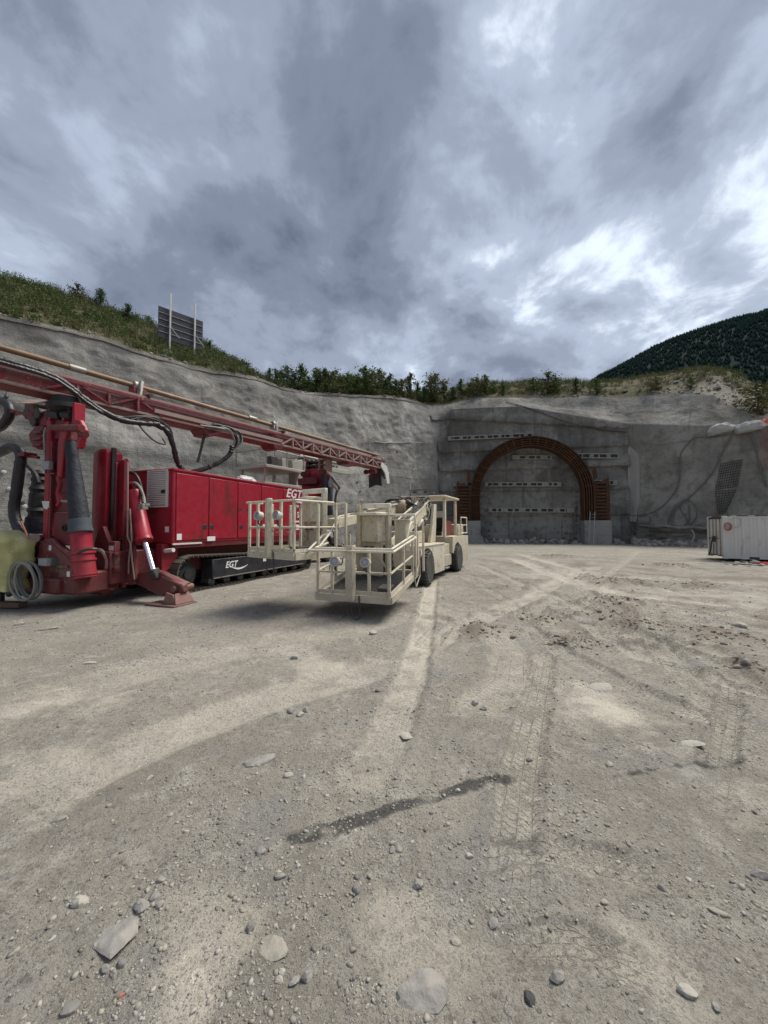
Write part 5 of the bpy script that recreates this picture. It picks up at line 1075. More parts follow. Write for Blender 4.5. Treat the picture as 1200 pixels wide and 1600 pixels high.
# yellow plastic sheet over a control box
def cover():
    c = RF.wld(cq(8, 875, YC - 0.45)); zt, zb = RF.wld(cq(12, 832, YC - 0.45)).z, RF.wld(cq(12, 921, YC - 0.45)).z
    n, m = 44, 26; v = np.zeros((m, n, 3))
    for j in range(m):
        t = j / (m - 1)
        for i in range(n):
            a = 2 * math.pi * i / n; ca, sa = math.cos(a), math.sin(a); k = (abs(ca) ** 5 + abs(sa) ** 5) ** (-1 / 5)
            r = 0.40 * (min(1, t * 4.2) ** 0.6) * (1.0 + 0.08 * math.sin(3 * t))
            v[j, i] = (ca * k * r, sa * k * r * 0.75, zt - (zt - zb) * max(0, t - 0.1) / 0.9 + 0.05 * (t < 0.12))
    X, Y, W = v[..., 0], v[..., 1], v[..., 2]
    d = 0.16 * fbm(X * 2.1, Y * 2.1, W * 2.6, 3) + 0.16 * np.abs(fbm(X * 3.2 + W * 1.5, Y * 3.2, W * 1.3, 2)) - 0.03
    L_ = np.hypot(X, Y) + 1e-6; v[..., 0] += X / L_ * d; v[..., 1] += Y / L_ * d; v[-1, :, 2] += 0.05 * fbm(np.arange(n) * 0.4, 0 * np.arange(n), 3.0, 2)
    F = []
    for j in range(m - 1):
        for i in range(n): F.append((j*n+i, (j+1)*n+i, (j+1)*n+(i+1) % n, j*n+(i+1) % n))
    o = thing('covered_control_box', (c.x, c.y, 0), 20, label='control box wrapped in crumpled yellow plastic sheet at the left edge', cat='covered box')
    V = v.reshape(-1, 3).copy()
    link('plastic_sheet', npmesh('plastic_sheet', V, np.array(F), YELLOWP), o)
    MB().bx(-0.3, -0.22, 0.05, 0.13, 0.0, zb + 0.3).build('stand_post', DKSTEEL, o, bevel=0.01)
    return o
cover()
tm = thing('timber_baulk', G(4, 951) + Vector((0, 0.12, 0)), 6, label='short brown timber baulk lying on the gravel at the left edge', cat='timber')
MB().bx(-0.55, 0.35, -0.1, 0.1, 0.01, 0.12).build('plank', WOOD, tm, bevel=0.01)

# ------------------------------------------------------------------ cream twin-basket lift truck
VF = Frame((1.26, 11.16), 24.5)
BRF, BLF = Frame((0.12, 6.87), 19), Frame((-1.64, 7.09), 36)
truck = thing('lift_truck', VF.o, 24.5, label='cream twin-boom lift truck with two open work baskets beside the rig', cat='lift truck')
def b2v(F, p): return VF.loc(F.wld(p))
# wheels
def wheel_meshes():
    mb = MB(); prof = [(-0.19, 0.30), (-0.20, 0.42), (-0.16, 0.475), (-0.08, 0.492), (0.08, 0.492), (0.16, 0.475), (0.20, 0.42), (0.19, 0.30)]
    mb.lathe(prof, (0, 0, 0), (1, 0, 0), 32)
    for k in range(26):
        a = 2 * math.pi * k / 26
        for sx, o in ((-1, 0), (1, 0.5)):
            a2 = a + o * 2 * math.pi / 26; c, s = math.cos(a2), math.sin(a2); e = Vector((0, c, s))
            mb.bar(e * 0.488 + Vector((sx * 0.02, 0, 0)), e * 0.482 + Vector((sx * 0.185, 0, 0)) + Vector((0, -s, c)) * 0.035, 0.045, 0.03, up=e)
    t = mb.mesh('tyre', TYRE)
    mb = MB(); mb.lathe([(-0.12, 0.31), (0.17, 0.31), (0.19, 0.29), (0.15, 0.26), (0.05, 0.20), (0.04, 0.14), (0.10, 0.12), (0.12, 0.09), (0.12, 0.02)], (0, 0, 0), (1, 0, 0), 24); r = mb.mesh('rim', mat('dusty_rim', (0.16, 0.15, 0.125), 0.7, 0.2, var=0.2, dust=0.5))
    mb = MB()
    for k in range(8): a = 2 * math.pi * k / 8; mb.cyl((0.05, 0.165 * math.cos(a), 0.165 * math.sin(a)), (0.075, 0.165 * math.cos(a), 0.165 * math.sin(a)), 0.016, n=6)
    return t, r, mb.mesh('wheel_bolts', DKSTEEL)
WT, WR_, WB = wheel_meshes()
def add_wheel(parent, x, y, sgn, rz=0, z=0.495):
    w_ = link('wheel', WT, parent); w_.location = (x, y, z); w_.rotation_euler = (0.3 * y, 0, (0 if sgn > 0 else math.pi) + R(rz)); link('rim', WR_, w_); link('wheel_bolts', WB, w_)
for y in (-0.02, 3.62):
    add_wheel(truck, -0.10, y, 1, 4 if y < 1 else 0); add_wheel(truck, -1.9, y, -1)
# chassis, fenders, deck
MB().bx(-1.62, -0.48, -0.55, 5.2, 0.42, 0.98).build('chassis', CREAM, truck, bevel=0.02)
def fender(x0, x1, m):
    arc = [(0.72 * math.cos(a), 0.45 + 0.62 * math.sin(a)) for a in [R(t) for t in (0, 28, 52, 74, 96, 118, 140, 165)]]
    poly = [(1.85, 0.24), (1.85, 1.10), (-0.74, 1.14), (-0.74, 0.62)] + arc[::-1] + [(0.78, 0.24)]
    b = bmesh.new(); vs = [b.verts.new((x0, y, z)) for y, z in poly]; f_ = b.faces.new(vs); e_ = bmesh.ops.extrude_face_region(b, geom=[f_])
    bmesh.ops.translate(b, verts=[q for q in e_['geom'] if isinstance(q, bmesh.types.BMVert)], vec=(x1 - x0, 0, 0)); bmesh.ops.triangulate(b, faces=[q for q in b.faces if len(q.verts) > 4]); bmesh.ops.recalc_face_normals(b, faces=b.faces)
    me = bpy.data.meshes.new('front_fender'); b.to_mesh(me); b.free(); me.materials.append(m); return link('front_fender', me, truck)
fender(-0.45, -0.01, CREAMW); fender(-2.1, -1.66, CREAM)
MB().bx(-2.12, 0.01, -0.70, 1.9, 1.105, 1.15).build('front_deck', CREAM, truck, bevel=0.01)
MB().bx(-0.03, 0.0, -0.665, -0.60, 0.55, 1.05).build('red_reflector', mat('dull_red', (0.16, 0.03, 0.02), 0.6), truck)
MB().bx(-1.64, -0.46, -0.75, -0.55, 0.5, 1.1).build('front_bumper', CREAM, truck, bevel=0.02)
MB().bx(-1.5, -0.6, 0.1, 1.5, 1.15, 1.55).build('hydraulic_tank', CREAM, truck, bevel=0.03)
# step boxes between the axles
MB().bx(-0.42, -0.06, 1.95, 2.95, 0.32, 0.72).build('step_box', CREAM, truck, bevel=0.015); MB().bx(-0.30, -0.1, 2.1, 2.9, 0.72, 1.08).build('tool_box', CREAM, truck, bevel=0.015)
MB().bx(-0.36, 0.0, 2.0, 2.5, 0.25, 0.29).build('step_plate', STEEL, truck)
# rear body with wheel arch
arc = [(3.62 + 0.62 * math.cos(a), 0.5 + 0.62 * math.sin(a)) for a in [R(t) for t in (-12, 20, 55, 90, 125, 160)]]
poly = [(5.45, 0.32), (5.45, 1.32), (2.9, 1.32), (2.9, 0.75)] + arc[::-1] + [(4.3, 0.32)]
for x0, x1 in ((-0.42, 0.0), (-2.1, -1.68)):
    b = bmesh.new(); vs = [b.verts.new((x0, y, z)) for y, z in poly]; f_ = b.faces.new(vs); e_ = bmesh.ops.extrude_face_region(b, geom=[f_])
    bmesh.ops.translate(b, verts=[q for q in e_['geom'] if isinstance(q, bmesh.types.BMVert)], vec=(x1 - x0, 0, 0)); bmesh.ops.triangulate(b, faces=[q for q in b.faces if len(q.verts) > 4]); bmesh.ops.recalc_face_normals(b, faces=b.faces)
    me = bpy.data.meshes.new('rear_fender'); b.to_mesh(me); b.free(); me.materials.append(CREAM); link('rear_fender', me, truck)
MB().bx(-1.68, -0.42, 2.9, 5.45, 0.6, 1.34).build('rear_body', CREAM, truck, bevel=0.02)
MB().bx(-1.9, -0.18, 4.45, 5.4, 1.34, 1.78).build('engine_hood', CREAM, truck, bevel=0.03); MB().bx(-0.178, -0.17, 4.9, 5.0, 1.5, 1.6).build('hood_latch', DKSTEEL, truck)
rail = MB(); pts = [(-0.06, 4.4, 1.42), (-0.06, 4.42, 2.05), (-0.06, 5.45, 2.05), (-0.06, 5.5, 2.0), (-0.06, 5.5, 1.42), (-0.06, 4.4, 1.42)]
rail.tube(pts, 0.024, 8); rail.build('guard_rail', CREAMW, truck); MB().tube([(-0.06, 4.42, 1.74), (-0.06, 5.5, 1.74)], 0.02, 8).build('guard_rail', CREAMW, truck)
MB().tube([(-2.0, 4.42, 1.42), (-2.0, 4.42, 2.05), (-2.0, 5.5, 2.05), (-2.0, 5.5, 1.42)], 0.024, 8).build('guard_rail', CREAMW, truck)
# canopy with driver's place
for x, y, w0 in ((-0.26, 2.75, 0.15), (-0.26, 4.3, 0.12), (-1.85, 2.75, 0.13), (-1.85, 4.3, 0.12)):
    MB().bx(x - 0.04, x + 0.05, y - w0 / 2, y + w0 / 2, 1.3, 2.72).build('canopy_post', CREAM, truck, bevel=0.012)
mb = MB(); mb.bx(-1.98, -0.14, 2.5, 4.55, 2.72, 2.80); roof = mb.build('canopy_roof', CREAM, truck, bevel=0.03, seg=2)
MB().tube([(-1.5, 2.6, 2.78), (-1.5, 2.6, 3.02), (-0.9, 2.6, 3.02), (-0.75, 2.6, 3.0), (-0.7, 2.6, 2.8)], 0.018, 6).build('lamp_bar', DKSTEEL, roof)
MB().cyl((-1.5, 2.6, 3.0), (-1.5, 2.6, 3.3), 0.008, n=5).build('antenna', WHITEM, roof)
for x in (-1.32, -0.88): MB().bx(x - 0.08, x + 0.08, 2.54, 2.66, 2.9, 2.98).build('lamp', DKSTEEL, roof, bevel=0.01)
MB().bx(-0.28, -0.23, 2.82, 4.24, 1.26, 1.34).build('cab_sill', CREAMW, truck); MB().bx(-0.9, -0.5, 3.2, 3.7, 1.35, 1.5).build('seat', BLACK, truck, bevel=0.03)
bk = MB().bx(-0.9, -0.5, 3.65, 3.78, 1.5, 2.0).build('seat_back', BLACK, truck, bevel=0.04); MB().bx(-0.85, -0.5, 3.62, 3.76, 2.02, 2.28).build('head_rest', WHITEM, truck, bevel=0.05, seg=2)
MB().tube([(-0.42, 3.0, 1.35), (-0.40, 3.05, 1.7), (-0.42, 3.15, 2.1)], 0.022, 6, 4).build('grab_handle', WHITEM, truck); MB().bx(-0.5, -0.35, 3.3, 4.1, 1.35, 1.9).build('red_panel', mat('dull_red', (0.16, 0.03, 0.02), 0.6), truck)
# turret with slanted side plates
for x0 in (-0.48, -1.72):
    mb = MB(); mb.prism([(x0, 1.45, 1.15), (x0, 2.05, 1.15), (x0, 2.15, 1.7), (x0, 2.2, 2.45), (x0, 1.95, 2.45), (x0, 1.75, 1.8)], (0.10, 0, 0)); mb.build('turret_plate', CREAM, truck, bevel=0.012)
MB().bx(-1.7, -0.5, 1.7, 2.3, 1.15, 1.7).build('turret', CREAM, truck, bevel=0.03)
MB().cyl((-1.1, 1.9, 1.1), (-1.1, 1.9, 1.2), 0.5, n=20).build('turret_ring', DKSTEEL, truck)
MB().bx(-0.75, -0.55, 1.5, 1.75, 1.9, 2.15).build('valve_block', CREAMW, truck, bevel=0.02)
# booms
def boom(a, b, name):
    a, b = Vector(a), Vector(b); d = (b - a).normalized(); mb = MB(); mb.bar(a, a + (b - a) * 0.72, 0.30, 0.34); o = mb.build(name, CREAM, truck, bevel=0.02)
    MB().bar(a + (b - a) * 0.70, b, 0.21, 0.24).build('boom_extension', CREAM, o, bevel=0.015)
    x, u = perp(d); x = d.cross(Z).normalized(); u = x.cross(d)
    MB().bar(a + d * 0.05 + u * 0.2 + x * 0.17, a + (b - a) * 0.7 + u * 0.2 + x * 0.17, 0.05, 0.05).build('boom_rail', CREAMW, o)
    MB().bar(a + d * 0.05 + u * 0.2 - x * 0.17, a + (b - a) * 0.7 + u * 0.2 - x * 0.17, 0.05, 0.05).build('boom_rail', CREAMW, o)
    MB().cyl(a + u * -0.55 + d * 0.3, a + (b - a) * 0.45 - u * 0.3, 0.085, n=12).build('lift_cylinder', DKSTEEL, o); MB().cyl(a + (b - a) * 0.45 - u * 0.3, a + (b - a) * 0.62 - u * 0.16, 0.045, n=10).build('cylinder_rod', CHROME, o)
    MB().cyl(a - x * 0.25, a + x * 0.25, 0.14, n=14).build('boom_pivot', CREAM, o)
    for i in range(6):
        rd = random.Random(i + 3); j = lambda k: rd.uniform(-k, k)
        MB().tube([a + u * (0.25 + j(.08)) + x * j(.2) - d * 0.2, a + d * 0.3 + u * (0.34 + j(.1)) + x * j(.25), a + d * 0.8 + u * (0.26 + j(.05)) + x * j(.2), a + (b - a) * 0.5 + u * 0.22 + x * j(.12), a + (b - a) * 0.9 + u * 0.18 + x * j(.1), b - u * 0.1 + x * j(.15)], 0.022, 6, 5).build('boom_hose', BLACK, o)
    return o
rb = b2v(BRF, (-0.75, 2.05, 1.25)); lb = b2v(BLF, (-0.55, 1.55, 1.75))
boom((-0.78, 2.05, 2.38), rb, 'boom'); boom((-1.45, 2.05, 2.38), lb, 'boom')
# brown drum with hoses between the booms
a = Vector((-1.55, 0.8, 2.25)); drum = MB(); drum.lathe([(0, 0.05), (0.02, 0.22), (0.1, 0.26), (0.5, 0.26), (0.58, 0.22), (0.6, 0.05)], a, (1, 0.1, 0.1), 20); drum = drum.build('hose_drum', mat('tan_plastic', (0.36, 0.27, 0.17), 0.6, var=0.2, dust=0.4), truck)
for i in range(12):
    rd = random.Random(90 + i); j = lambda k: rd.uniform(-k, k)
    MB().tube([a + Vector((-0.25 + j(.2), 0.5 + j(.2), 0.1 + j(.1))), a + Vector((0.0 + j(.2), 0.25, 0.26 + j(.08))), a + Vector((0.3 + j(.1), 0.0 + j(.15), 0.28 + j(.05))), a + Vector((0.6 + j(.15), 0.1 + j(.2), 0.18 + j(.1))), a + Vector((0.85 + j(.1), 0.4 + j(.2), 0.0 + j(.1)))], 0.024, 6, 5).build('drum_hose', BLACK, drum)
for i in range(10):
    rd = random.Random(130 + i); j = lambda k: rd.uniform(-k, k); c = Vector((-0.72, 1.75, 2.2))
    MB().tube([c + Vector((j(.15), j(.1), -0.5)), c + Vector((0.1 + j(.12), -0.1 + j(.1), -0.1)), c + Vector((0.05 + j(.15), 0.05 + j(.1), 0.28 + j(.08))), c + Vector((0.15 + j(.15), 0.35, 0.2 + j(.08))), c + Vector((0.15 + j(.1), 0.4 + j(.1), -0.2))], 0.024, 6, 5).build('turret_hose', BLACK if i % 4 else mat('pale_hose', (0.45, 0.43, 0.36), 0.5), truck)

# ---- work baskets (parts of the truck, in the basket's own axes converted to the truck's)
LAMPM = mat('lamp_shell', (0.5, 0.48, 0.41), 0.4, var=0.08)
def basket(F, W, D, tilt, z0, hgt, high, right_gate, seed):
    """W wide, D deep; floor at z0 rising by tilt per metre to the back; hgt rail height at the front, high: rear frame"""
    T = lambda x, y, z: b2v(F, (x, y, z + tilt * y)); rd = random.Random(seed)
    mb = MB()
    for p, q in (((-W, 0, z0), (0, 0, z0)), ((0, 0, z0), (0, D, z0)), ((0, D, z0), (-W, D, z0)), ((-W, D, z0), (-W, 0, z0))): mb.bar(T(*p), T(*q), 0.06, 0.13)
    o = mb.build('work_basket', CREAM, truck, bevel=0.006)
    mb = MB(); n = int(W / 0.045)
    for i in range(n): x = -W + 0.05 + (W - 0.1) * i / (n - 1); mb.bar(T(x, 0.03, z0 + 0.02), T(x, D - 0.03, z0 + 0.02), 0.008, 0.025)
    for i in range(int(D / 0.07)): y = 0.05 + 0.07 * i; mb.bar(T(-W + 0.03, y, z0 + 0.022), T(-0.03, y, z0 + 0.022), 0.008, 0.02)
    g_ = mb.build('floor_grating', MESH, o); g_['kind'] = 'stuff'
    MB().prism([T(-W + 0.04, 0.04, z0 - 0.02), T(-0.04, 0.04, z0 - 0.02), T(-0.04, D - 0.04, z0 - 0.02), T(-W + 0.04, D - 0.04, z0 - 0.02)], (0, 0, 0.012)).build('floor_pan', MESH, o)
    for p, q in (((-W, 0, z0 + 0.11), (0, 0, z0 + 0.11)), ((0, 0, z0 + 0.11), (0, D * 0.8, z0 + 0.11)), ((-W, 0, z0 + 0.11), (-W, D, z0 + 0.11))): MB().bar(T(*p), T(*q), 0.012, 0.07).build('toe_board', CREAMW if p[0] == 0 else CREAM, o)
    def post(x, y, h=hgt, w_=0.05, m=CREAM): MB().bar(T(x, y, z0), T(x, y, z0 + h), w_).build('post', m, o, bevel=0.006)
    def rl(p, q, m=CREAMW, r=0.022): MB().tube([T(*p), T(*q)], r, 8).build('rail', m, o)
    for x in (-W + 0.03, -W * 0.78, -W * 0.28, -0.03): post(x, 0)
    for y in (D * 0.42, D * 0.78): post(0, y); post(-W, y)
    MB().bar(T(-W * 0.52, -0.03, z0 - 0.04), T(-W * 0.52, -0.03, z0 + hgt + 0.06), 0.20, 0.10, up=F.Y).build('centre_post', CREAM, o, bevel=0.012)
    MB().bar(T(-W * 0.52, -0.03, z0 + hgt + 0.055), T(-W * 0.52, -0.03, z0 + hgt + 0.065), 0.14, 0.06, up=F.Y).build('post_mouth', BLACK, o)
    rl((-W - 0.02, -0.04, z0 + hgt), (0.02, -0.04, z0 + hgt)); rl((-W, 0, z0 + hgt * 0.52), (0, 0, z0 + hgt * 0.52), CREAM)
    rl((0.02, -0.04, z0 + hgt), (0.02, D * 0.72, z0 + hgt)); rl((0, 0, z0 + hgt * 0.52), (0, D * 0.78, z0 + hgt * 0.52), CREAM)
    rl((-W - 0.02, -0.04, z0 + hgt), (-W - 0.02, D * 0.25, z0 + hgt)); rl((-W, 0, z0 + hgt * 0.52), (-W, D, z0 + hgt * 0.52), CREAM)
    if right_gate:   # doubled hand rail and raised left rail of the lower basket
        rl((-W - 0.12, -0.12, z0 + hgt - 0.03), (0.08, -0.12, z0 + hgt - 0.03)); rl((0.08, -0.12, z0 + hgt - 0.03), (0.10, D * 0.72, z0 + hgt - 0.03)); rl((0.02, D * 0.72, z0 + hgt), (0.10, D * 0.72, z0 + hgt - 0.03))
        rl((-W - 0.12, -0.12, z0 + hgt - 0.03), (-W - 0.1, 0.4, z0 + hgt + 0.16)); rl((-W - 0.1, 0.4, z0 + hgt + 0.16), (-W - 0.02, 0.5, z0 + hgt + 0.18))
        MB().tube([T(-W, 0.1, z0 + hgt), T(-W, 0.55, z0 + hgt + 0.2), T(-W, 0.95, z0 + high - 0.2), T(-W + 0.05, D * 0.72, z0 + high - 0.2), T(-W * 0.84, D * 0.76, z0 + high - 0.2)], 0.022, 8).build('rail', CREAMW, o)
        MB().tube([T(-W * 0.33, D * 0.76, z0 + high - 0.24), T(0.04, D * 0.78, z0 + high - 0.24), T(0.06, D * 0.8, z0 + high - 0.4), T(0.05, D * 0.82, z0 + 0.02)], 0.028, 8).build('gate_frame', CREAMW, o)
        MB().tube([T(0.1, D * 0.85, z0 + high - 0.5), T(0.14, D * 0.9, z0 + high - 0.42), T(0.14, D * 0.98, z0 + high - 0.5), T(0.14, D, z0 + 0.05)], 0.028, 8, 4).build('gate_hoop', CREAMW, o)
        MB().tube([T(0.02, D * 0.5, z0 + hgt - 0.02), T(0.03, D * 0.6, z0 + hgt + 0.24), T(0.03, D * 0.7, z0 + hgt + 0.3), T(0.03, D * 0.78, z0 + hgt + 0.24)], 0.02, 8, 4).build('grab_handle', CREAMW, o)
        MB().bar(T(-W * 0.28, D * 0.8, z0 + high - 0.35), T(-0.06, D * 0.8, z0 + high - 0.35), 0.3, 0.02).build('tray', CREAMW, o); MB().bx(0, 0, 0, 0, 0, 0)
        MB().bar(T(-W * 0.17, D * 0.82, z0 + high - 0.36), T(-W * 0.17, D * 0.82, z0 + hgt * 0.6), 0.32, 0.16, up=F.Y).build('side_panel', CREAM, o, bevel=0.01)
        mb = MB(); mb.tube([T(0.04, D * 0.8, z0 - 0.02), T(0.06, D * 0.98, z0 + 0.28), T(0.06, D * 1.0, z0 - 0.05), T(0.05, D * 0.84, z0 - 0.22), T(0.04, D * 0.8, z0 - 0.02)], 0.014, 6); mb.build('step_bracket', CREAMW, o)
    # rear frame, control box and tray
    by = D * 0.78; x0, x1 = (-W * 0.83, -W * 0.37) if right_gate else (-W * 0.66, -W * 0.24)
    for x in (x0, x1): MB().bar(T(x, by, z0), T(x, by, z0 + high), 0.12, 0.10, up=F.Y).build('rear_post', CREAM, o, bevel=0.012)
    MB().bar(T(x0 - 0.06, by, z0 + high - 0.03), T(x1 + 0.06, by, z0 + high - 0.03), 0.10, 0.10).build('rear_beam', CREAMW, o, bevel=0.012)
    xc = (x0 + x1) / 2; wB = (x1 - x0) - 0.12
    MB().bar(T(xc, by - 0.05, z0 + high * 0.48), T(xc, by - 0.05, z0 + high - 0.24), wB * 0.92, 0.26, up=F.Y).build('control_box', CREAM, o, bevel=0.02)
    MB().bar(T(xc, by - 0.1, z0 + high - 0.24), T(xc, by - 0.1, z0 + high - 0.17), wB * 1.12, 0.42, up=F.Y).build('box_lid', CREAMW, o, bevel=0.015)
    MB().bar(T(xc - wB * 0.05, by - 0.01, z0 + 0.02), T(xc - wB * 0.05, by - 0.01, z0 + high * 0.48), wB * 1.1, 0.05, up=F.Y).build('rear_panel', CREAM, o, bevel=0.01)
    for dx in (-0.18, -0.03, 0.2): MB().bar(T(xc + dx, by - 0.045, z0 + high * 0.36), T(xc + dx, by - 0.045, z0 + high * 0.42), 0.12, 0.03, up=F.Y).build('panel_slot', BLACK, o)
    rl((-W, D, z0 + hgt), (0, D, z0 + hgt)); post(-W, D); post(0, D)
    for k in range(7):
        c0 = T(xc + rd.uniform(-0.15, 0.15), by + 0.02, z0 + high * 0.55); j = lambda a: rd.uniform(-a, a)
        MB().tube([c0, c0 + Vector((j(.1), 0.12 + j(.05), -0.15)), T(xc + 0.25 + j(.2), by + 0.15, z0 + high * 0.3 + j(.1)), T(xc + 0.35 + j(.2), by + 0.2 + j(.1), z0 + 0.1), T(xc + j(.2), D + 0.1, z0 + 0.3 + j(.15))], 0.016, 6, 5).build('basket_hose', BLACK, o)
    for k in range(3): MB().tube([T(-W + 0.03, 0.2 + 0.3 * k, z0 + hgt * 0.5), T(-W + 0.06, 0.35 + 0.3 * k, z0 + hgt * 0.4), T(-W + 0.03, 0.5 + 0.3 * k, z0 + hgt * 0.5)], 0.012, 5, 4).build('basket_hose', BLACK, o)
    MB().bar(T(-W * 0.12, 0.12, z0 + 0.10), T(-W * 0.12, 0.4, z0 + 0.10), 0.24, 0.16).build('tool_tray', DKSTEEL, o, bevel=0.01)
    # work lamps on the front
    for x in (-W * 0.72, -W * 0.31):
        c = T(x, -0.06, z0 + hgt * 0.74); d = b2v(F, (x - 0.0, -1.0, z0)) - b2v(F, (x, 0, z0)); d = (d + Vector((0, 0, 0.15))).normalized()
        mb = MB(); mb.lathe([(-0.10, 0.05), (-0.07, 0.085), (0.03, 0.092), (0.05, 0.092), (0.05, 0.08), (0.02, 0.076)], c, d, 18); l_ = mb.build('work_lamp', LAMPM, o)
        mb = MB(); mb.lathe([(0.018, 0.078), (0.026, 0.05), (0.03, 0.01)], c, d, 16); mb.build('lamp_lens', GLASSD, o)
        MB().tube([c + Vector((0, 0, -0.09)), c + Vector((0, 0, -0.15)), T(x, 0, z0 + hgt * 0.55)], 0.018, 6).build('lamp_bracket', DKSTEEL, o)
    # chain and hook below the front edge
    c = T(-W * 0.40, -0.05, z0); mb = MB()
    for k in range(9): mb.tube([c + Vector((0.015 * math.cos(a), 0.004 * k, 0.03 * math.sin(a) - 0.045 * k + 0.05)) if k % 2 else c + Vector((0.0, 0.015 * math.cos(a) + 0.004 * k, 0.03 * math.sin(a) - 0.045 * k + 0.05)) for a in [i * math.pi / 3 for i in range(6)]], 0.007, 5, closed=True)
    mb.build('hanging_chain', DKSTEEL, o)
    MB().tube([c + Vector((0.0, 0.03, -0.33)), c + Vector((-0.06, 0.0, -0.36)), c + Vector((-0.14, 0, -0.28)), c + Vector((-0.17, 0, -0.12))], 0.012, 6, 4).build('hanging_strap', DKSTEEL, o)
    return o
basket(BRF, 1.48, 1.95, 0.14, 0.37, 0.92, 1.60, True, 1)
basket(BLF, 1.42, 1.40, 0.0, 1.13, 1.05, 1.36, False, 2)

# ------------------------------------------------------------------ lift machine standing behind the rig
HF = Frame((-4.6, 17.2), 30)
hm = thing('tower_lift', HF.o, 30, label='pale grey lift machine with railed deck and folded boom behind the red rig', cat='lift machine')
PALEG = mat('pale_grey_paint', (0.36, 0.35, 0.31), 0.6, var=0.12, vs=3, dust=0.4)
MB().bx(-1.0, 1.0, -2.2, 2.8, 0.7, 1.5).build('chassis', PALEG, hm, bevel=0.03)
for y in (-1.5, 2.0):
    add_wheel(hm, 1.0, y, 1); add_wheel(hm, -1.0, y, -1)
MB().bx(-0.8, 0.8, -1.7, 0.3, 1.5, 3.5).build('machine_house', PALEG, hm, bevel=0.04)
for x in (-0.7, 0.7):
    for y in (-1.6, 0.2): MB().bar((x, y, 3.5), (x, y, 4.05), 0.1).build('deck_post', PALEG, hm)
dk = MB().bx(-0.95, 0.95, -1.8, 0.5, 4.05, 4.18).build('deck', PALEG, hm, bevel=0.02)
for x, y in ((-0.9, -1.75), (0.9, -1.75), (0.9, -0.6), (0.9, 0.45), (-0.9, 0.45)): MB().cyl((x, y, 4.18), (x, y, 5.45), 0.025, n=8).build('rail_post', STEEL, dk)
MB().tube([(-0.9, -1.75, 4.8), (0.9, -1.75, 4.8), (0.9, 0.45, 4.8), (-0.9, 0.45, 4.8)], 0.022, 6).build('rail', STEEL, dk)
MB().bx(-1.0, 1.0, -1.85, 0.5, 5.45, 5.50).build('rain_roof', PALEG, dk, bevel=0.01)
for y in (-1.3, -0.7, -0.1): MB().bx(0.6, 0.9, y - 0.18, y + 0.18, 4.18, 4.55).build('deck_box', DKSTEEL if y < -1 else PALEG, dk, bevel=0.02)
bm_ = MB().bar((0.4, 0.6, 4.55), (0.4, 4.4, 4.6), 0.3, 0.22).build('boom', PALEG, hm, bevel=0.02); MB().cyl((0.4, 0.7, 4.95), (0.4, 3.6, 5.0), 0.07, n=10).build('boom_cylinder', STEEL, bm_)
mb = MB(); mb.prism([(0.3, 3.4, 4.5), (0.3, 4.9, 4.55), (0.3, 5.1, 4.75), (0.3, 4.3, 5.05), (0.3, 3.6, 4.9)], (0.2, 0, 0)); mb.build('boom_knuckle', PALEG, bm_, bevel=0.02)
MB().tube([(0.4, 0.55, 4.5), (0.45, 0.7, 4.85), (0.45, 1.2, 4.78), (0.4, 2.2, 4.75), (0.4, 3.3, 4.82)], 0.06, 7, 5, wob=0.1).build('boom_hose', BLACK, bm_)
MB().bx(0.2, 0.6, 0.2, 0.7, 3.2, 4.7).build('boom_post', PALEG, hm, bevel=0.03)

# ------------------------------------------------------------------ white container
CFm = Frame((16.4, 18.6), 26)
ct = thing('shipping_container', CFm.o, 26, label='small white corrugated shipping container at the right edge below the wall', cat='container')
CONT = mat('container_white', (0.60, 0.59, 0.54), 0.55, var=0.08, vs=1.2, dust=0.25, second=(0.40, 0.34, 0.25), sfac=0.36, ss=2.4, stretch=(1, 1, 0.25))
CW, CD, CZ0, CZ1 = 6.0, 2.4, 0.12, 2.18
def corrug(p0, p1, n, dep, z0, z1, nrm):
    p0, p1 = Vector(p0), Vector(p1); d = (p1 - p0) / n; v = []; f = []
    pat = [(0, 0), (0.35, 0), (0.5, 1), (0.85, 1)]
    pts = [p0 + d * (i + t) + Vector(nrm) * -dep * k for i in range(n) for t, k in pat] + [p1]
    for q in pts: v += [(q.x, q.y, z0), (q.x, q.y, z1)]
    for i in range(len(pts) - 1): f.append((2*i, 2*i+2, 2*i+3, 2*i+1))
    return MB().add(v, f)
side = corrug((0.16, 0.03, 0), (CW - 0.16, 0.03, 0), 20, 0.035, CZ0 + 0.14, CZ1 - 0.10, (0, -1, 0)).build('side_panel', CONT, ct, smooth=False)
corrug((0.16, CD - 0.03, 0), (CW - 0.16, CD - 0.03, 0), 20, 0.035, CZ0 + 0.14, CZ1 - 0.10, (0, 1, 0)).build('side_panel', CONT, ct, smooth=False)
corrug((CW - 0.03, 0.16, 0), (CW - 0.03, CD - 0.16, 0), 8, 0.035, CZ0 + 0.14, CZ1 - 0.10, (1, 0, 0)).build('end_panel', CONT, ct, smooth=False)
MB().bx(0.06, CW - 0.06, 0.06, CD - 0.06, CZ1 - 0.06, CZ1 - 0.03).build('roof', CONT, ct); MB().bx(0.06, CW - 0.06, 0.06, CD - 0.06, CZ0 + 0.08, CZ0 + 0.12).build('floor', DKSTEEL, ct)
for x in (0, CW - 0.16):
    for y in (0, CD - 0.16): MB().bx(x, x + 0.16, y, y + 0.16, CZ0 + 0.11, CZ1 - 0.11).build('corner_post', CONT, ct, bevel=0.01)
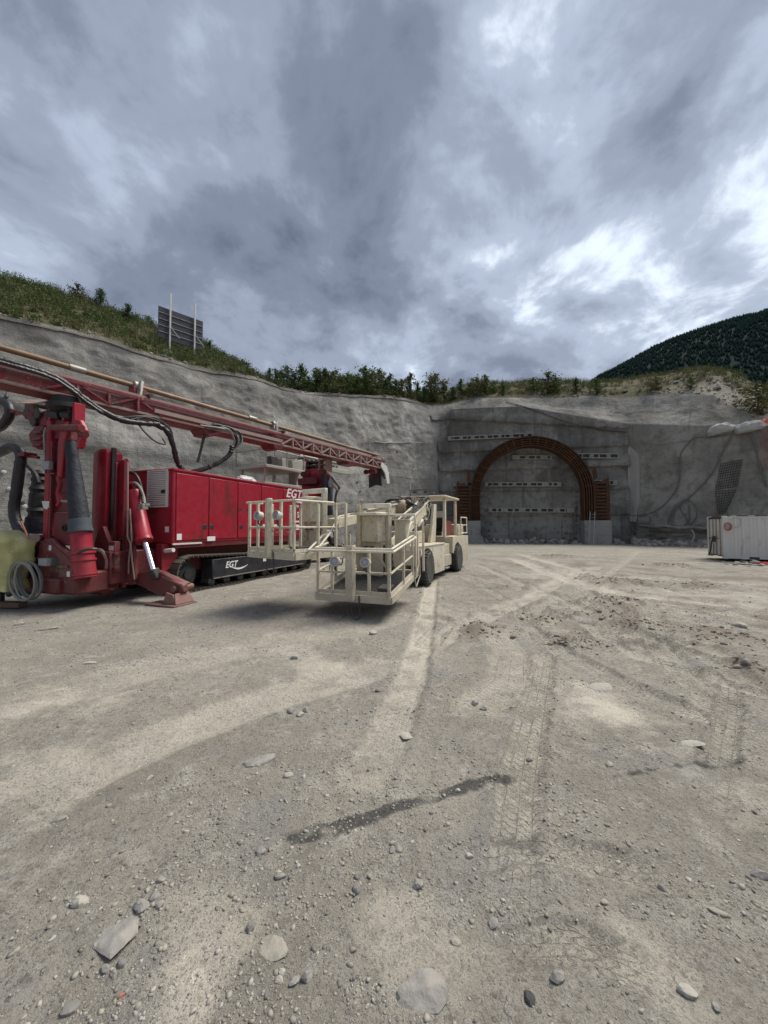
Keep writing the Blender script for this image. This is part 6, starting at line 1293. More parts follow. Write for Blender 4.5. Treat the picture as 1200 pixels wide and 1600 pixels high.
for x in (0, CW - 0.17):
    for y in (0, CD - 0.17):
        for z in (CZ0, CZ1 - 0.11): c_ = MB().bx(x - 0.004, x + 0.174, y - 0.004, y + 0.174, z, z + 0.115).build('corner_casting', CONT, ct, bevel=0.012)
for y in (0.02, CD - 0.10): MB().bx(0.17, CW - 0.17, y, y + 0.08, CZ0 + 0.02, CZ0 + 0.14).build('bottom_rail', CONT, ct); MB().bx(0.17, CW - 0.17, y, y + 0.08, CZ1 - 0.10, CZ1 - 0.02).build('top_rail', CONT, ct)
for x in (0.95, 2.9): MB().bx(x, x + 0.36, 0.015, 0.03, CZ0 + 0.03, CZ0 + 0.12).build('fork_pocket', BLACK, ct)
for x in (0.02, ): MB().bx(x, x + 0.08, 0.17, CD - 0.17, CZ1 - 0.12, CZ1 - 0.01).build('door_header', DKSTEEL, ct)
for i, (y0, y1) in enumerate(((0.18, CD / 2 - 0.02), (CD / 2 + 0.02, CD - 0.18))):
    dr = MB().bx(0.03, 0.07, y0, y1, CZ0 + 0.14, CZ1 - 0.13).build('door', CONT, ct, bevel=0.008)
    for z in (0.55, 0.95, 1.35, 1.75): MB().bx(0.015, 0.03, y0 + 0.06, y1 - 0.06, z, z + 0.16).build('door_rib', CONT, dr, bevel=0.006)
    for y in (y0 + 0.22, y1 - 0.22): MB().cyl((-0.01, y, CZ0 + 0.1), (-0.01, y, CZ1 - 0.1), 0.022, n=8).build('lock_bar', STEEL, dr)
    MB().bx(-0.05, -0.02, y1 - 0.5, y1 - 0.2, 1.05, 1.10).build('door_handle', DKSTEEL, dr)
MB().bx(-0.10, 0.0, 1.0, 1.3, 0.9, 1.2).build('lock_box', DKSTEEL, ct, bevel=0.02)
MB().tube([(-0.08, 1.2, 1.15), (-0.14, 1.25, 0.8), (-0.1, 1.5, 0.5), (-0.12, 1.8, 0.2)], 0.03, 6, 5).build('dark_strap', BLACK, ct)
for k in range(26): MB().tube([(0.3 + 0.22 * k, 0.02, CZ1 - 0.01), (0.41 + 0.22 * k, 0.0, CZ1 + 0.03), (0.52 + 0.22 * k, 0.02, CZ1 - 0.01)], 0.012, 5).build('roof_crimp', RUST if k % 3 else CONT, ct)
MB().tube([(0.34, -0.01, CZ1 - 0.12), (0.62, -0.015, CZ1 - 0.12), (0.66, -0.015, CZ1 - 0.3), (0.6, -0.015, CZ1 - 0.5), (0.42, -0.01, CZ1 - 0.55)], 0.008, 5, 4).build('hanging_wire', GREYCABLE, ct)
hc = thing('hose_coil', CFm.wld((0.16, -0.09, 0)), 26, label='small coil of red hose hung on the white container corner', cat='hose coil')
for i in range(5):
    rx, rz = 0.10 + 0.008 * i, 0.16 + 0.006 * i; MB().tube([(rx * math.cos(a) + 0.01 * i - 0.02, 0.012 * i - 0.03, 1.68 + rz * math.sin(a)) for a in [2 * math.pi * k / 18 for k in range(18)]], 0.020, 6, closed=True).build('hose_loop', mat('faded_red_hose', (0.34, 0.08, 0.055), 0.6, var=0.2, dust=0.3), hc)
# fallen red fence net and pale stones in front of the container
net = MB(); y0 = -1.5
for i in range(5): net.tube([CFm.wld((0.7 + 0.6 * t + 0.1 * i, y0 - 0.10 * i + 0.06 * math.sin(2.3 * t + i) - 0.10 * t, 0.06 + 0.03 * math.sin(3.1 * t + 2 * i) + 0.03)) for t in [k * 0.5 for k in range(9)]], 0.028, 5)
for k in range(24): t = k / 6; net.tube([CFm.wld((0.7 + 0.6 * t, y0 - 0.10 * t, 0.07)), CFm.wld((1.1 + 0.6 * t, y0 - 0.4 - 0.10 * t, 0.08))], 0.014, 4)
tag(net.build('barrier_net', REDP), 'fallen red plastic barrier net on the ground before the container', 'barrier net')

# ------------------------------------------------------------------ sandbags and orange sheet on the right wall top
SACK = mat('pale_sack', (0.36, 0.35, 0.32), 0.8, var=0.15, vs=3, second=(0.24, 0.22, 0.18), sfac=0.45, ss=3, bump=0.012, bs=9)
def on_hill(px, py):
    p = hit(px, py, 'R', 0.0); q = hit(px, py, 'H', 0.0)
    c = [a for a in (p, q) if a is not None]; return min(c, key=lambda a: a.y) if c else None
for (x, y, ln, hh, lab) in ((1128, 676, 0.95, 0.62, 'limp pale sack lying on the wall top, left of the fuller one'), (1172, 673, 0.95, 0.62, 'fat pale grey sack lying on the wall top beside the orange sheet')):
    p = on_hill(x, y); o = lump('sandbag', p + Vector((0.1, 0.1, -0.05)), ln, 0.55, hh, SACK, x * 0.01, 36, 0.38, 0.35, 20, 1.9); o.rotation_euler = (0, -R(7), -R(42)); tag(o, lab, 'sandbag', 'sacks on the wall top')
p = on_hill(1192, 664)
os_ = lump('orange_sheet', p + Vector((0.6, 0.3, -0.1)), 0.7, 0.35, 0.5, ORANGE, 4.2, 28, 0.45, 0.3, 14, 2.2); os_.rotation_euler.z = -R(42); tag(os_, 'bunched orange plastic sheet on the wall top at the right edge', 'plastic sheet')
ost = MB()
for i in range(4):
    p0, p1 = hit(1188 + 3 * i, 668, 'R', 0.12), hit(1187 + 3.2 * i, 725 + 6 * (i % 3), 'R', 0.12)
    if p0 and p1: ost.tube([p0, (p0 + p1) / 2 + Vector((0.05 * (i % 2), 0, 0)), p1], 0.007, 4)
if ost.v: tag(ost.build('orange_net', ORANGE), 'thin orange netting strands hanging down the wall at the right edge', 'net')

# ------------------------------------------------------------------ board on the left hillside
bc = P(284, 505, 27.5); BFm = Frame((bc.x, bc.y), -45)
bd = thing('sign_board', Vector((bc.x, bc.y, 0)), -45, label='dark panelled board on two white posts, seen from behind on the hillside', cat='board')
def bq(x, y): return BFm.on(x, y, y=0.0)
BOARD = mat('board_dark', (0.030, 0.033, 0.046), 0.6, var=0.2, vs=4)
tl, tr_, br_, bl_ = bq(247.5, 477), bq(317, 502.5), bq(317, 534), bq(247.5, 520)
zt = (tl.z + tr_.z) / 2; zb = min(br_.z, bl_.z) - 0.3; x0, x1 = tl.x, tr_.x; nrow = 5
for k in range(nrow):
    z0, z1 = zb + (zt - zb) * k / nrow, zb + (zt - zb) * (k + 1) / nrow - 0.02; MB().bx(x0, x1, -0.03, 0.03, z0, z1).build('board_panel', BOARD, bd, bevel=0.006)
    if k: MB().bx(x0 + 0.03, x1 - 0.03, -0.07, -0.032, z0 - 0.02, z0 + 0.02).build('board_rail', STEEL, bd)
for px in (265, 303.5):
    x = bq(px, 500).x; ztop = bq(px, 460 if px < 280 else 476).z; MB().bx(x - 0.05, x + 0.05, -0.2, -0.105, zb - 2.2, ztop).build('board_post', WHITEM, bd, bevel=0.008)
    MB().bar((x + 0.05, -0.2, zb + 0.9), (x + 0.5, -0.6, zb + 0.1), 0.04).build('board_brace', WHITEM, bd)

# ------------------------------------------------------------------ vegetation
def leaf_mat(name, ramp_cols):
    m = bpy.data.materials.new(name); m.use_nodes = True; t = m.node_tree; b = t.nodes['Principled BSDF']
    ge = t.nodes.new('ShaderNodeNewGeometry'); r = t.nodes.new('ShaderNodeValToRGB'); t.links.new(ge.outputs['Random Per Island'], r.inputs[0])
    while len(r.color_ramp.elements) < len(ramp_cols): r.color_ramp.elements.new(0.5)
    for i, (e, c) in enumerate(zip(r.color_ramp.elements, ramp_cols)): e.position = i / (len(ramp_cols) - 1); e.color = (*c, 1)
    t.links.new(r.outputs[0], b.inputs['Base Color']); b.inputs['Roughness'].default_value = 0.6; b.inputs['Specular IOR Level'].default_value = 0.2
    tr = t.nodes.new('ShaderNodeBsdfTranslucent'); mx = t.nodes.new('ShaderNodeMixShader'); mx.inputs[0].default_value = 0.25
    t.links.new(r.outputs[0], tr.inputs[0]); t.links.new(b.outputs[0], mx.inputs[1]); t.links.new(tr.outputs[0], mx.inputs[2]); t.links.new(mx.outputs[0], t.nodes['Material Output'].inputs[0])
    return m
LEAF_A = leaf_mat('leaf_green', [(0.03, 0.055, 0.017), (0.06, 0.098, 0.026), (0.10, 0.14, 0.038), (0.045, 0.075, 0.024)])
LEAF_B = leaf_mat('leaf_olive', [(0.05, 0.06, 0.02), (0.085, 0.095, 0.032), (0.13, 0.115, 0.05), (0.06, 0.085, 0.025), (0.16, 0.13, 0.075)])
LEAF_D = leaf_mat('leaf_dark', [(0.022, 0.042, 0.017), (0.04, 0.068, 0.024), (0.065, 0.095, 0.032)])
BARK = mat('bark', (0.07, 0.055, 0.04), 0.95, var=0.3, vs=8)
VR = np.random.RandomState(21)
def quads(c, size, asp, up=0.3):
    """leaf faces with random lie at centres c"""
    n = len(c); a = VR.randn(n, 3); a[:, 2] += up; a /= np.linalg.norm(a, axis=1)[:, None]; r = VR.randn(n, 3); b = np.cross(a, r); b /= np.linalg.norm(b, axis=1)[:, None]
    s = np.asarray(size).reshape(-1, 1) * np.ones((n, 1)); A, B = a * s, b * s * asp
    V = np.stack([c - A * 0.5, c + B * 0.5 - A * 0.05, c + A * 0.6, c - B * 0.5 - A * 0.05], 1).reshape(-1, 3); return V, np.arange(4 * n).reshape(-1, 4)
def join(parts):
    Vs, Fs, o = [], [], 0
    for V, F in parts: Vs.append(V); Fs.append(F + o); o += len(V)
    return np.concatenate(Vs), np.concatenate(Fs)
def tree_proto(h, wid, n, seed, spire):
    rs = np.random.RandomState(seed); C = []; tw = MB(); tw.tube([(0, 0, -0.3), (0.02 * h, 0, h * 0.35), (-0.01 * h, 0.02 * h, h * 0.7), (0, 0, h * 0.97)], 0.022 * h, 6, 3)
    nb = 22
    for i in range(nb):
        z = h * (0.04 + 0.92 * (i + rs.rand()) / nb); a = rs.rand() * 6.283; t = z / h
        ln = wid * ((1 - t) ** 0.8 + 0.1 if spire else math.sqrt(max(0.05, 1 - (2 * t - 0.95) ** 2))) * rs.uniform(0.55, 1.15)
        tip = np.array([math.cos(a) * ln, math.sin(a) * ln, z + ln * (0.55 if spire else 0.35)]); b0 = np.array([0, 0, z]); tw.bar(b0, tip, 0.012 * h * 0.6)
        k = n // nb; tt = rs.rand(k, 1) ** 0.6; C.append(b0 + (tip - b0) * tt + rs.randn(k, 3) * 0.055 * h * np.array([1, 1, 0.8]) * (0.4 + tt))
    C = np.concatenate(C); top = np.array([[0, 0, h]]) + rs.randn(n // 14, 3) * np.array([0.03, 0.03, 0.06]) * h; C = np.concatenate([C, top])
    V, F = quads(C, rs.uniform(0.10, 0.19, len(C)), 0.45); return tw, V, F
PROTO = []
for i, (h, wd, n, sp, lm) in enumerate(((2.0, 0.55, 900, True, LEAF_D), (2.0, 0.70, 1000, True, LEAF_A), (1.9, 0.80, 1000, False, LEAF_A), (2.1, 0.48, 800, True, LEAF_D), (1.7, 0.85, 900, False, LEAF_B))):
    tw, V, F = tree_proto(h, wd, n, 50 + i, sp); PROTO.append((h, tw.mesh('trunk', BARK), npmesh('crown', V, F, lm, smooth=False)))
def young_tree(name, pos, hgt, kind, label, cat, group, rz):
    h0, tme, cme = PROTO[kind]; t = thing(name, pos, 0, label=label, cat=cat, group=group); s = hgt / h0
    t.rotation_euler.z = rz; t.scale = (s * VR.uniform(1.1, 1.5), s * VR.uniform(1.1, 1.5), s); link('trunk', tme, t); link('crown', cme, t); return t
srow = (0.5, 0.9, 1.4)
ORD = ['first', 'second', 'third', 'fourth', 'fifth', 'sixth', 'seventh', 'eighth', 'ninth', 'tenth', 'eleventh', 'twelfth', 'thirteenth', 'fourteenth', 'fifteenth', 'sixteenth', 'seventeenth', 'eighteenth', 'nineteenth', 'twentieth',
       'twenty-first', 'twenty-second', 'twenty-third', 'twenty-fourth', 'twenty-fifth', 'twenty-sixth', 'twenty-seventh', 'twenty-eighth', 'twenty-ninth', 'thirtieth', 'thirty-first', 'thirty-second', 'thirty-third', 'thirty-fourth']
def stand(px, ybase, ytop, kind, name, label, cat, group, hs_=0.60):
    if ybase > 585:      # on the crest edge: where the line of sight in plan crosses the edge
        su = np.linspace(20, U3 - 2, 2400); ex, ey, ez = hill_pt(su, np.full(2400, srow[int(px) % 3])); k = np.argmin(np.abs(600 + 600 * ex / ey - px) + (ey < 1) * 1e6); p = Vector((ex[k], ey[k], ez[k]))
    else: p = hit(px, ybase, 'H', 0.0) or hit(px, ybase + 6, 'H', 0.0) or hit(px, ybase + 14, 'H', 0.0)
    if p is None: return
    top = P(px, ytop, p.y).z; young_tree(name, p - Vector((0, 0, 0.1)), max(0.45, (top - p.z) * hs_), kind, label, cat, group, VR.rand() * 6.28)
row = [(419, 548, 2), (428, 544, 1), (437, 546, 2), (446, 548, 1), (458, 553, 0), (469, 548, 2), (480, 555, 0), (494, 553, 1), (507, 557, 0), (519, 555, 1), (530, 553, 0), (543, 560, 2), (555, 558, 0), (570, 558, 1), (582, 562, 3), (593, 553, 0),
       (603, 560, 3), (610, 557, 0), (619, 563, 3), (627, 561, 3), (642, 567, 0), (653, 571, 3), (663, 573, 1), (674, 571, 3), (682, 567, 0), (695, 577, 1), (709, 579, 3), (722, 580, 1), (737, 581, 3), (747, 580, 2), (760, 572, 0), (773, 580, 2), (787, 583, 1)]
for i, (x, yt, k) in enumerate(row):
    yb = np.interp(x, [415, 600, 680, 760, 800], [588, 590, 594, 600, 603])
    stand(x, yb, yt, (1, 2, k, 4, 1)[(i * 7) % 5], 'young_tree', f'{ORD[i]} young tree from the left in the row along the pit crest', 'tree', 'young trees along the pit crest', VR.uniform(0.42, 0.72))
for x, yt, k, lab in ((836, 577, 2, 'low round bush on the crest right above the arch crown'), (860, 564, 4, 'tallest pale leafy bush on the crest above the right half of the arch'), (872, 574, 2, 'small bush close right of the tallest crest bush'), (904, 576, 3, 'thin lone sapling between the tall crest bush and the mountain foot'),
                      (936, 577, 2, 'low bush at the point where the mountain slope meets the crest'), (1030, 574, 4, 'broad bush on the crest below the mountain middle'), (1085, 578, 2, 'dark bush on the crest above the pale sacks'), (1190, 570, 4, 'green bush on the crest at the right edge')):
    stand(x, 592, yt, k, 'shrub', lab, 'bush', 'bushes on the crest')
for x, yb, yt, k, lab in ((6, 412, 376, 3, 'tall thin sapling on the hilltop at the left edge'), (22, 415, 392, 2, 'bush beside the tall sapling on the hilltop'), (45, 425, 404, 4, 'leafy bush on the hilltop, left of the round-headed one'), (121, 458, 428, 4, 'round-headed pale bush standing on the hilltop skyline'),
                          (157, 476, 433, 1, 'dense dark bush on the skyline between round bush and board'), (199, 490, 456, 3, 'wispy sapling on the skyline left of the board'), (232, 505, 482, 2, 'bush just left of the dark board'), (328, 552, 519, 1, 'dense bush just right of the dark board'), (350, 560, 541, 2, 'low bush right of the one beside the board'), (385, 572, 556, 4, 'last low bush before the notch in the skyline')):
    stand(x, yb, yt, k, 'shrub', lab, 'bush', 'bushes on the left hillside')
# undergrowth that covers the hillside
def undergrowth(name, us, ss, hmin, hmax, per, lm, label, dens_seed, thr, leaf=0.10, bushy=0.75, keep=None):
    X, Y, W = hill_pt(us, ss); keep_ = fbm(X * 0.35, Y * 0.35, dens_seed, 3) > thr
    if keep is not None: keep_ &= keep(us, ss)
    X, Y, W = X[keep_], Y[keep_], W[keep_]; n = len(X); hh = VR.uniform(hmin, hmax, n) * (0.8 + 0.5 * np.clip(fbm(X * 0.6, Y * 0.6, 9.0, 2), -0.6, 1.0)); wd = hh * VR.uniform(0.5, 0.9, n) * bushy / 0.75
    idx = np.repeat(np.arange(n), per); d = VR.randn(len(idx), 3); d /= np.linalg.norm(d, axis=1)[:, None]; r = VR.rand(len(idx), 1) ** 0.45
    c = np.stack([X, Y, W - 0.05], 1)[idx] + d * r * np.stack([wd, wd, hh * 0.55], 1)[idx] + np.stack([0 * hh, 0 * hh, hh * 0.45], 1)[idx]
    V, F = quads(c, VR.uniform(0.6, 1.3, len(idx)) * leaf, 0.42, 0.5); return tag(link(name, npmesh(name, V, F, lm, smooth=False)), label, 'undergrowth', kind='stuff')
def grass(name, us, ss, hmin, hmax, per, lm, label, thr, wdt=0.02, keep=None):
    X, Y, W = hill_pt(us, ss); k = fbm(X * 0.5, Y * 0.5, 14.0, 3) > thr
    if keep is not None: k &= keep(us, ss)
    X, Y, W = X[k], Y[k], W[k]; n = len(X); idx = np.repeat(np.arange(n), per); m = len(idx); b = np.stack([X, Y, W - 0.06], 1)[idx] + VR.randn(m, 3) * np.array([0.14, 0.14, 0])
    a = VR.rand(m) * 6.283; h = VR.uniform(hmin, hmax, m); lean = VR.randn(m, 2) * 0.28; t = b + np.stack([lean[:, 0] * h, lean[:, 1] * h, h], 1); s = np.stack([np.cos(a), np.sin(a), 0 * a], 1) * wdt
    V = np.stack([b - s, b + s, t + s * 0.25, t - s * 0.25], 1).reshape(-1, 3); return tag(link(name, npmesh(name, V, np.arange(4 * m).reshape(-1, 4), lm, smooth=False)), label, 'grass', kind='stuff')
rs = VR; n = 2000
undergrowth('hillside_undergrowth', rs.uniform(6, U1 - 3, n), rs.rand(n) ** 0.8 * 15 - 0.1, 0.35, 1.15, 90, LEAF_A, 'dense green undergrowth covering the hillside above the left slope', 3.0, -0.28, 0.125)
undergrowth('hillside_undergrowth', rs.uniform(6, U1 - 1, 1100), rs.rand(1100) ** 1.0 * 15 + 0.05, 0.25, 0.75, 60, LEAF_B, 'olive weeds scattered over the hillside above the left slope', 6.0, -0.1, 0.11)
undergrowth('crest_undergrowth', rs.uniform(U1 - 8, U3 - 4, 1000), rs.rand(1000) * 9 + 0.7, 0.25, 0.7, 55, LEAF_B, 'olive weeds along the crest above the tunnel portal', 5.0, -0.05, 0.10, keep=lambda u, s: s > np.interp(u, [0, U2 + 1, U2 + 6, U3], [0.6, 1.0, 4.2, 5.0]))
undergrowth('crest_undergrowth', rs.uniform(U1 - 12, U3 - 4, 650), rs.rand(650) * 9 + 1.2, 0.4, 0.95, 70, LEAF_A, 'green bushes mixed along the crest above the tunnel portal', 8.0, 0.0, 0.11, keep=lambda u, s: s > np.interp(u, [0, U2 + 1, U2 + 6, U3], [1.0, 2.0, 5.0, 6.0]))
grass('crest_grass', rs.uniform(5, U3 - 4, 2600), rs.rand(2600) * 10 + 0.1, 0.25, 0.75, 22, LEAF_B, 'dry and green grass tufts over the hillside and crest', -0.25, 0.016, keep=lambda u, s: (s > np.interp(u, [0, U2 + 1, U2 + 6, U3], [0.0, 0.5, 3.2, 4.0])))
# far forest
nF = 30000; fx_ = VR.uniform(480, 1900, nF); fy_ = VR.uniform(720, 1330, nF); fz_ = mount_z(fx_, fy_); fh = VR.uniform(6, 12, nF); fr = fh * VR.uniform(0.2, 0.34, nF)
ang = np.arange(5) * 2 * np.pi / 5; base = np.stack([fx_[:, None] + fr[:, None] * np.cos(ang), fy_[:, None] + fr[:, None] * np.sin(ang), np.repeat((fz_ + 0.5)[:, None], 5, 1)], -1)
apex = np.stack([fx_ + VR.randn(nF) * 0.5, fy_, fz_ + fh], -1)[:, None, :]; V = np.concatenate([base, apex], 1).reshape(-1, 3)
o6 = (np.arange(nF) * 6)[:, None, None]; F = (np.stack([np.arange(5), (np.arange(5) + 1) % 5, np.full(5, 5)], -1)[None] + o6).reshape(-1, 3)
FM = NB('forest_green'); FM.b.inputs['Specular IOR Level'].default_value = 0.0
_ri = FM.n('ShaderNodeNewGeometry').outputs['Random Per Island']
tag(link('forest', npmesh('forest', V, F, FM.done(FM.mix(_ri, (0.007, 0.015, 0.014), (0.011, 0.021, 0.018)), 1.0), smooth=True)), 'dark forest covering the far mountain', 'forest', kind='stuff')

# ------------------------------------------------------------------ stones
STONE_P = mat('stone_pale', (0.37, 0.35, 0.305), 0.9, var=0.18, vs=9, dust=0.5, second=(0.28, 0.26, 0.22), sfac=0.5, ss=12, bump=0.012, bs=24)
STONE_G = mat('stone_grey', (0.215, 0.208, 0.195), 0.9, var=0.4, vs=14, dust=0.55, second=(0.31, 0.295, 0.265), sfac=0.5, ss=12, bump=0.016, bs=22)
STONE_D = mat('stone_dark', (0.155, 0.15, 0.145), 0.85, var=0.25, vs=9, dust=0.5, second=(0.23, 0.22, 0.205), sfac=0.45, ss=9, bump=0.006, bs=30)
STONE_T = mat('stone_tan', (0.31, 0.285, 0.235), 0.92, var=0.2, vs=6, second=(0.24, 0.22, 0.18), sfac=0.55, ss=12, bump=0.016, bs=22)
SM = dict(p=STONE_P, g=STONE_G, d=STONE_D, t=STONE_T)
def stone(px, py, wpx, asp, flat, m, label, seed, rot=None, cat='stone', sink=0.45, name='stone'):
    p = G(px, py); d = p.y; wd = wpx / 600.0 * d ; rx = wd / 2; n, lat = 14, 9; rs = np.random.RandomState(seed)
    u = np.linspace(0, 2 * np.pi, n, endpoint=False); t = np.linspace(0.0, np.pi, lat); T, U = np.meshgrid(t, u, indexing='ij')
    X, Y, W = np.sin(T) * np.cos(U), np.sin(T) * np.sin(U), np.cos(T); d_ = 1 + 0.42 * fbm(X * 1.1 + seed, Y * 1.1 - seed, W * 1.1, 3)
    for _ in range(13):   # broken faces
        nv = rs.randn(3); nv /= np.linalg.norm(nv); k = rs.uniform(0.58, 0.92); dot = (X * nv[0] + Y * nv[1] + W * nv[2]) * d_; d_ = np.where(dot > k, d_ * k / np.maximum(dot, 1e-3), d_)
    V = np.stack([X * d_ * rx, Y * d_ * rx * asp, W * d_ * rx * flat], -1).reshape(-1, 3)
    i = np.arange(lat - 1)[:, None] * n; j = np.arange(n)[None, :]; jn = (j + 1) % n; F = np.stack([i + j, i + n + j, i + n + jn, i + jn], -1).reshape(-1, 4)
    me = npmesh(name, V, F, SM[m] if isinstance(m, str) else m); me.set_sharp_from_angle(angle=R(24)); o = link(name, me); o.location = (p.x, p.y, Hg(p.x, p.y) + rx * flat * (1 - 2 * sink)); o.rotation_euler = (rs.uniform(-.15, .15), rs.uniform(-.15, .15), rs.rand() * 6.28 if rot is None else R(rot))
    return tag(o, label, cat, 'stones lying on the pit floor')
ST = [  # px, py, width px, aspect, flatness, tone, label, rot
 (660,1557,66,1.55,0.22,'g','big smooth oval slab at the bottom edge, left of centre',95), (125,1415,30,0.7,0.55,'p','pale rounded stone left of the cobble cluster at lower left',10), (220,1423,32,0.7,0.5,'g','widest grey cobble in the lower left cluster',0),
 (241,1407,20,0.8,0.7,'g','upright cobble behind the widest one in the lower left cluster',30), (250,1421,16,0.9,0.8,'g','small round cobble at the right end of the lower left cluster',0), (251,1381,15,0.9,0.6,'g','lone grey stone just above the lower left cluster',40),
 (165,1521,18,0.8,0.8,'g','round cobble below the big embedded slab at lower left',0), (190,1513,17,0.8,0.7,'d','darker cobble right of the round one below the embedded slab',0), (177,1529,15,0.8,0.7,'g','cobble nearest the camera below the embedded slab',0),
 (110,1582,28,0.8,0.6,'d','dark grey cobble near the bottom left corner',20), (180,1472,66,1.2,0.16,'g','big embedded grey slab at lower left',60), (422,1487,56,0.7,0.14,'t','flat tan slab flush with the dirt, bottom centre left',0),
 (437,1537,15,0.8,0.6,'p','whitish pebble in the group below the flat tan slab',0), (480,1532,21,0.8,0.8,'g','largest grey cobble in the group below the flat tan slab',50), (460,1538,20,0.7,0.6,'g','middle cobble of the group below the flat tan slab',0),
 (441,1524,13,0.8,0.6,'p','pale pebble at the top of the group below the tan slab',0), (392,1456,17,0.9,0.8,'d','dark cobble just above the flat tan slab',0), (558,1395,17,1.0,0.9,'d','dark round cobble near the bottom centre, standing alone',0),
 (437,1375,22,0.6,0.5,'g','angular grey stone left of the dark round cobble',10), (407,1337,20,0.9,0.6,'g','grey stone at the left end of the black stain',40), (82,1472,12,0.5,0.5,'p','tiny white chip at the lower left',70),
 (189,1564,11,0.6,0.5,mat('stone_red', (0.36, 0.14, 0.10), 0.9, var=0.15),'small reddish chip of stone at the lower left',40), (652,1390,22,0.8,0.6,'g','angular grey stone above the big oval slab',30), (733,1341,16,0.7,0.6,'p','pale angular stone right of the cobble trio',0),
 (612,1336,14,0.9,0.8,'g','front cobble of the trio below the black stain',0), (622,1333,15,0.9,0.7,'g','right cobble of the trio below the black stain',0), (614,1325,12,0.9,0.8,'t','back cobble of the trio below the black stain',0),
 (772,1446,20,0.8,0.6,'g','pointed grey stone right of the big oval slab',50), (711,1475,14,1.4,0.6,'t','narrow upright stone above the big oval slab, at its right',0), (870,1532,30,0.7,0.55,'g','blunt grey stone at the bottom, right of centre',20),
 (1075,1551,34,0.55,0.5,'p','long pale pebble at the bottom right',-25), (1120,1575,16,0.8,0.6,'g','small stone right of the long pale pebble',0), (1185,1367,28,0.5,0.6,'g','smooth oval stone at the right edge',-20),
 (1035,1385,14,0.8,0.7,'d','dark pebble left of the smooth oval stone',0), (1122,1425,34,0.5,0.25,'t','flat tan stone sunk in the dirt at lower right',-15), (828,1562,22,0.9,0.5,mat('asphalt_lump', (0.05, 0.05, 0.05), 0.9, var=0.3, bump=0.01, bs=60),'black crumbly lump at the bottom beside the tyre track',0),
 (716,1240,10,0.8,0.6,'p','white pebble on the black stain',0), (945,1412,14,0.8,0.5,'t','tan stone between the tyre tracks at lower right',0), (940,1073,42,0.6,0.2,'p','pale flat slab right of the treaded track, middle distance',20),
 (635,1151,36,0.6,0.18,'p','pale flat slab in the smooth pale track',0), (742,1099,22,0.6,0.5,'g','larger of two grey stones right of the pale track',0), (756,1107,15,0.9,0.7,'g','smaller of two grey stones right of the pale track',0),
 (1155,976,24,0.6,0.55,'p','pale boulder at the far right beyond the treaded ruts',0), (1165,1042,18,0.7,0.6,'g','grey stone on the mound at the right edge',0), (1080,1159,40,0.55,0.16,'p','flat white slab at the right, middle distance',-10),
 (952,1195,13,0.9,0.8,'p','lone round pebble above the short black stain',0), (828,1185,12,0.9,0.8,'g','pebble in the treaded track above the long stain',0), (400,1196,60,0.42,0.2,'g','long bluish grey slab at the left, middle distance',25),
 (582,990,14,0.9,0.85,'p','round boulder right of the rear basket shadow',0), (461,1029,15,0.8,0.8,'p','round pale cobble in front of the baskets',0), (137,1036,30,0.35,0.18,'p','thin pale slab in front of the drill rig',5), (75,983,30,0.6,0.2,'g','wide flat stone near the timber baulk',0),
 (32,975,16,0.7,0.5,'t','tan stone below the timber baulk',0), (450,1219,17,0.6,0.5,'p','pale stone below the long bluish slab',20), (455,1116,15,1.0,0.7,'g','left stone of the three left of the pale track',0), (470,1120,14,1.0,0.7,'p','middle stone of the three left of the pale track',0), (478,1114,15,0.8,0.6,'g','right stone of the three left of the pale track',0),
 (90,1283,26,0.45,0.4,'g','flat stone on the pale band at the left edge',30), (232,1222,16,0.6,0.5,'t','tan stone on the dark ground at the left',0), (590,1082,14,0.7,0.6,'d','dark stone beside the pale track',0), (1092,1022,13,0.7,0.5,'p','pale stone in the ruts at the right',0),
]
for i, (x, y, w_, a, f, m, lab, rot) in enumerate(ST): stone(x, y, w_, a, f, m, lab, 100 + i, rot if rot else None, sink=0.42 if f > 0.3 else 0.46)
# gravel: thousands of small stones, one mass
ico = MB(); bmi = bmesh.new(); bmesh.ops.create_icosphere(bmi, subdivisions=1, radius=1.0); IV = np.array([v.co[:] for v in bmi.verts]); IF = np.array([[v.index for v in f.verts] for f in bmi.faces]); bmi.free()
def scatter(name, X, Y, Zb, size, m, label, seed, flat=(0.35, 0.75), tilt=0.3, cat='gravel', sit=0.1):
    rs = np.random.RandomState(seed); n = len(X); B = IV[None] * (1 + 0.30 * rs.randn(n, len(IV), 1)); sc = np.stack([np.ones(n), rs.uniform(0.55, 1, n), rs.uniform(*flat, n)], 1) * size[:, None]
    B = B * sc[:, None, :]; a = rs.rand(n) * 6.283; c, s = np.cos(a)[:, None], np.sin(a)[:, None]; x = B[..., 0] * c - B[..., 1] * s; y = B[..., 0] * s + B[..., 1] * c; z = B[..., 2] + x * rs.randn(n, 1) * tilt * 0.5
    V = np.stack([x + X[:, None], y + Y[:, None], z + Zb[:, None] + (sc[:, 2] * sit)[:, None]], -1).reshape(-1, 3); F = (IF[None] + (np.arange(n) * len(IV))[:, None, None]).reshape(-1, 3)
    me = npmesh(name, V, F, m, smooth=False); return tag(link(name, me), label, cat, kind='stuff')
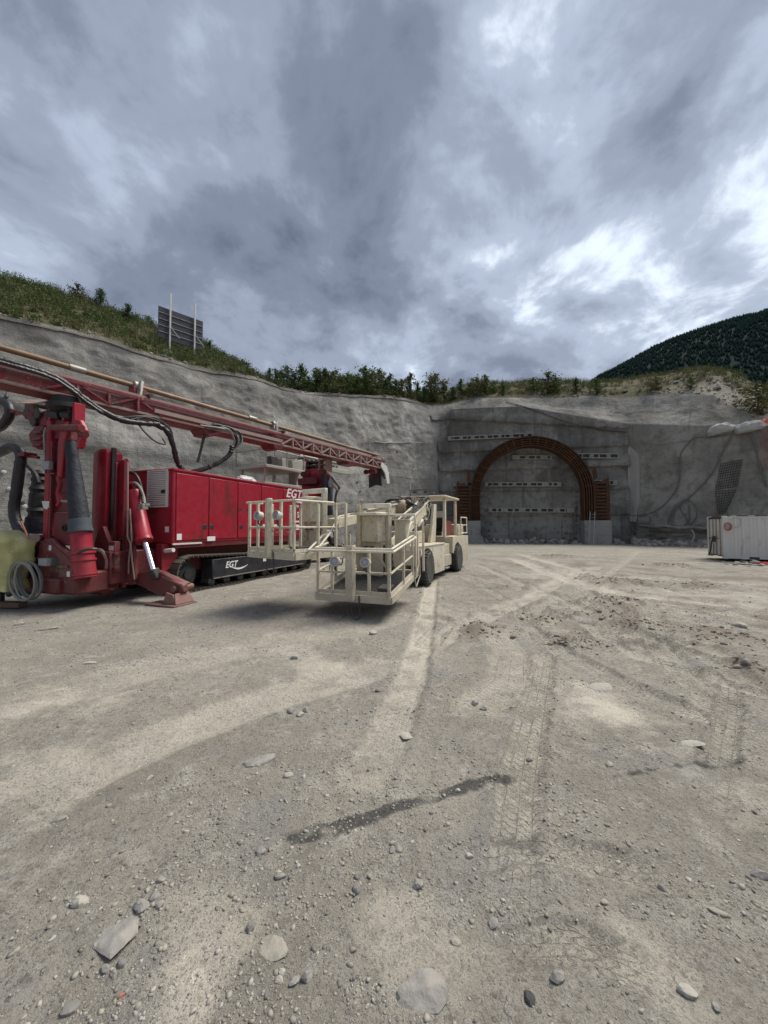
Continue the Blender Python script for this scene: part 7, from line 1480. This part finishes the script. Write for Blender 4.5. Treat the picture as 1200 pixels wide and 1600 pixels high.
def gravel_mat():
    m = bpy.data.materials.new('gravel'); m.use_nodes = True; t = m.node_tree; b = t.nodes['Principled BSDF']; ge = t.nodes.new('ShaderNodeNewGeometry'); r = t.nodes.new('ShaderNodeValToRGB'); t.links.new(ge.outputs['Random Per Island'], r.inputs[0])
    cs = [(0.33, 0.30, 0.245), (0.40, 0.37, 0.305), (0.27, 0.25, 0.215), (0.38, 0.36, 0.305), (0.31, 0.288, 0.24), (0.21, 0.20, 0.18), (0.36, 0.335, 0.28), (0.44, 0.415, 0.36)]
    while len(r.color_ramp.elements) < len(cs): r.color_ramp.elements.new(0.5)
    r.color_ramp.interpolation = 'CONSTANT'
    for i, (e, c) in enumerate(zip(r.color_ramp.elements, cs)): e.position = i / len(cs); e.color = (*c, 1)
    n_ = t.nodes.new('ShaderNodeTexNoise'); n_.inputs['Scale'].default_value = 60; n_.inputs['Detail'].default_value = 4; co = t.nodes.new('ShaderNodeTexCoord'); t.links.new(co.outputs['Object'], n_.inputs['Vector'])
    mx = t.nodes.new('ShaderNodeMix'); mx.data_type = 'RGBA'; mx.blend_type = 'MULTIPLY'; mx.inputs['Factor'].default_value = 0.5; t.links.new(r.outputs[0], mx.inputs['A']); t.links.new(n_.outputs['Color'], mx.inputs['B'])
    mul = t.nodes.new('ShaderNodeMix'); mul.data_type = 'RGBA'; mul.inputs['Factor'].default_value = 0.55; t.links.new(r.outputs[0], mul.inputs['A']); t.links.new(mx.outputs['Result'], mul.inputs['B'])
    t.links.new(mul.outputs['Result'], b.inputs['Base Color']); b.inputs['Roughness'].default_value = 0.92; b.inputs['Specular IOR Level'].default_value = 0.25; return m
GRAV = gravel_mat(); GR = np.random.RandomState(5)
N = 125000; r_ = 1.0 + 15.0 * GR.rand(N) ** 2.1; th = GR.uniform(-1.05, 1.05, N); gx_, gy_ = r_ * np.sin(th), r_ * np.cos(th)
den_ = fbm(gx_ * 0.9, gy_ * 0.9, 3.3, 3) + 0.5 * fbm(gx_ * 3, gy_ * 3, 5.1, 2)
h_, pl_, br_2, dk_, *_ = ground_fields(gx_, gy_); keep = (den_ + GR.randn(N) * 0.22 - pl_ * 0.6 > 0.10) & (gy_ > 0.6); gx_, gy_, h_, r_ = gx_[keep], gy_[keep], h_[keep], r_[keep]
sz = np.exp(GR.randn(len(gx_)) * 0.6) * 0.0032 * (1 + 0.10 * r_); sz = np.clip(sz, 0.0025, 0.011 + 0.0016 * r_)
scatter('gravel', gx_, gy_, h_, sz, GRAV, 'loose gravel strewn over the pit floor', 8)
# clods on the brown mounds
cx_, cy_ = [], []
for (mx_, my_), rr, mh in MOUNDS:
    k = int(70 * rr / 0.5); a = GR.randn(k, 2) * rr * 0.55; cx_.append(mx_ + a[:, 0]); cy_.append(my_ + a[:, 1] * 0.8)
cx_, cy_ = np.concatenate(cx_), np.concatenate(cy_); ch_ = ground_fields(cx_, cy_)[0]
CLOD = mat('earth_clod', (0.235, 0.20, 0.155), 0.95, var=0.3, vs=5, bump=0.01, bs=30)
scatter('earth_clods', cx_, cy_, ch_, np.clip(np.exp(GR.randn(len(cx_)) * 0.55) * 0.017, 0.006, 0.05), CLOD, 'brown clods on the churned mounds of earth', 9, cat='clods')
# rubble along the wall feet
def foot_rubble(u0, u1, n, spread, smin, smax, seed, name, label, m):
    rs = np.random.RandomState(seed); u = rs.uniform(u0, u1, n); x, y, nx, ny = base_at(u); d = np.abs(rs.randn(n)) * spread - 0.25; X, Y = x - nx * d, y - ny * d; s = np.exp(rs.randn(n) * 0.5) * (smin + smax) / 2; s = np.clip(s, smin, smax) * np.clip(1.2 - d / (3 * spread), 0.35, 1)
    scatter(name, X, Y, ground_fields(X, Y)[0] + np.clip(0.35 - 0.3 * d, 0, 0.35) * rs.rand(n), s, m, label, seed, (0.45, 0.8), cat='rubble')
foot_rubble(U1 + 0.3, U2 - 0.5, 420, 0.9, 0.05, 0.32, 31, 'rubble', 'grey rubble along the foot of the portal wall', GRAV)
foot_rubble(U2, U3 - 8, 900, 1.5, 0.05, 0.42, 32, 'rubble', 'pale rubble heaped along the foot of the right wall', GRAV)
foot_rubble(8, U1 - 0.5, 700, 0.8, 0.03, 0.2, 33, 'rubble', 'small rubble along the foot of the long left slope', GRAV)
rs = np.random.RandomState(44); X, Y = rs.uniform(-0.5, 5.5, 160), rs.uniform(-2.6, -0.3, 160); W_ = [CFm.wld((a, b, 0)) for a, b in zip(X, Y)]; X, Y = np.array([q.x for q in W_]), np.array([q.y for q in W_])
scatter('rubble', X, Y, ground_fields(X, Y)[0], np.clip(np.exp(rs.randn(160) * 0.6) * 0.07, 0.03, 0.22), GRAV, 'pale stones strewn before the white container', 45, cat='rubble')
# stones in the bare upper slope at the right
rs = np.random.RandomState(61); u = rs.uniform(U2 - 8, U3 - 6, 1500); s = rs.rand(1500) * 7.5; k = (s < np.interp(u, [U2 - 8, U2, U2 + 5, U3], [1.5, 2.5, 7.5, 7.5])); X, Y, W = hill_pt(u[k], s[k])
scatter('slope_stones', X, Y, W, np.clip(np.exp(rs.randn(k.sum()) * 0.55) * 0.085, 0.04, 0.32), GRAV, 'pale stones in the bare gravel slope above the right wall', 62, cat='stones')
rs = np.random.RandomState(71); u = rs.uniform(10, U1 + 12, 420); s = rs.rand(420) ** 2 * 1.6; X, Y, W = hill_pt(u, s); scatter('slope_stones', X, Y, W, np.clip(np.exp(rs.randn(420) * 0.5) * 0.07, 0.03, 0.25), GRAV, 'stones along the upper edge of the shotcrete', 72, cat='stones')
